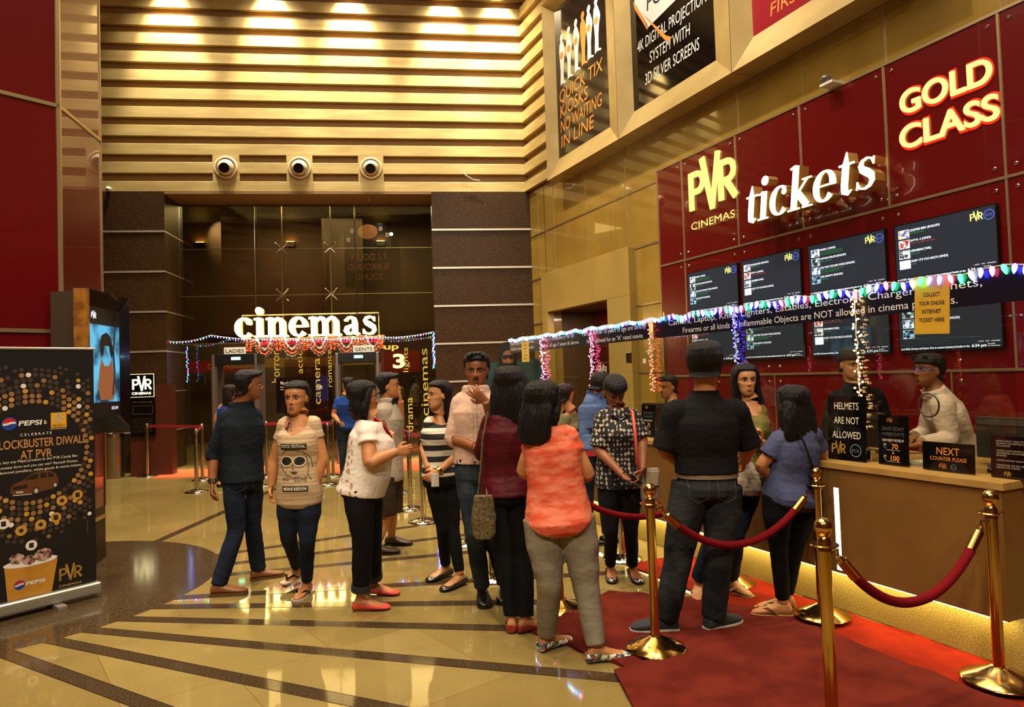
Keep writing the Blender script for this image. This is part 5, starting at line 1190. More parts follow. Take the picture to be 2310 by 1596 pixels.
HEADR = [(-.118, .058, .018, .022), (-.108, .077, .0, .040), (-.09, .083, -.02, .053), (-.07, .085, -.045, .061), (-.045, .084, -.06, .067), (-.02, .083, -.075, .071),
         (.0, .081, -.088, .0735), (.02, .087, -.095, .076), (.05, .086, -.10, .077), (.075, .075, -.097, .072), (.095, .055, -.082, .060), (.11, .026, -.054, .040), (.117, -.0, -.034, .014)]
def hmat(head):
    """head frame: x across, y towards the face, z up"""
    y, p, r = RAD(head.get('yaw', 0)), RAD(head.get('pitch', 0)), RAD(head.get('roll', 0))
    f = V((sin(y), -cos(y), 0)); u = V((0, 0, 1)); s = f.cross(u)
    f2 = f * cos(p) - u * sin(p); u2 = u * cos(p) + f * sin(p)
    s, u2 = s * cos(r) + u2 * sin(r), u2 * cos(r) - s * sin(r)
    m_ = Matrix((s, f2, u2)).transposed().to_4x4(); m_ = m_ @ Matrix.Scale(head['s'], 4); m_.translation = head['c']; return m_
def head_shell(bm, H, grow=0.0, rings=HEADR, fem=False):
    secs = []
    R3 = H.to_3x3()
    sx, fy, uz = R3 @ V((1, 0, 0)), R3 @ V((0, 1, 0)), R3 @ V((0, 0, 1))
    for z, yf, yb, hw in rings:
        c = (yf + yb) / 2; d = (yf - yb) / 2 + grow
        if fem and z < -.03: hw *= .90
        secs.append((H.translation + uz * (z * (1 + grow * 2)) + fy * c, sx, fy, hw + grow, d, d))
    loft(bm, secs, 22, 2.15)
def face_relief(me, H, fem=False):
    Hi = H.inverted()
    for v in me.vertices:
        p = Hi @ v.co
        if p.y < .02 or p.z < -.13 or p.z > .08: continue
        d = 0.0
        for sx in (-1, 1):
            q = ((p.x - sx * .031) / .019) ** 2 + ((p.z - .003) / .013) ** 2; d -= .0085 * math.exp(-q)
            q = ((p.x - sx * .032) / .024) ** 2 + ((p.z - .024) / .007) ** 2; d += (.0015 if fem else .003) * math.exp(-q)
            q = ((p.x - sx * .040) / .018) ** 2 + ((p.z + .028) / .018) ** 2; d += .0035 * math.exp(-q)
            q = ((p.x - sx * .027) / .007) ** 2 + ((p.z + .058) / .016) ** 2; d -= .0022 * math.exp(-q)
        q = (p.x / .022) ** 2 + ((p.z + .066) / .013) ** 2; d += .0045 * math.exp(-q)
        q = (p.x / .03) ** 2 + ((p.z + .0665) / .0025) ** 2; d -= .0022 * math.exp(-q)
        q = (p.x / .02) ** 2 + ((p.z + .086) / .006) ** 2; d -= .0025 * math.exp(-q)
        q = (p.x / .018) ** 2 + ((p.z + .105) / .012) ** 2; d += .003 * math.exp(-q)
        v.co += (H.to_3x3() @ V((0, d, 0)))
def hand(bm, wrist, dirv, thumb, palm_n, s=1.0, curl=.5, spread=.1):
    """palm, four fingers and a thumb; dirv along the fingers, thumb towards the thumb side, palm_n out of the palm"""
    d = V(dirv).normalized(); n = V(palm_n); n = (n - d * n.dot(d)).normalized(); t = d.cross(n); t = t if t.dot(V(thumb)) > 0 else -t
    w_ = V(wrist)
    loft(bm, [(w_ - d * .01 * s, t, n, .024 * s, .016 * s, .016 * s), (w_ + d * .02 * s, t, n, .030 * s, .015 * s, .014 * s), (w_ + d * .055 * s, t, n, .038 * s, .014 * s, .013 * s), (w_ + d * .085 * s, t, n, .039 * s, .012 * s, .012 * s), (w_ + d * .094 * s, t, n, .034 * s, .008 * s, .009 * s)], 14, 2.4)
    for k, (o, L_) in enumerate(((.029, .070), (.0095, .078), (-.0095, .073), (-.028, .058))):
        p = w_ + d * (.083 - .004 * abs(k - 1)) * s + t * o * s; c = curl * (1 + .12 * k); pts = [p]; a = .15 * curl
        dd = (d + t * spread * (1.2 - k) * .5).normalized()
        for j, f in enumerate((.45, .32, .23)):
            a += c * (.9 if j else .6); pts.append(pts[-1] + (dd * cos(a) + n * sin(a)) * L_ * f * s)
        limb(bm, pts, [.0098 * s, .0090 * s, .0080 * s, .0062 * s], 8, 3)
    p = w_ + d * .022 * s + t * .022 * s
    limb(bm, [p, p + (d * .55 + t * .75 + n * .25).normalized() * .035 * s, p + (d * .55 + t * .75 + n * .25).normalized() * .035 * s + (d * .85 + t * .35 + n * .4 * (.5 + curl)).normalized() * .028 * s, p + (d * .55 + t * .75 + n * .25).normalized() * .035 * s + (d * .9 + t * .15 + n * .6 * (.5 + curl)).normalized() * .05 * s], [.0125 * s, .0115 * s, .0100 * s, .0070 * s], 8, 3)
FOOTR = [(-.055, .018, .030, .05), (-.045, .029, .034, .075), (-.015, .033, .033, .09), (.03, .036, .036, .078), (.08, .043, .044, .056), (.125, .046, .046, .040), (.16, .042, .042, .030), (.185, .030, .030, .022), (.20, .012, .012, .014)]
def foot_secs(ank, yaw, grow=0.0, s=1.0, top=1.0, rise=0.0, z0=None, toe_in=0.0):
    """sections of a foot standing with its sole at z0, heel behind the ankle"""
    f = V((sin(yaw), -cos(yaw), 0)); f = (f + V((0, 0, -rise))).normalized(); sd = f.cross(V((0, 0, 1))).normalized(); up = sd.cross(f).normalized()
    secs = []
    b = V((ank.x, ank.y, z0 if z0 is not None else ank.z - .085 * s))
    for y, wl, wr, h in FOOTR:
        h = h * s * top + grow; c = b + f * (y * s + (grow if y > .15 else -grow if y < -.04 else 0)) + up * (h / 2)
        secs.append((c, sd, up, (wl + wr) / 2 * s + grow, h / 2, h / 2))
    return secs
def foot_frame(ank, yaw): f = V((sin(yaw), -cos(yaw), 0)); return f, f.cross(V((0, 0, 1))).normalized()

def wrinkle(amp, sx=9, sz=22, seed=0.0):
    def d(co, n):
        a = noise.noise(V((co.x * sx + seed, co.y * sx, co.z * sz))); b = noise.noise(V((co.x * 26 + seed, co.y * 26, co.z * 50)))
        return amp * (a * .8 + b * .35)
    return d
def strands(amp, seed=0.0):
    def d(co, n): return amp * (noise.noise(V((co.x * 70 + seed, co.y * 70, co.z * 9))) + .6 * noise.noise(V((co.x * 30, co.y * 30 + seed, co.z * 4))))
    return d
def decal(bvh, O, right, up, dirv, lift=.004):
    """maps 2-D points in the plane (O, right, up) along dirv onto a garment"""
    def f(x, y, d=0.0):
        p = O + right * x + up * y; h = bvh.ray_cast(p - dirv * .6, dirv)
        q = h[0] if h[0] is not None else p
        return q - dirv * (lift + d)
    return f

def person(name_label, Y, head, sh, el, wr, hip, kn, an, body=180.0, sex='f', skin='a', group=None, scale=1.0, torso=None, shirt=None, pants=None, shoes=None, hair=None, hands=(None, None), toes=(None, None), extra=None, faceon=True, feet=True, voxel=.007, legs=True, foot_y=None, heel=(0, 0), lean_front=0.0, earring=False):
    """joints are (pixel x, pixel y, depth offset) so that each figure stands where the photograph shows it"""
    def J(q):
        if q is None: return None
        if q[0] == 'f': P = floor_at(q[1], q[2]); P.z = .088 * scale + (q[3] if len(q) > 3 else 0); return P
        if q[0] == 'w': return V(q[1:])
        return at(q[0], q[1], Y + (q[2] if len(q) > 2 else 0))
    sh = [J(q) for q in sh]; el = [J(q) for q in el]; wr = [J(q) for q in wr]; hip = [J(q) for q in hip]; kn = [J(q) for q in kn]; an = [J(q) for q in an]
    c_ = (sh[0] + sh[1]) / 2
    sh = [q + (c_ - q).normalized() * .040 * scale + V((0, 0, -.034 * scale)) for q in sh]
    hd = dict(head); hd['c'] = J(head['p']); hd.setdefault('s', 1.0); H = hmat(hd); fem = sex == 'f'
    by = RAD(body); fr0 = V((sin(by), -cos(by), 0))
    pc, sc_ = (hip[0] + hip[1]) / 2, (sh[0] + sh[1]) / 2
    base = V((pc.x, pc.y, 0)); T = thing('person', name_label, 'person', base, group)
    tz = dict(hip=.172 if fem else .165, waist=.138 if fem else .150, chest=.150 if fem else .168, dh=.115, dw=.100 if fem else .108, dc=.115 if fem else .118, belly=.0, bust=.03 if fem else .0, shw=None)
    tz.update(torso or {})
    k = scale
    spine_u = (sc_ - pc).normalized(); shoulder_w = (sh[1] - sh[0]).length / 2
    def axes(t):
        s = (hip[1] - hip[0]).normalized().lerp((sh[1] - sh[0]).normalized(), min(max(t, 0), 1)).normalized()
        s = (s - spine_u * s.dot(spine_u)).normalized(); f = s.cross(spine_u).normalized(); f = f if f.dot(fr0) > 0 else -f
        return s, f
    shw = (tz['shw'] - .035) if tz['shw'] else shoulder_w
    L_sp = (sc_ - pc).length; TOPT = 1 + (.125 if shirt and shirt.get('collar') else .10) / L_sp
    # (t along the spine, half width, front depth, back depth)
    PROF = [(-.20, tz['hip'] * .62, tz['dh'] * .7, tz['dh'] * .75), (-.10, tz['hip'] * .97, tz['dh'] * .95, tz['dh'] * 1.12), (.0, tz['hip'], tz['dh'], tz['dh'] * 1.18), (.12, tz['hip'] * .97, tz['dh'] + tz['belly'] * .6, tz['dh'] * 1.02),
            (.26, (tz['hip'] + tz['waist']) / 2, tz['dw'] + tz['belly'], tz['dw'] * .95), (.42, tz['waist'], tz['dw'] + tz['belly'] * .8, tz['dw'] * .92), (.58, (tz['waist'] + tz['chest']) / 2, tz['dw'] + tz['bust'] * .5, tz['dc'] * .95),
            (.74, tz['chest'], tz['dc'] + tz['bust'], tz['dc']), (.88, max(tz['chest'], shw * .92), tz['dc'] + tz['bust'] * .35, tz['dc']), (.98, shw * 1.0, tz['dc'] * .80, tz['dc'] * .88), (1 + .04 / L_sp, shw * .90, tz['dc'] * .62, tz['dc'] * .76), (1 + .075 / L_sp, shw * .66, tz['dc'] * .52, tz['dc'] * .66), (1 + .11 / L_sp, .080, tz['dc'] * .50, tz['dc'] * .58), (1 + .135 / L_sp, .062, tz['dc'] * .46, tz['dc'] * .50)]
    def torso_secs(t0, t1, g=0.0, flare=0.0, mul=1.0):
        S = []
        ts = [p for p in PROF if t0 < p[0] < t1]
        def interp(t):
            for a, b in zip(PROF, PROF[1:]):
                if a[0] <= t <= b[0]: q = (t - a[0]) / (b[0] - a[0]); return (t,) + tuple(a[i] + (b[i] - a[i]) * q for i in (1, 2, 3))
            return PROF[0] if t < PROF[0][0] else PROF[-1]
        if t0 < PROF[0][0]: ts = [(t0,) + (tz['hip'] * .98, tz['dh'], tz['dh'] * 1.1)] + [(p[0], max(p[1], tz['hip'] * .98), max(p[2], tz['dh'] * .95), max(p[3], tz['dh'] * 1.05)) if p[0] < 0 else p for p in ts]
        else: ts = [interp(t0)] + ts
        ts.append(interp(t1))
        for t, a, bf_, bb_ in ts:
            s, f = axes(t); e = g + flare * max(0, .35 - t)
            S.append((pc.lerp(sc_, t) if True else None, s, f, (a + e) * mul, (bf_ + e) * mul, (bb_ + e) * mul))
        return S
    # ---- bare body, one continuous surface
    bm = BM(); R3 = H.to_3x3(); hs = hd['s']
    head_shell(bm, H, 0, fem=fem)
    nz = [(0, .083, .012, .006), (0, .091, -.006, .0075), (0, .101, -.022, .0095), (0, .1035, -.029, .0105), (0, .090, -.036, .0085)]; nk = .82 if fem else 1.0
    tube(bm, [H @ V((q[0], .083 + (q[1] - .083) * (.88 if fem else 1), q[2])) for q in nz], [q[3] * hs * nk for q in nz], 10)
    for sx in (-1, 1):
        ell(bm, H @ V((sx * .011 * nk, .088, -.031)), (.0075 * hs * nk, .010 * hs * nk, .0075 * hs * nk), R3.normalized())
        ell(bm, H @ V((sx * .0765, -.012, -.006)), (.0075 * hs, .019 * hs, .032 * hs), R3.normalized())
    s1, f1 = axes(1)
    nb = pc.lerp(sc_, 1 + .085 / L_sp); jaw = H @ V((0, -.03, -.055)); skull = H @ V((0, -.035, 0))
    nr = (.050 if fem else .058) * hs
    limb(bm, [nb - f1 * .01, nb.lerp(jaw, .5) - f1 * .004, jaw, skull], [nr * 1.35, nr * 1.02, nr, nr * 1.02], 18, 5)
    loft(bm, torso_secs(-.15, 1 + .082 / L_sp, -.018), 20)
    ar = {'f': (.047, .039, .026), 'm': (.052, .043, .030)}[sex if sex in 'fm' else 'f']; ar = [a * k * (tz.get('arm', 1.0)) for a in ar]
    for i in (0, 1):
        inn = sh[i].lerp(sc_, .25)
        if wr[i] is not None:
            limb(bm, [inn + V((0, 0, .008)), sh[i], sh[i].lerp(el[i], .45), el[i], el[i].lerp(wr[i], .3), wr[i]], [ar[0] * 1.15, ar[0] * 1.1, ar[0] * .98, ar[1], ar[1] * .98, ar[2]], 14)
            hh = hands[i] or {}
            dv = V(hh['dir']) if 'dir' in hh else (wr[i] - el[i]); th_ = V(hh.get('thumb', fr0)); out = (sh[i] - sc_); pn = V(hh['palm']) if 'palm' in hh else -out
            hand(bm, wr[i], dv, th_, pn, k * (.92 if fem else 1.0) * hh.get('s', 1.0), hh.get('curl', .55), hh.get('spread', .1))
    lr = pants.get('r', (.088, .060, .040)) if pants else (.085, .056, .040)
    if legs:
        for i in (0, 1):
            limb(bm, [hip[i].lerp(pc, .15), hip[i].lerp(kn[i], .4), kn[i], kn[i].lerp(an[i], .35), an[i]], [lr[0] * .9, lr[0] * .82, min(lr[1] * .8, .052 * k), (.040 if pants and pants.get('end', .97) > 0 else .050) * k, .034 * k], 14)
            if feet:
                y_ = RAD(toes[i] if toes[i] is not None else body); loft(bm, foot_secs(an[i], y_, -.003, k, z0=.012 + heel[i], rise=heel[i] * 4), 14)
    me = solid(bm, min(voxel, .0062) if not faceon else .0048, 2); face_relief(me, H, fem)
    if 'scoop' in (shirt or {}) : pass
    body_o = obj('body', me, SKIN[skin], T)
    # ---- face parts
    if faceon:
        for sx in (-1, 1):
            bm = BM(); ell(bm, H @ V((sx * .032, .0685, .003)), (.0135 * hs, .0102 * hs, .0075 * hs), R3.normalized(), 14, 10); e = obj('eye', bm, EYEW, T, smooth=180)
            bm = BM(); ell(bm, H @ V((sx * .032 + head.get('look', 0), .0762, .003)), (.0058 * hs, .0034 * hs, .0064 * hs), R3.normalized(), 12, 8); obj('iris', bm, IRIS, e, smooth=180)
            bm = BM(); tube(bm, [H @ V((sx * (.032 + .0158 * cos(a)), .0775 - .004 * abs(cos(a)) ** 2, .0035 + .0072 * sin(a))) for a in (pi * q / 8 for q in range(9))], [.0008 * hs] + [.0019 * hs] * 7 + [.0008 * hs], 6); obj('eyelashes', bm, BROW, T)
            bm = BM(); tube(bm, [H @ V((sx * x, y, z)) for x, y, z in ((.012, .0895, .0225), (.024, .0905, .0275), (.038, .0865, .0285), (.052, .075, .0215))], [.0022 * hs, .0034 * hs, .0030 * hs, .0010 * hs], 8); obj('eyebrow', bm, BROW, T)
        for z, r, w_ in ((-.0625, .0042 if fem else .0034, .021), (-.0715, .0056 if fem else .0044, .018)):
            bm = BM(); tube(bm, [H @ V((x * w_, .0895 - .010 * x * x, z + (.0015 if z > -.065 else -.001) * (1 - abs(x)) - .001 * (z > -.065))) for x in (-1, -.6, -.2, 0, .2, .6, 1)], [.0008 * hs, r * .8 * hs, r * hs, r * .9 * hs, r * hs, r * .8 * hs, .0008 * hs], 8); obj('lip', bm, LIP[skin], T, smooth=180)
        if earring:
            for sx in (-1, 1): bm = BM(); ell(bm, H @ V((sx * .078, -.008, -.045)), (.006, .006, .008)); obj('earring', bm, IRIS, T, smooth=180)
        if head.get('moustache'):
            bm = BM(); tube(bm, [H @ V((x * .027, .0905 - .011 * x * x, -.0515 - .006 * abs(x))) for x in (-1, -.5, 0, .5, 1)], [.001, .0034, .0024, .0034, .001], 8); obj('moustache', bm, BROW, T)
    if head.get('glasses'):
        bm = BM()
        for sx in (-1, 1):
            tube(bm, [H @ V((sx * .033 + .021 * cos(a), .090 - .012 * abs(cos(a)) * (1 if cos(a) * sx > 0 else 0), .002 + .014 * sin(a))) for a in (2 * pi * q / 16 for q in range(17))], .0016, 6)
            tube(bm, [H @ V((sx * .054, .080, .004)), H @ V((sx * .076, .05, .005)), H @ V((sx * .079, -.02, .002))], .0024, 6)
        obj('spectacles', bm, M('blue_spectacle_frame', head['glasses'], rough=.3), T)
    # ---- hair
    if hair:
        hm = HAIRB if hair.get('brown') else HAIRM; bm = BM(); st = hair['style']; g = hair.get('g', .014) + .004
        hl = hair.get('line', .052)
        RR = []
        for z, yf, yb, hw in HEADR:
            if z < hair.get('nape', -.1 if fem else -.08): continue
            fz = yf if z >= hl else (.004 + max(0, z * .5) if z > -.03 else -.022 if z > -.06 else -.035)
            if z < -.06: yb = -.088 if fem else -.102
            RR.append((z + (.008 if z > .05 else 0), fz + (.002 if z >= hl else 0), yb - .006, hw + (.002 if z > -.02 else -.004 if z > -.06 else -.006)))
        head_shell(bm, H, g, RR)
        if st == 'short' and hair.get('quiff'):
            q = hair['quiff']; rnd = random.Random(3)
            for i in range(26):
                x = rnd.uniform(-.055, .055); y = rnd.uniform(-.06, .075); z = .105 - .9 * (x * x + (y - .0) ** 2 * .5) * 6
                tube(bm, [H @ V((x, y, z)), H @ V((x * 1.1 + rnd.uniform(-.01, .01), y + .012, z + q * .7)), H @ V((x * 1.15 + rnd.uniform(-.015, .015), y + .03, z + q))], [.014 * hs, .011 * hs, .004 * hs], 6)
        if st in ('long', 'bob', 'pony'):
            bw_ = hair.get('w', .085); end = hair.get('len', .42); back = hair.get('back', -.075)
            # falls straight down in the world, behind the neck
            top = H @ V((0, back, .02)); Rn = R3.normalized(); sx_, fy_ = Rn @ V((1, 0, 0)), Rn @ V((0, 1, 0)); sx_.z = 0; fy_.z = 0; sx_.normalize(); fy_.normalize()
            if hair.get('fall'): f_ = V(hair['fall'])
            else: f_ = V((0, 0, 0))
            if st == 'pony':
                limb(bm, [H @ V((0, -.10, .02)), H @ V((0, -.125, -.01)), H @ V((0, -.12, -.10)) , H @ V((0, -.11, -.2))], [.03, .034, .032, .012], 12)
            else:
                S = []
                for q in range(9):
                    t = q / 8; c = top + V((0, 0, -end * t)) + f_ * t - fy_ * (.012 * sin(pi * t)); wv = bw_ * (1 + hair.get('flare', .08) * sin(pi * t * .9)) * (1 if t < .85 else 1 - (t - .85) * 2.2)
                    S.append((c, sx_, fy_, wv * hs, .052 * hs * (1 - .25 * t), .050 * hs * (1 - .3 * t)))
                loft(bm, S, 20, 2.2)
                for sx in hair.get('locks', (-1, 1)):
                    ll = hair.get('locklen', .22)
                    limb(bm, [H @ V((sx * .03, .045, .10)), H @ V((sx * .072, .025, .055)), H @ V((sx * .084, .005, -.02)), H @ V((sx * .085, -.01, -.02)) + V((0, 0, -ll * .5)) + f_ * .3, H @ V((sx * .085, -.005, -.02)) + V((0, 0, -ll)) + f_ * .6], [.018 * hs, .024 * hs, .024 * hs, .026 * hs, .010 * hs], 10)
        if st == 'bun':
            ell(bm, H @ V((0, -.125, hair.get('bz', .0))), (.042, .036, .042))
        me = solid(bm, .0062, 2, strands(hair.get('rough', .0035), name_label.__len__())); obj('hair', me, hm, T)
        if hair.get('band'): bm = BM(); tube(bm, [H @ V((0, -.108, .03)), H @ V((0, -.12, .0))], .028, 12); obj('hair_tie', bm, INK, T)
    # ---- trousers
    if pants:
        bm = BM(); t1 = pants.get('top', .30); loft(bm, torso_secs(-.16, t1, .004), 20)
        end = pants.get('end', .97)
        for i in (0, 1):
            e = kn[i].lerp(an[i], end) if end > 0 else hip[i].lerp(kn[i], 1 + end)
            pts = [hip[i].lerp(pc, .12) + V((0, 0, .01)), hip[i].lerp(kn[i], .35), hip[i].lerp(kn[i], .7)]; rs = [lr[0] * 1.12, lr[0] * 1.02, (lr[0] + lr[1]) / 2]
            if end > 0: pts += [kn[i], kn[i].lerp(an[i], .4 * end), e]; rs += [lr[1], max(lr[1] * .35 + lr[2] * .65 + pants.get('calf', .004), .050), lr[2]]
            else: pts += [e]; rs += [lr[1]]
            limb(bm, pts, rs, 18, 6)
        me = solid(bm, .0072, 2, wrinkle(pants.get('wr', .005) * .75, 13, 13, len(name_label)))
        po = obj('trousers' if end > 0 else 'shorts', me, pants['m'], T)
        if pants.get('belt'):
            bm = BM(); a_ = torso_secs(t1 - .075, t1 - .0, .012); loft(bm, [a_[0], a_[-1]], 28); obj('belt', bm, pants['belt'], T, smooth=60)
        if pants.get('cuff'):
            for i in (0, 1):
                e0, e1 = kn[i].lerp(an[i], end - .10), kn[i].lerp(an[i], end + .01); bm = BM(); tube(bm, [e0, e1], [lr[2] + .008, lr[2] + .009], 20); obj('turned_up_cuff', bm, pants['cuff'], T, smooth=60)
        if pants.get('pockets'):
            bv = BVHTree.FromPolygons([v.co + base for v in me.vertices], [tuple(p.vertices) for p in me.polygons]); s0, f0 = axes(0)
            for sx in (-1, 1):
                bm = BM(); F = decal(bv, pc + s0 * sx * .085, s0, spine_u, f0 if True else f0, .003)
                for q in (((-.06, .06), (.06, .065)), ((-.06, .06), (-.055, -.05)), ((.06, .065), (.055, -.05)), ((-.055, -.05), (0, -.085)), ((.055, -.05), (0, -.085))):
                    P_ = [(q[0][0] + (q[1][0] - q[0][0]) * j / 5, q[0][1] + (q[1][1] - q[0][1]) * j / 5) for j in range(6)]; tube(bm, [F(*p) for p in P_], .0018, 5)
                obj('back_pocket', bm, pants['pockets'], T)
    # ---- shirt
    sh_mesh = None
    if shirt:
        g = shirt.get('g', .012); bm = BM(); hem = shirt.get('hem', -.05); loft(bm, torso_secs(hem, shirt.get('neck', TOPT), g, shirt.get('flare', 0.0)), 24)
        sl = shirt.get('sleeve', .5); sw = shirt.get('sw', .014)
        if sl > 0:
            for i in (0, 1):
                inn = sh[i].lerp(sc_, .3)
                if sl <= 1: e = sh[i].lerp(el[i], sl); pts = [inn, sh[i], sh[i].lerp(el[i], sl * .5), e]; rs = [ar[0] * 1.25 + sw * .5, ar[0] * 1.15 + sw, ar[0] + sw, ar[0] * .95 + sw * shirt.get('cuffk', 1.3)]
                else: e = el[i].lerp(wr[i], sl - 1); pts = [inn, sh[i], sh[i].lerp(el[i], .5), el[i], e]; rs = [ar[0] * 1.25 + sw * .5, ar[0] * 1.15 + sw, ar[0] + sw, ar[1] + sw, ar[1] * .95 + sw * .8]
                if shirt.get('puff'): rs = [r + shirt['puff'] * (j > 0) for j, r in enumerate(rs)]
                limb(bm, pts, rs, 18, 6)
        me = solid(bm, .0068, 2, wrinkle(shirt.get('wr', .005) * .9, 11, 8, len(name_label) * 1.7))
        if shirt.get('tail'):       # curved shirt tail: raise the hem at the sides
            tl = shirt['tail']; s0, f0 = axes(0)
            def inside(c):
                q = (c + 0 * pc) - pc; x = q.dot(s0); z = q.dot(spine_u) / L_sp
                return z < hem + tl * min(1.3, (abs(x) / tz['hip']) ** 2.2) and (z < .35)
            cut(me, inside)
        if shirt.get('scoop'):
            d_, w_ = shirt['scoop']; s0, f0 = axes(1)
            cut(me, lambda c: (lambda q: (q.dot(s0) / w_) ** 2 + ((q.dot(spine_u) - .04) / d_) ** 2 < 1 and q.dot(f0) > -.03 or q.dot(spine_u) > .068)(c - sc_))
        elif not shirt.get('collar'):
            cut(me, lambda c: (c - pc).dot(spine_u) / L_sp > shirt.get('neck', TOPT) - .02 / L_sp)
        sh_mesh = me; so = obj('shirt', me, shirt['m'], T)
        if shirt.get('collar'):
            bm = BM(); cm = shirt.get('cm', shirt['m']); c0 = pc.lerp(sc_, 1 + .085 / L_sp); c1 = nb.lerp(jaw, .36)
            loft(bm, [(c0, s1, f1, nr * 1.5, nr * 1.5, nr * 1.45), (c0.lerp(c1, .6), s1, f1, nr * 1.32, nr * 1.3, nr * 1.28), (c1, s1, f1, nr * 1.26, nr * 1.26, nr * 1.22)], 22)
            for sx in (-1, 1):
                q = c1 + f1 * nr * 1.2 + s1 * sx * .012; box8(bm, [q + s1 * sx * a + f1 * b_ + spine_u * z for b_ in (.002, .012) for a, z in ((0, 0), (.045, .0), (.052, -.055), (.006, -.045))])
            obj('collar', bm, cm, T, smooth=50)
        if shirt.get('cuffband'):
            for i in (0, 1):
                e0 = sh[i].lerp(el[i], sl - .06) if sl <= 1 else el[i].lerp(wr[i], sl - 1.10); e1 = sh[i].lerp(el[i], sl + .02) if sl <= 1 else el[i].lerp(wr[i], sl - .98); r_ = (ar[0] * .95 if sl <= 1 else ar[1] * .95) + sw * (1.3 if sl <= 1 else .9) + .003
                bm = BM(); tube(bm, [e0, e1], r_, 20); obj('sleeve_band', bm, shirt['cuffband'], T, smooth=60)
    # ---- shoes
    if shoes and legs:
        for i in (0, 1):
            y_ = RAD(toes[i] if toes[i] is not None else body); ty = shoes['type']; f, sd = foot_frame(an[i], y_); z0 = .0 + heel[i] + .001 + shoes.get('lift', 0)
            b = V((an[i].x, an[i].y, z0)); bm = BM()
            if ty in ('shoe', 'sneaker', 'loafer'):
                loft(bm, foot_secs(an[i], y_, .007, k * shoes.get('s', 1.0), 1.0 if ty == 'sneaker' else .86, rise=heel[i] * 4, z0=z0 + .012), 18); me = solid(bm, .006, 2); so_ = obj('shoe', me, shoes['m'], T)
                bm = BM(); S = foot_secs(an[i], y_, .010, k * shoes.get('s', 1.0), .01, rise=heel[i] * 4, z0=z0); pl = [c - s_ * a for c, s_, u_, a, _, _ in S] + [c + s_ * a for c, s_, u_, a, _, _ in reversed(S)]
                v0 = [bm.verts.new(p + V((0, 0, -p.z + z0 if heel[i] == 0 else 0))) for p in pl]; v1 = [bm.verts.new(q.co + V((0, 0, shoes.get('sole', .018)))) for q in v0]; quad_faces(bm, [v0, v1]); obj('sole', bm, shoes.get('sm', BLACK), so_)
                if shoes.get('laces'):
                    bm = BM()
                    for q in range(4): tube(bm, [b + f * (.045 + .022 * q) + sd * .02 + V((0, 0, .088 - .011 * q)), b + f * (.05 + .022 * q) + V((0, 0, .096 - .011 * q)), b + f * (.055 + .022 * q) - sd * .02 + V((0, 0, .088 - .011 * q))], .003, 6)
                    obj('laces', bm, shoes['laces'], so_)
            elif ty == 'flat':
                loft(bm, foot_secs(an[i], y_, .006, k, .86, rise=heel[i] * 4, z0=z0 + .004), 18); me = solid(bm, .0055, 2)
                def op(c, b=b, f=f, sd=sd): q = c - b; x, y, z = q.dot(sd), q.dot(f), q.z; return z > (.056 if y < .02 else .046) and y < .112 + .01 and (abs(x) < .05) and z > .03 + .03 * max(0, (-.02 - y) / .03) * .6
                cut(me, op); so_ = obj('shoe', me, shoes['m'], T)
                if shoes.get('toe'): bm = BM(); ell(bm, b + f * .17 + V((0, 0, .022)), (.030, .030, .017), Matrix.Rotation(0, 3, 'Z')); obj('toe_ornament', bm, shoes['toe'], so_, smooth=180)
            else:   # sandal
                S = foot_secs(an[i], y_, .006, k, .01, z0=z0); pl = [c - s_ * a for c, s_, u_, a, _, _ in S] + [c + s_ * a for c, s_, u_, a, _, _ in reversed(S)]
                th_ = .014 + shoes.get('wedge', 0)
                v0 = [bm.verts.new(V((p.x, p.y, .001 + heel[i]))) for p in pl]; v1 = [bm.verts.new(q.co + V((0, 0, .013))) for q in v0]; quad_faces(bm, [v0, v1]); so_ = obj('sandal', bm, shoes['m'], T)
                bm = BM()
                for sx in (-1, 1): tube(bm, [b + f * .145 + V((0, 0, .03)), b + f * .10 + sd * sx * .035 + V((0, 0, .052)), b + f * .045 + sd * sx * .046 + V((0, 0, .022))], .008, 8)
                obj('strap', bm, shoes.get('st', shoes['m']), so_)
    info = dict(body=body_o, T=T, base=base, pc=pc, sc=sc_, s=axes, up=spine_u, H=H, sh=sh, el=el, wr=wr, hip=hip, kn=kn, an=an, shirt=sh_mesh, fr=fr0, nb=nb)
    if extra: extra(info)
    return info
def shirt_bvh(I): return BVHTree.FromPolygons([v.co + I['base'] for v in I['shirt'].vertices], [tuple(p.vertices) for p in I['shirt'].polygons])
def cloth_m(name, col, mix=None, mscale=6, rough=.9, sheen=.0, **kw): return M(name, col, rough=rough, spec=.15, mix=mix, mscale=mscale, bump=.15, bscale=400, **kw)
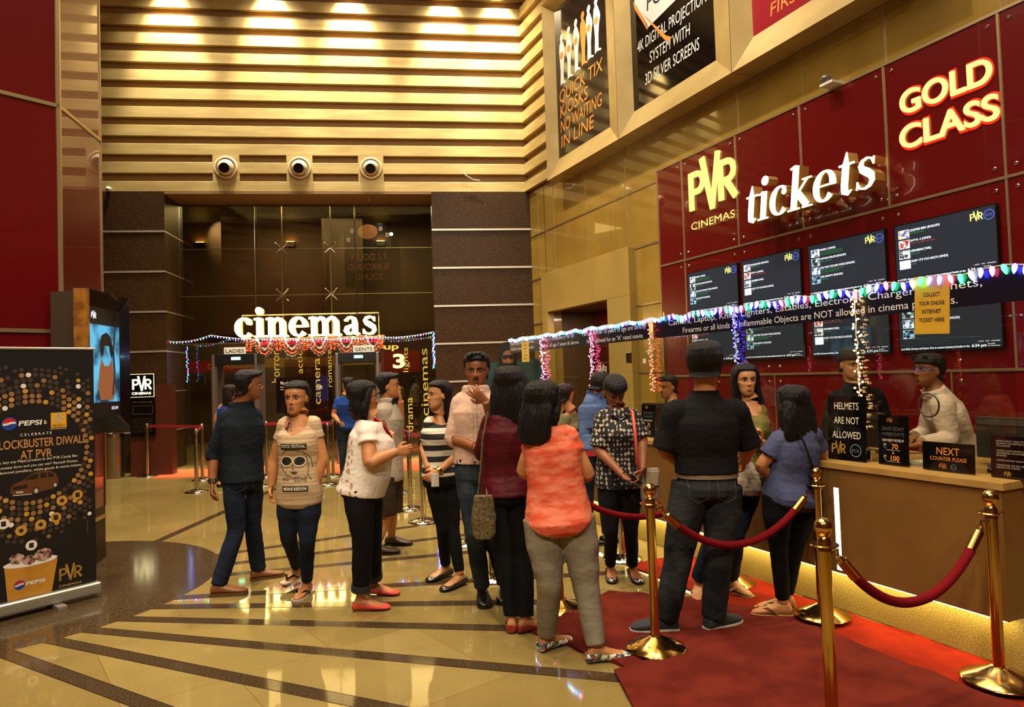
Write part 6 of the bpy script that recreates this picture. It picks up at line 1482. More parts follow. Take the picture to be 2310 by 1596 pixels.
def node_pattern(name, kind, a, b, scale, thr=.5, rough=.85):
    m = bpy.data.materials.new(name); m.use_nodes = True; nt = m.node_tree; N = nt.nodes; L = nt.links; bs = N['Principled BSDF']; bs.inputs['Roughness'].default_value = rough
    tc = N.new('ShaderNodeTexCoord'); r = N.new('ShaderNodeValToRGB'); r.color_ramp.interpolation = 'CONSTANT'; r.color_ramp.elements[0].color = C(a); r.color_ramp.elements[1].color = C(b); r.color_ramp.elements[1].position = thr
    if kind == 'stripes':
        sp = N.new('ShaderNodeSeparateXYZ'); L.new(tc.outputs['Object'], sp.inputs[0]); mm = N.new('ShaderNodeMath'); mm.operation = 'MULTIPLY'; mm.inputs[1].default_value = scale; L.new(sp.outputs[2], mm.inputs[0])
        fr = N.new('ShaderNodeMath'); fr.operation = 'FRACT'; L.new(mm.outputs[0], fr.inputs[0]); L.new(fr.outputs[0], r.inputs[0])
    else:
        v = N.new('ShaderNodeTexVoronoi'); v.inputs['Scale'].default_value = scale; v.inputs['Randomness'].default_value = .35 if kind == 'fans' else 1.0; v.distance = 'MANHATTAN' if kind == 'fans' else 'EUCLIDEAN'
        if kind == 'lace': v.feature = 'DISTANCE_TO_EDGE'
        mp = N.new('ShaderNodeMapping'); mp.inputs['Scale'].default_value = (1, 1, .8); L.new(tc.outputs['Object'], mp.inputs[0]); L.new(mp.outputs[0], v.inputs['Vector']); L.new(v.outputs[0], r.inputs[0])
        if kind == 'lace':      # see-through pattern on the back panel only
            sp = N.new('ShaderNodeSeparateXYZ'); L.new(tc.outputs['Object'], sp.inputs[0]); lt = N.new('ShaderNodeMath'); lt.operation = 'MULTIPLY_ADD'; lt.inputs[1].default_value = -60; lt.inputs[2].default_value = -1.2; lt.use_clamp = True; L.new(sp.outputs[0], lt.inputs[0])
            mu = N.new('ShaderNodeMath'); mu.operation = 'MULTIPLY'; L.new(v.outputs[0], mu.inputs[0]); L.new(lt.outputs[0], mu.inputs[1]); nt.links.remove(r.inputs[0].links[0]); L.new(mu.outputs[0], r.inputs[0])
        if kind == 'confetti':
            nt.links.remove(r.inputs[0].links[0]); s2 = N.new('ShaderNodeSeparateColor'); L.new(v.outputs['Color'], s2.inputs[0]); L.new(s2.outputs[0], r.inputs[0])
            for p, c in ((.25, '#1c3a6a'), (.4, '#d8d0b8'), (.6, '#c0502c'), (.75, '#4a7a4a'), (.88, '#d8d0b8')): e = r.color_ramp.elements.new(p); e.color = C(c)
    L.new(r.outputs[0], bs.inputs['Base Color']); return m
def soft_stripes(name, a, b, scale):
    m = M(name, a, rough=.9, mix=b, mscale=scale, stretch=(.02, .02, 1), mpos=(.45, .56), detail=0, spec=.15); return m
JEANS = cloth_m('dark_blue_denim', '#141a26', '#1c2434', 5); JEANSW = cloth_m('washed_black_denim', '#17181a', '#2c2d2e', 4); JEANSG = cloth_m('blue_grey_denim', '#1c232c', '#323a42', 4)
BLK = cloth_m('black_trouser', '#0d0c0d', '#131213', 5, sheen=.1)
SEAM = M('denim_seam', '#4a4438', rough=.8)
TANB = M('tan_leather', '#7a4a22', rough=.5)

# --- man walking off to the right in a navy shirt
I = person('man in navy shirt and jeans walking away past the left gate', 5.5, dict(p=(563, 870), yaw=118, s=1.0), [(505, 934, -.06), (583, 930, .06)], [(482, 1022, -.05), (556, 1028, .08)], [(479, 1092, -.12), (553, 1100, .0)],
    [(527, 1083, -.05), (568, 1083, .05)], [(533, 1196, -.06), (570, 1187, .12)], [('f', 495, 1343), ('f', 583, 1308, .01)], body=140, sex='m', skin='b',
    torso=dict(hip=.15, waist=.145, chest=.16, shw=.165), shirt=dict(m=cloth_m('navy_shirt', '#11161c', '#171d24', 5), sleeve=1.25, sw=.017, hem=-.02, collar=True, g=.016, wr=.007), pants=dict(m=JEANS, r=(.085, .066, .060), end=1.03, pockets=SEAM, wr=.007),
    shoes=dict(type='loafer', m=TANB, sm=M('rubber_tan', '#5a3a1c', rough=.6)), hair=dict(style='short', quiff=.022, g=.013), toes=(98, 118), heel=(0, .0), faceon=True)
bm = BM(); w_ = I['wr'][0]; d_ = (w_ - I['el'][0]).normalized(); tube(bm, [w_ - d_ * .035, w_ - d_ * .005], .036, 16); obj('wristwatch', bm, CHROME, I['T'], smooth=60)

# --- woman in a printed T-shirt facing the camera
TEE = soft_stripes('cream_striped_jersey', '#c0a582', '#a88e6c', 75)
I = person('woman in beige ROCK FESTIVAL printed T-shirt and dark jeans facing the camera', 5.12, dict(p=(668, 899), yaw=-6, pitch=1, s=1.03), [(634, 951), (716, 947)], [(619, 1040, .02), (727, 1034, .0)], [(612, 1098, -.02), (711, 1102, -.02)],
    [(654, 1118), (697, 1118)], [(651, 1212, .02), (693, 1218, -.02)], [('f', 671, 1318, .05), ('f', 693, 1340)], body=-5, sex='f', skin='a',
    torso=dict(hip=.158, waist=.136, chest=.146, belly=.02, bust=.035, arm=1.12), shirt=dict(m=TEE, sleeve=.42, sw=.010, hem=-.16, g=.012, scoop=(.105, .085), wr=.004), pants=dict(m=JEANS, r=(.092, .060, .044), end=.95),
    shoes=dict(type='sandal', m=M('white_sandal_sole', '#b8a890', rough=.6), st=BLACKG), hair=dict(style='pony', line=.058, g=.009), toes=(-14, -8), heel=(.05, 0), earring=True)
bv = shirt_bvh(I); s1, f1 = I['s'](.7); s1 = s1 if s1.x > 0 else -s1
F = decal(bv, I['sc'] - I['up'] * .20, s1, I['up'], -f1, .003); T = I['T']
def grid_flat(bm, pts, f, step=.02):
    """subdivided flat print so that it follows the cloth"""
    b = BM(); vs = [b.verts.new((x, y, 0)) for x, y in pts]; b.faces.new(vs)
    xs = [p[0] for p in pts]; ys = [p[1] for p in pts]
    for ax, lo, hi in (((1, 0, 0), min(xs), max(xs)), ((0, 1, 0), min(ys), max(ys))):
        v = lo + step
        while v < hi: bmesh.ops.bisect_plane(b, geom=list(b.verts) + list(b.edges) + list(b.faces), plane_co=V(ax) * v, plane_no=V(ax)); v += step
    mp = {v: bm.verts.new(f(v.co.x, v.co.y)) for v in b.verts}
    for fc in b.faces: bm.faces.new([mp[v] for v in fc.verts])
    b.free()
bm = BM()
grid_flat(bm, [(-.095, .03), (.095, .03), (.095, .075), (-.095, .075)], F); grid_flat(bm, [(-.085, -.275), (.10, -.275), (.10, -.235), (-.085, -.235)], F)
for x in (-.055, .04): grid_flat(bm, [(x + .037 * cos(a), -.055 + .028 * sin(a) + .004 * cos(a)) for a in (2 * pi * k / 16 for k in range(16))], F)
obj('print_black', bm, INK, T)
bm = BM(); L2 = lambda x, y: F(x, y, .0012)
text(bm, 'ROCK FESTIVAL', L2, 0, .045, .024, 'C', bold=.02, shear=.1, width=.175); text(bm, 'MEANS REEDON', L2, .008, -.266, .024, 'C', bold=.02, width=.165)
for x in (-.055, .04):
    P_ = [(x + .045 * cos(2 * pi * k / 18), -.055 + .036 * sin(2 * pi * k / 18)) for k in range(19)]
    for a, b in zip(P_, P_[1:]): tube(bm, [L2(*a), L2(*b)], .0032, 5)
obj('print_white', bm, CREAMINK, T)
bm = BM(); text(bm, 'LOVE', L2, .05, -.20, .036, 'C', shear=.1, width=.085); text(bm, 'AND', L2, -.06, -.195, .03, 'C', width=.05)
grid_flat(bm, [(-.028, -.135), (-.008, -.128), (.0, -.131), (.01, -.128), (.03, -.135), (.005, -.148)], L2)
for P_ in ([(-.10, -.06), (-.095, -.1), (-.06, -.145), (-.01, -.175), (.03, -.165)], [(.085, -.02), (.10, -.08), (.095, -.15), (.12, -.19)], [(.06, .02), (.115, -.03), (.125, -.1)], [(-.09, .0), (-.06, .025), (0, .028), (.05, .02)], [(-.005, -.08), (-.012, -.105), (0, -.112)]):
    for a, b in zip(P_, P_[1:]): tube(bm, [L2(*[a[i] + (b[i] - a[i]) * q / 3 for i in (0, 1)]) for q in range(4)], .0022, 5)
bm_k = obj('print_drawing', bm, M('print_grey', '#3a3028', rough=.8), T)
bb = BVHTree.FromPolygons([v.co + I['base'] for v in I['body'].data.vertices], [tuple(p.vertices) for p in I['body'].data.polygons]); G = decal(bb, I['nb'], s1, I['up'], -f1, .005); bm = BM()
for k in range(16): q = k / 15; ell(bm, G(-.062 + .030 * q * q, .02 - .135 * q), (.0075, .0075, .0075), seg=8, rings=6)
obj('bead_necklace', bm, M('beads_mixed', '#a88a90', rough=.3, mix='#3a2030', mscale=60), T)
bm = BM(); sp = I['sh'][0].lerp(I['sc'], .28) + I['up'] * .035; pts = [sp + f1 * .10 - I['up'] * .05, sp + f1 * .02 + I['up'] * .012, sp - f1 * .10 - I['up'] * .08, I['sh'][0] - f1 * .13 - I['up'] * .3]; tube(bm, pts, .009, 8)
ell(bm, I['sh'][0] - s1 * .02 - f1 * .15 - I['up'] * .42, (.09, .05, .11)); tag(obj('shoulder_bag', bm, M('coral_leather', '#9c4438', rough=.45), smooth=180), 'coral strap bag behind the arm of the printed T-shirt woman', 'bag')

# --- woman in white lace top seen from behind, turned to the right
LACE = node_pattern('white_lace', 'lace', '#d8cabc', '#a8806c', 24, .17); WHT = cloth_m('white_top', '#cfc2b4', '#c4b6a6', 4, sheen=.1)
I = person('woman in white lace top, black trousers and coral shoes turned to the right', 4.87, dict(p=(820, 899), yaw=115, s=1.0), [(826, 968, -.13), (850, 951, .15)], [(835, 1044, -.20), (868, 1022, .16)], [(894, 1020, -.12), (885, 1006, .18)],
    [(808, 1108, -.09), (828, 1105, .09)], [(818, 1215, -.08), (838, 1212, .09)], [('f', 815, 1378), ('f', 843, 1342)], body=98, sex='f', skin='a',
    torso=dict(hip=.158, waist=.150, chest=.150, belly=.025, bust=.04, dh=.125, dw=.125, dc=.12, shw=.16, arm=1.2), shirt=dict(m=LACE, scoop=(.06, .07), sleeve=.42, sw=.02, hem=-.06, g=.026, flare=.02, wr=.006), pants=dict(m=BLK, r=(.10, .074, .062), end=.86, cuff=M('dark_cuff', '#1c1c20', rough=.85)),
    shoes=dict(type='flat', m=M('coral_suede', '#c8402c', rough=.7)), hair=dict(style='long', len=.17, w=.088, line=.06, back=-.045, locks=(-1, 1), locklen=.12), toes=(92, 80),
    hands=(dict(dir=(1, -.1, .15), thumb=(0, 0, 1), palm=(0, 1, 0), curl=.8), dict(dir=(-.25, 0, 1), thumb=(-1, 0, 0), palm=(.2, 1, 0), curl=.7)))
bm = BM(); nb = I['nb']; tube(bm, [nb + V((.02, -.075, .0)), nb + V((.075, -.05, -.05)), nb + V((.11, .0, -.12)), nb + V((.12, .03, -.17))], .012, 8); obj('red_necklace', bm, M('red_beads', '#a01018', rough=.35), I['T'], smooth=60)

# --- young man in polo shirt and shorts, hand to his face
POLO = cloth_m('grey_white_polo', '#a89a86', '#9c8e7a', 5)
I = person('young man in light grey polo shirt and brown shorts touching his face', 6.5, dict(p=(878, 871), yaw=92, s=1.02), [(862, 922, -.13), (890, 917, .15)], [(872, 1010, -.12), (902, 965, .10)], [(886, 1068, -.04), (904, 905, .02)],
    [(868, 1078, -.09), (886, 1076, .09)], [(870, 1165, -.08), (884, 1160, .06)], [('f', 852, 1252), ('f', 884, 1230)], body=95, sex='m', skin='a',
    torso=dict(hip=.15, waist=.14, chest=.15, shw=.15), shirt=dict(m=POLO, sleeve=.62, sw=.018, hem=-.05, collar=True, cm=cloth_m('navy_collar', '#15141c', sheen=.1), g=.016, cuffband=MATS.get('navy_collar')), pants=dict(m=cloth_m('brown_cargo', '#2e2318', '#382b1e', 6), r=(.10, .105, .05), end=-.04, wr=.008),
    shoes=dict(type='loafer', m=M('brown_loafer', '#3a2418', rough=.55), sm=BLACK), hair=dict(style='short', quiff=.02, g=.013), toes=(95, 78), hands=(None, dict(dir=(-.1, 0, 1), thumb=(-1, 0, .3), palm=(-1, 0, 0), curl=.25)))

# --- laughing woman in black and white stripes
STR = node_pattern('black_white_stripes', 'stripes', '#100e0e', '#c8bca6', 11.4, .5)
I = person('laughing woman in black and white striped top and black trousers', 5.42, dict(p=(989, 892), yaw=-58, s=.93, pitch=-2), [(963, 946, -.02), (1018, 944, .06)], [(957, 1010, .0), (1029, 1028, -.02)], [(966, 1056, -.10), (987, 1066, -.13)],
    [(982, 1080, -.02), (1015, 1080, .03)], [(999, 1192, -.05), (1022, 1196, -.02)], [('f', 1006, 1302), ('f', 1038, 1322)], body=-28, sex='f', skin='c',
    torso=dict(hip=.158, waist=.135, chest=.14, bust=.035), shirt=dict(m=STR, sleeve=.75, sw=.012, hem=.05, g=.010, wr=.004, scoop=(.055, .085)), pants=dict(m=BLK, r=(.080, .052, .042), end=.93),
    shoes=dict(type='flat', m=M('black_flats', '#0c0a0a', rough=.35), toe=M('gold_studs', '#a88a60', rough=.25, metal=1, mix='#2a1c10', mscale=120)), hair=dict(style='long', len=.33, w=.078, line=.06, fall=(.05, .0, 0), back=-.05, locks=(1,), locklen=.2), toes=(-42, -40),
    hands=(dict(dir=(.55, -.3, -.7), palm=(.3, .9, -.2), curl=.6), dict(dir=(-.75, -.2, -.45), palm=(.1, .9, .2), curl=.6)))
Hh = I['H']; bm = BM(); ell(bm, Hh @ V((0, .083, -.070)), (.016, .010, .011), Hh.to_3x3().normalized()); obj('open_mouth', bm, M('mouth_dark', '#3a0f0c', rough=.4), I['T'], smooth=180)
bm = BM(); ell(bm, Hh @ V((0, .0905, -.0655)), (.011, .003, .0035), Hh.to_3x3().normalized()); obj('teeth', bm, M('teeth_white', '#d8d0c0', rough=.3), I['T'], smooth=180)
bm = BM(); d_ = (I['wr'][1] - I['el'][1]).normalized(); tube(bm, [I['wr'][1] - d_ * .03, I['wr'][1] - d_ * .005], .034, 16); obj('wristwatch', bm, BRASS, I['T'], smooth=60)
bm = BM(); p = at(983, 1084, 5.25); box(bm, p.x - .035, p.x + .025, p.y - .006, p.y + .006, p.z - .05, p.z + .055); bevel(bm, .005, 2); tag(obj('smartphone', bm, M('white_phone', '#b8b0a4', rough=.2)), 'white phone in the hands of the striped top woman', 'phone')

# --- man in pink shirt facing the camera
PINK = cloth_m('pale_pink_shirt', '#c8a590', '#bd9a85', 5, sheen=.1)
I = person('young man in pale pink shirt and dark jeans with a hand at his chin', 4.75, dict(p=(1075, 836), yaw=-2, pitch=6, s=1.0, moustache=True), [(1030, 899), (1117, 899)], [(1022, 990, -.02), (1122, 972, -.10)], [(1070, 1008, -.16), (1096, 906, -.20)],
    [(1055, 1063), (1098, 1063)], [(1069, 1196, -.03), (1110, 1196, .05)], [('f', 1089, 1354), ('f', 1140, 1345)], body=2, sex='m', skin='b',
    torso=dict(hip=.155, waist=.145, chest=.16, shw=.165), shirt=dict(m=PINK, sleeve=1.15, sw=.018, hem=.12, collar=True, g=.014, wr=.006), pants=dict(m=JEANSG, r=(.086, .066, .058), end=.95, top=.2, belt=M('black_belt', '#0e0c0c', rough=.4), wr=.007),
    shoes=dict(type='shoe', m=M('dark_brown_leather', '#1c110c', rough=.3, coat=.3), sm=BLACK, laces=M('dark_laces', '#0c0808', rough=.7)), hair=dict(style='short', quiff=.03, line=.055, g=.013), toes=(8, -5),
    hands=(dict(dir=(.9, .3, -.1), palm=(0, .5, -.5), curl=.7), dict(dir=(-.75, -.05, .62), thumb=(-.4, 0, -.9), palm=(.1, .9, .2), curl=.30, spread=.35)))
bv = shirt_bvh(I); F = decal(bv, I['sc'], V((1, 0, 0)), I['up'], V((0, 1, 0)), .0015); bm = BM(); tube(bm, [F(.012, .03 - .36 * k / 14) for k in range(15)], .0022, 5); tube(bm, [F(-.014, .03 - .36 * k / 14) for k in range(15)], .0015, 5); obj('button_placket', bm, M('pink_seam', '#a88874', rough=.8), I['T'])

# --- woman in maroon top seen from behind
I = person('woman in maroon top and black trousers seen from behind with a patterned bag', 4.42, dict(p=(1150, 872), yaw=168, s=1.02), [(1096, 941), (1184, 945)], [(1088, 1020, .06), (1196, 1025, .08)], [(1118, 1052, .20), (1165, 1050, .22)],
    [(1124, 1112), (1172, 1112)], [(1142, 1255), (1182, 1255)], [('f', 1156, 1424), ('f', 1187, 1427)], body=172, sex='f', skin='a',
    torso=dict(hip=.168, waist=.150, chest=.152, shw=.148, arm=1.05), shirt=dict(m=cloth_m('maroon_silk', '#3c0a10', '#4a0d14', 5, rough=.5), sleeve=1.3, sw=.015, hem=-.03, g=.018, wr=.006), pants=dict(m=BLK, r=(.090, .062, .052), end=.97),
    shoes=dict(type='flat', m=M('rust_leather', '#7c2014', rough=.5)), hair=dict(style='long', len=.28, w=.100, line=.06, back=-.06, locks=(-1, 1), locklen=.22, flare=.2), toes=(172, 112))
STRAW = M('woven_tapestry', '#6a5426', rough=.8, mix='#3a3420', mscale=60, mpos=(.4, .6), bump=.4, bscale=150)
t = thing('shoulder_bag', 'woven tapestry shoulder bag hanging from the maroon top woman', 'bag', at(1092, 1216, 4.28))
bm = BM(); S = []
for y, hw, dx in ((1216, .055, 2), (1205, .072, 1), (1170, .078, 0), (1130, .064, 0), (1118, .058, 0)): S.append((at(1091 + dx, y, 4.28), V((1, 0, 0)), V((0, -1, 0)), hw, .035, .035))
loft(bm, S, 20, 2.6); obj('bag_body', solid(bm, .006, 2, wrinkle(.004, 20, 20)), STRAW, t)
bm = BM(); tube(bm, [at(1112, 935, 4.40), at(1100, 930, 4.33), at(1089, 990, 4.29), at(1084, 1060, 4.28), at(1078, 1120, 4.28)], .006, 8); tube(bm, [at(1112, 935, 4.40), at(1108, 935, 4.46), at(1096, 1000, 4.5), at(1098, 1120, 4.30)], .006, 8); obj('strap', bm, STRAW, t)

# --- woman in orange top from behind
ORT = M('orange_slub_jersey', '#cc5236', rough=.9, mix='#dc7a5c', mscale=9, stretch=(1, 1, 2.5), bump=.25, bscale=250, spec=.15)
I = person('woman in orange top, grey trousers and patterned flat shoes seen from behind', 3.97, dict(p=(1226, 910), yaw=148, s=1.03), [(1194, 981, .0), (1293, 975, .02)], [(1183, 1062, .06), (1324, 1070, .03)], [(1228, 1078, .24), (1276, 1062, .26)],
    [(1222, 1176, .0), (1300, 1172, .0)], [(1240, 1312, -.02), (1322, 1322, -.02)], [('f', 1234, 1467), ('f', 1346, 1494)], body=160, sex='f', skin='a',
    torso=dict(hip=.182, waist=.150, chest=.154, shw=.150, dh=.135, dw=.125, belly=.03, arm=1.22), shirt=dict(m=ORT, sleeve=.40, sw=.012, hem=-.16, tail=.17, g=.014, wr=.006), pants=dict(m=cloth_m('grey_trousers', '#7a705f', '#857b69', 5), r=(.108, .078, .056), end=.98, wr=.006, pockets=M('grey_seam', '#5c5446', rough=.8)),
    shoes=dict(type='flat', m=node_pattern('confetti_print', 'confetti', '#c8c0a8', '#1c3a3a', 75, .12)), hair=dict(style='long', len=.25, w=.092, line=.06, back=-.06, locks=(-1, 1), locklen=.14, fall=(-.035, -.01, 0), flare=.18, rough=.006), toes=(132, 103))

# --- woman in black and white patterned blouse looking down
FAN = node_pattern('black_fan_print', 'fans', '#a89a84', '#0d0b0c', 34, .56)
I = person('woman in black and white patterned blouse looking down at her phone', 5.28, dict(p=(1387, 885), yaw=8, pitch=34, s=1.0), [(1350, 937), (1436, 931)], [(1349, 1015, -.06), (1449, 990, -.02)], [(1404, 1072, -.25), (1450, 1060, -.20)],
    [(1373, 1088), (1420, 1088)], [(1378, 1196, -.02), (1423, 1196, -.02)], [('f', 1378, 1302), ('f', 1428, 1304)], body=4, sex='f', skin='b',
    torso=dict(hip=.166, waist=.146, chest=.152, bust=.03, shw=.165), shirt=dict(m=FAN, sleeve=.92, sw=.022, cuffk=1.1, hem=-.08, g=.018, wr=.005), pants=dict(m=BLK, r=(.088, .056, .044), end=.95), shoes=dict(type='flat', m=MATS['black_flats'], toe=CHROME), hair=dict(style='pony', line=.05, g=.008, band=True), toes=(-4, 6),
    hands=(dict(dir=(.75, -.3, -.55), palm=(.2, -.2, .6), curl=.6), dict(dir=(-.5, -.25, -.75), palm=(-.6, .4, .3), curl=.6)))
bm = BM(); p = at(1434, 1086, 4.99); tube(bm, [p + V((-.04, 0, .03)), p + V((.035, 0, -.03))], .022, 4); tag(obj('smartphone', bm, BLACKG), 'dark phone held by the woman in patterned blouse', 'phone')
bm = BM(); c = I['nb']; tube(bm, [c + V((.06 * cos(a), -.09 - .01 * sin(a) * -1, -.03 + .065 * sin(a))) for a in (RAD(200 + 140 * k / 12) for k in range(13))], .014, 8); obj('black_necklace', bm, BLACKG, I['T'], smooth=60)
t = thing('handbag', 'beige handbag on a coral strap beside the woman in patterned blouse', 'bag', at(1468, 1130, 5.2)); bm = BM()
loft(bm, [(at(1466, 1128, 5.2), V((1, 0, 0)), V((0, -1, 0)), .07, .04, .04), (at(1467, 1100, 5.2), V((1, 0, 0)), V((0, -1, 0)), .08, .045, .045), (at(1470, 1064, 5.2), V((1, 0, 0)), V((0, -1, 0)), .062, .03, .03), (at(1470, 1056, 5.2), V((1, 0, 0)), V((0, -1, 0)), .05, .02, .02)], 20, 2.8); obj('bag_body', solid(bm, .006, 2), M('beige_leather', '#8c7a62', rough=.5), t)
bm = BM(); loft(bm, [(at(1472, 1096, 5.145), V((1, 0, 0)), V((0, -1, 0)), .045, .006, .006), (at(1472, 1064, 5.15), V((1, 0, 0)), V((0, -1, 0)), .055, .012, .012)], 14, 3); obj('flap', bm, M('beige_leather_light', '#a08e74', rough=.5), t, smooth=50)
bm = BM(); P_ = [at(1420, 924, 5.30), at(1427, 931, 5.14), at(1433, 980, 5.05), at(1437, 1040, 5.06), at(1446, 1072, 5.16)]
tube(bm, P_, .0125, 8); obj('strap', bm, M('coral_strap', '#c04a34', rough=.5), t, smooth=60)

# --- tall man in black shirt from behind
I = person('tall man in black shirt and washed black jeans seen from behind', 4.27, dict(p=(1591, 822), yaw=160, s=1.12), [(1508, 921), (1672, 918)], [(1500, 1014, .03), (1688, 1006, .05)], [(1536, 1048, .24), (1678, 1040, .26)],
    [(1556, 1098), (1634, 1098)], [(1528, 1270, .0), (1620, 1262, .0)], [('f', 1506, 1424), ('f', 1612, 1420)], body=176, sex='m', skin='a',
    torso=dict(hip=.182, waist=.170, chest=.190, shw=.205, dh=.125, dw=.125, dc=.14, arm=1.12), shirt=dict(m=cloth_m('black_shirt', '#0f0d0d', '#141212', 5, sheen=.12), sleeve=1.0, sw=.020, hem=.19, collar=True, g=.018, wr=.006), pants=dict(m=JEANSW, r=(.112, .086, .074), end=1.04, top=.21, pockets=SEAM, belt=M('tan_web_belt', '#6e5a3e', rough=.7), wr=.008),
    shoes=dict(type='sneaker', m=M('charcoal_canvas', '#23252a', rough=.8), sm=M('white_rubber', '#b8b0a0', rough=.6), laces=M('white_laces', '#c8c0b4', rough=.8), s=1.06), hair=dict(style='short', quiff=.032, g=.020), toes=(-93, 122), scale=1.05)

# --- long-haired woman facing the camera behind him
I = person('woman with long black hair in yellow kurta looking past the tall man', 4.89, dict(p=(1682, 858), yaw=-2, pitch=3, s=.93), [(1658, 918), (1722, 920)], [(1652, 990, .05), (1728, 1000, .02)], [(1670, 1020, -.15), (1712, 1000, -.20)],
    [(1655, 1078), (1697, 1078)], [(1610, 1212, -.02), (1660, 1208, -.05)], [('f', 1576, 1342), ('f', 1648, 1334)], body=-8, sex='f', skin='c',
    torso=dict(hip=.16, waist=.135, chest=.14, shw=.135, bust=.03), shirt=dict(m=cloth_m('yellow_green_kurta', '#6e6430', '#7a7038', 6), sleeve=.8, hem=-.1, g=.012, scoop=(.062, .065)), pants=dict(m=JEANS, r=(.085, .062, .060), end=.94), shoes=dict(type='sandal', m=M('tan_wedge', '#8a6c46', rough=.6), st=M('cream_strap', '#a8946e', rough=.6)),
    hair=dict(style='long', len=.46, w=.100, line=.066, back=-.06, fall=(.08, .0, 0), locks=(-1, 1), locklen=.36, flare=.25, rough=.006, g=.010), toes=(-18, 28), hands=(None, dict(dir=(.1, -.3, .8), palm=(-1, 0, 0), curl=.7)))
bm = BM(); p = at(1713, 992, 4.76); box(bm, p.x - .02, p.x + .02, p.y - .006, p.y + .006, p.z - .045, p.z + .045); bevel(bm, .004, 2); tag(obj('smartphone', bm, M('red_phone_case', '#8c0f1c', rough=.4)), 'red phone held by the long-haired woman', 'phone')
t = thing('handbag', 'white slouchy handbag between the black-shirted man and the blue-shirted woman', 'bag', at(1690, 1122, 4.74)); bm = BM()
loft(bm, [(at(1686, 1118, 4.74), V((1, 0, -.1)), V((0, -1, 0)), .075, .04, .04), (at(1690, 1105, 4.74), V((1, 0, -.1)), V((0, -1, 0)), .09, .05, .05), (at(1688, 1070, 4.74), V((1, 0, 0)), V((0, -1, 0)), .07, .04, .04), (at(1680, 1038, 4.74), V((1, 0, 0)), V((0, -1, 0)), .045, .02, .02)], 20, 2.6); obj('bag_body', solid(bm, .006, 2, wrinkle(.006, 14, 14)), M('white_leather', '#a89c86', rough=.45), t)
bm = BM(); tube(bm, [at(1672, 1042, 4.74), at(1664, 990, 4.78), at(1662, 935, 4.88), at(1672, 925, 4.98)], .008, 8); obj('strap', bm, MATS['white_leather'], t)

# --- woman in blue shirt leaning on the counter
I = person('woman in slate blue shirt and black leggings leaning towards the counter', 4.50, dict(p=(1785, 914), yaw=205, s=1.02), [(1748, 986, -.04), (1840, 968, .06)], [(1717, 1052, -.02), (1852, 1030, .16)], [(1741, 1084, .04), (1838, 1012, .30)],
    [(1752, 1122, -.02), (1816, 1122, .04)], [(1757, 1240, -.03), (1792, 1236, .06)], [('f', 1768, 1390), ('f', 1776, 1376)], body=200, sex='f', skin='a',
    torso=dict(hip=.175, waist=.150, chest=.155, shw=.150, dh=.13), shirt=dict(m=cloth_m('slate_blue_cotton', '#3c405c', '#464a66', 5, sheen=.15), sleeve=.62, sw=.020, hem=-.20, tail=.14, g=.016, wr=.007, collar=False), pants=dict(m=cloth_m('black_leggings', '#070607', '#0b0a0b', 5, sheen=.05), r=(.092, .058, .044), end=.93),
    shoes=dict(type='sandal', m=M('gold_sandal', '#a0783c', rough=.4), st=M('jewelled_strap', '#a89060', rough=.2, metal=.7, mix='#5a4020', mscale=150)), hair=dict(style='long', len=.27, w=.112, line=.06, back=-.055, locks=(-1, 1), locklen=.16, flare=.22, rough=.006), toes=(-103, -100), hands=(dict(dir=(1, .3, .25), palm=(.2, .4, -.6), curl=.3), None))
t = thing('crossbody_bag', 'black cross-body bag at the hip of the woman in slate blue shirt', 'bag', at(1845, 1160, 4.53)); bm = BM(); tube(bm, [at(1800, 975, 4.36), at(1815, 1000, 4.33), at(1832, 1050, 4.38), at(1842, 1110, 4.48)], .007, 8); obj('strap', bm, BLACKG, t)
bm = BM(); loft(bm, [(at(1846, 1158, 4.53), V((.5, .8, 0)), V((.8, -.5, 0)), .08, .03, .03), (at(1846, 1108, 4.53), V((.5, .8, 0)), V((.8, -.5, 0)), .08, .03, .03)], 16, 3.5); obj('bag_body', bm, BLACKG, t, smooth=50)

# --- cashiers behind the counter
def stand(x, y, w=.10, ya=0.0):
    """hips, knees and ankles of someone standing at x, y"""
    a = V((cos(ya), sin(ya), 0)); P = [V((x, y, 0)) - a * w, V((x, y, 0)) + a * w]
    return [('w', p.x, p.y, .90) for p in P], [('w', p.x, p.y, .49) for p in P], [('w', p.x, p.y, .09) for p in P]
hp, kn_, an_ = stand(2.78, 5.62)
I = person('cashier in black shirt looking down behind the HELMETS sign', 5.55, dict(p=(1922, 822), yaw=2, pitch=10, s=1.06), [(1878, 893), (1984, 886)], [(1868, 975, .0), (2000, 970, .0)], [(1905, 1010, -.25), (1975, 1008, -.25)], hp, kn_, an_, body=8, sex='m', skin='c',
    torso=dict(shw=.19, chest=.175), shirt=dict(m=cloth_m('cashier_black', '#121011', '#171516', 5), sleeve=1.6, sw=.018, hem=-.02, collar=True, g=.014), pants=dict(m=BLK, r=(.09, .07, .06)), shoes=dict(type='shoe', m=BLACKG), hair=dict(style='short', line=.05, g=.008), toes=(5, 5))
bm = BM(); p = I['sc'] - I['up'] * .16 + V((.10, -.145, 0)); box(bm, p.x - .03, p.x + .03, p.y - .004, p.y + .004, p.z - .01, p.z + .01); obj('name_badge', bm, BRASS, I['T'])
hp, kn_, an_ = stand(3.30, 5.02, .10, 1.2)
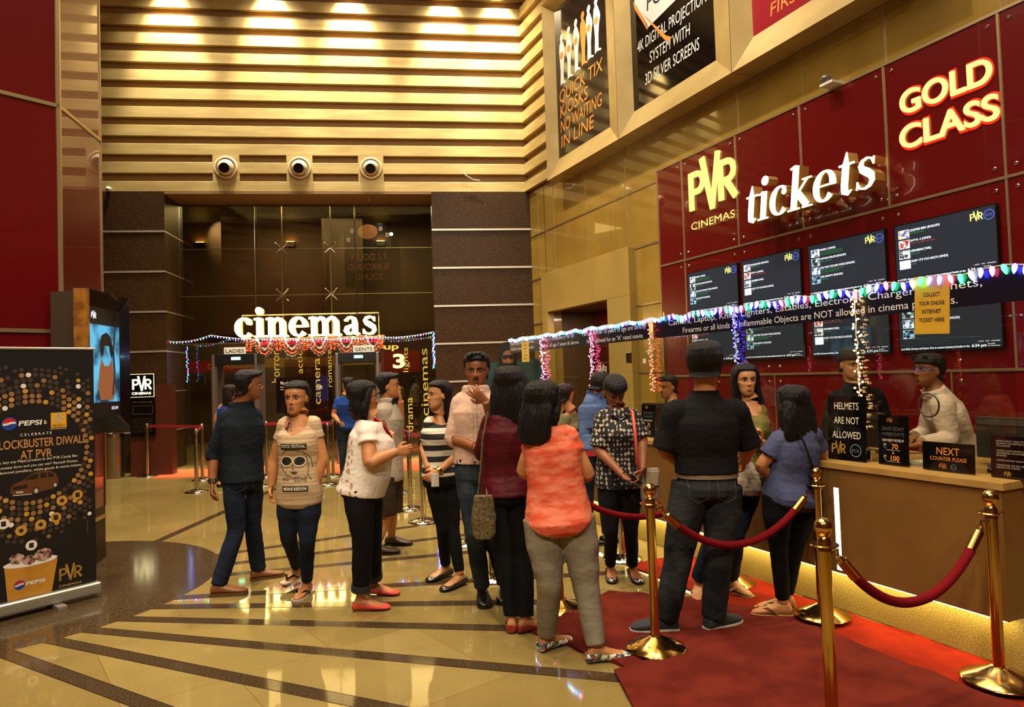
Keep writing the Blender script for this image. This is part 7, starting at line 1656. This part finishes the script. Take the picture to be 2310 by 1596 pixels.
I = person('cashier in white shirt and blue glasses leaning over the counter to the left', 4.98, dict(p=(2094, 836), yaw=-82, pitch=-4, s=1.0, glasses='#2a50c8'), [(2128, 908, -.13), (2110, 892, .13)], [(2140, 992, -.16), (2090, 975, .15)], [(2070, 1004, -.22), (2062, 990, .12)], hp, kn_, an_, body=-85, sex='m', skin='b',
    torso=dict(shw=.16, chest=.165), shirt=dict(m=cloth_m('cream_white_shirt', '#c8b09c', '#bca48e', 5, sheen=.1), sleeve=1.85, sw=.024, hem=-.02, collar=True, g=.016, wr=.008), pants=dict(m=BLK, r=(.09, .07, .06)), shoes=dict(type='shoe', m=BLACKG), hair=dict(style='short', quiff=.016, line=.05, g=.010), toes=(-85, -85),
    hands=(dict(dir=(-1, 0, -.1), palm=(0, 0, -1), thumb=(0, 1, 0), curl=.4), dict(dir=(-1, 0, .1), palm=(0, .3, -1), thumb=(0, -1, 0), curl=.5)))
hp, kn_, an_ = stand(1.80, 7.72)
I = person('cashier bending his head left of the tall black-shirted man', 7.62, dict(p=(1506, 874), yaw=-62, pitch=6, s=1.05), [(1486, 925), (1552, 922)], [(1474, 1000), (1560, 1000)], [(1480, 1020, -.25), (1540, 1020, -.25)], hp, kn_, an_, body=-35, sex='m', skin='a',
    shirt=dict(m=MATS['cashier_black'], sleeve=1.6, hem=-.02, collar=True), pants=dict(m=BLK), shoes=dict(type='shoe', m=BLACKG), hair=dict(style='short', quiff=.02, g=.010), toes=(-30, -30), voxel=.009)
# --- customers partly hidden farther off
hp, kn_, an_ = stand(.745, 6.45, .09, .4)
I = person('man in blue shirt bending over the counter behind the patterned blouse', 6.5, dict(p=(1356, 872), yaw=120, pitch=25, s=1.0), [(1326, 905, -.1), (1362, 898, .12)], [(1318, 985, -.1), (1385, 985, .2)], [(1342, 1020, .1), (1400, 1000, .3)], hp, kn_, an_, body=120, sex='m', skin='a',
    shirt=dict(m=cloth_m('mid_blue_shirt', '#46587e', '#506288', 5), sleeve=1.3, hem=-.05, collar=True, g=.02), pants=dict(m=JEANS), shoes=dict(type='shoe', m=BLACKG), hair=dict(style='short'), toes=(115, 125), faceon=False, voxel=.009)
hp, kn_, an_ = stand(.60, 7.50, .09, .4)
I = person('woman in olive top with her hair in a bun behind the orange top', 7.4, dict(p=(1276, 893), yaw=130, pitch=12, s=1.0), [(1270, 938, -.1), (1306, 935, .1)], [(1264, 1005, -.1), (1320, 1000, .1)], [(1290, 1030, .1), (1330, 1015, .2)], hp, kn_, an_, body=130, sex='f', skin='a',
    shirt=dict(m=cloth_m('olive_top', '#6a6444', '#746e4c', 5), sleeve=.8, hem=-.1), pants=dict(m=BLK), shoes=dict(type='flat', m=BLACKG), hair=dict(style='bun', brown=True), toes=(120, 130), faceon=False, voxel=.009)
hp, kn_, an_ = stand(-2.66, 10.95)
I = person('man in bright blue T-shirt by the right security gate', 10.9, dict(p=(784, 870), yaw=-130, s=1.0), [(759, 900), (806, 899)], [(753, 937, -.02), (812, 936)], [(764, 952, -.2), (805, 955, .2)], hp, kn_, an_, body=190, sex='m', skin='a',
    torso=dict(shw=.18), shirt=dict(m=cloth_m('royal_blue_tee', '#1c3a7c', '#224288', 5), sleeve=.55, hem=-.1), pants=dict(m=JEANSG), shoes=dict(type='shoe', m=BLACKG), hair=dict(style='short'), toes=(190, 190), faceon=False, voxel=.010)
hp, kn_, an_ = stand(-4.58, 10.85)
I = person('woman in sleeveless blue top with long hair beside the left security gate', 10.9, dict(p=(519, 886), yaw=175, s=.98), [(494, 915), (537, 915)], [(487, 950), (545, 950)], [(492, 985, .1), (540, 985, .1)], hp, kn_, an_, body=175, sex='f', skin='c',
    torso=dict(shw=.13), shirt=dict(m=cloth_m('cobalt_blue_top', '#1c2f6a', '#223676', 5), sleeve=0, hem=-.1), pants=dict(m=BLK), shoes=dict(type='flat', m=BLACKG), hair=dict(style='long', len=.24, w=.075, brown=True, locks=()), toes=(175, 175), faceon=False, voxel=.010)
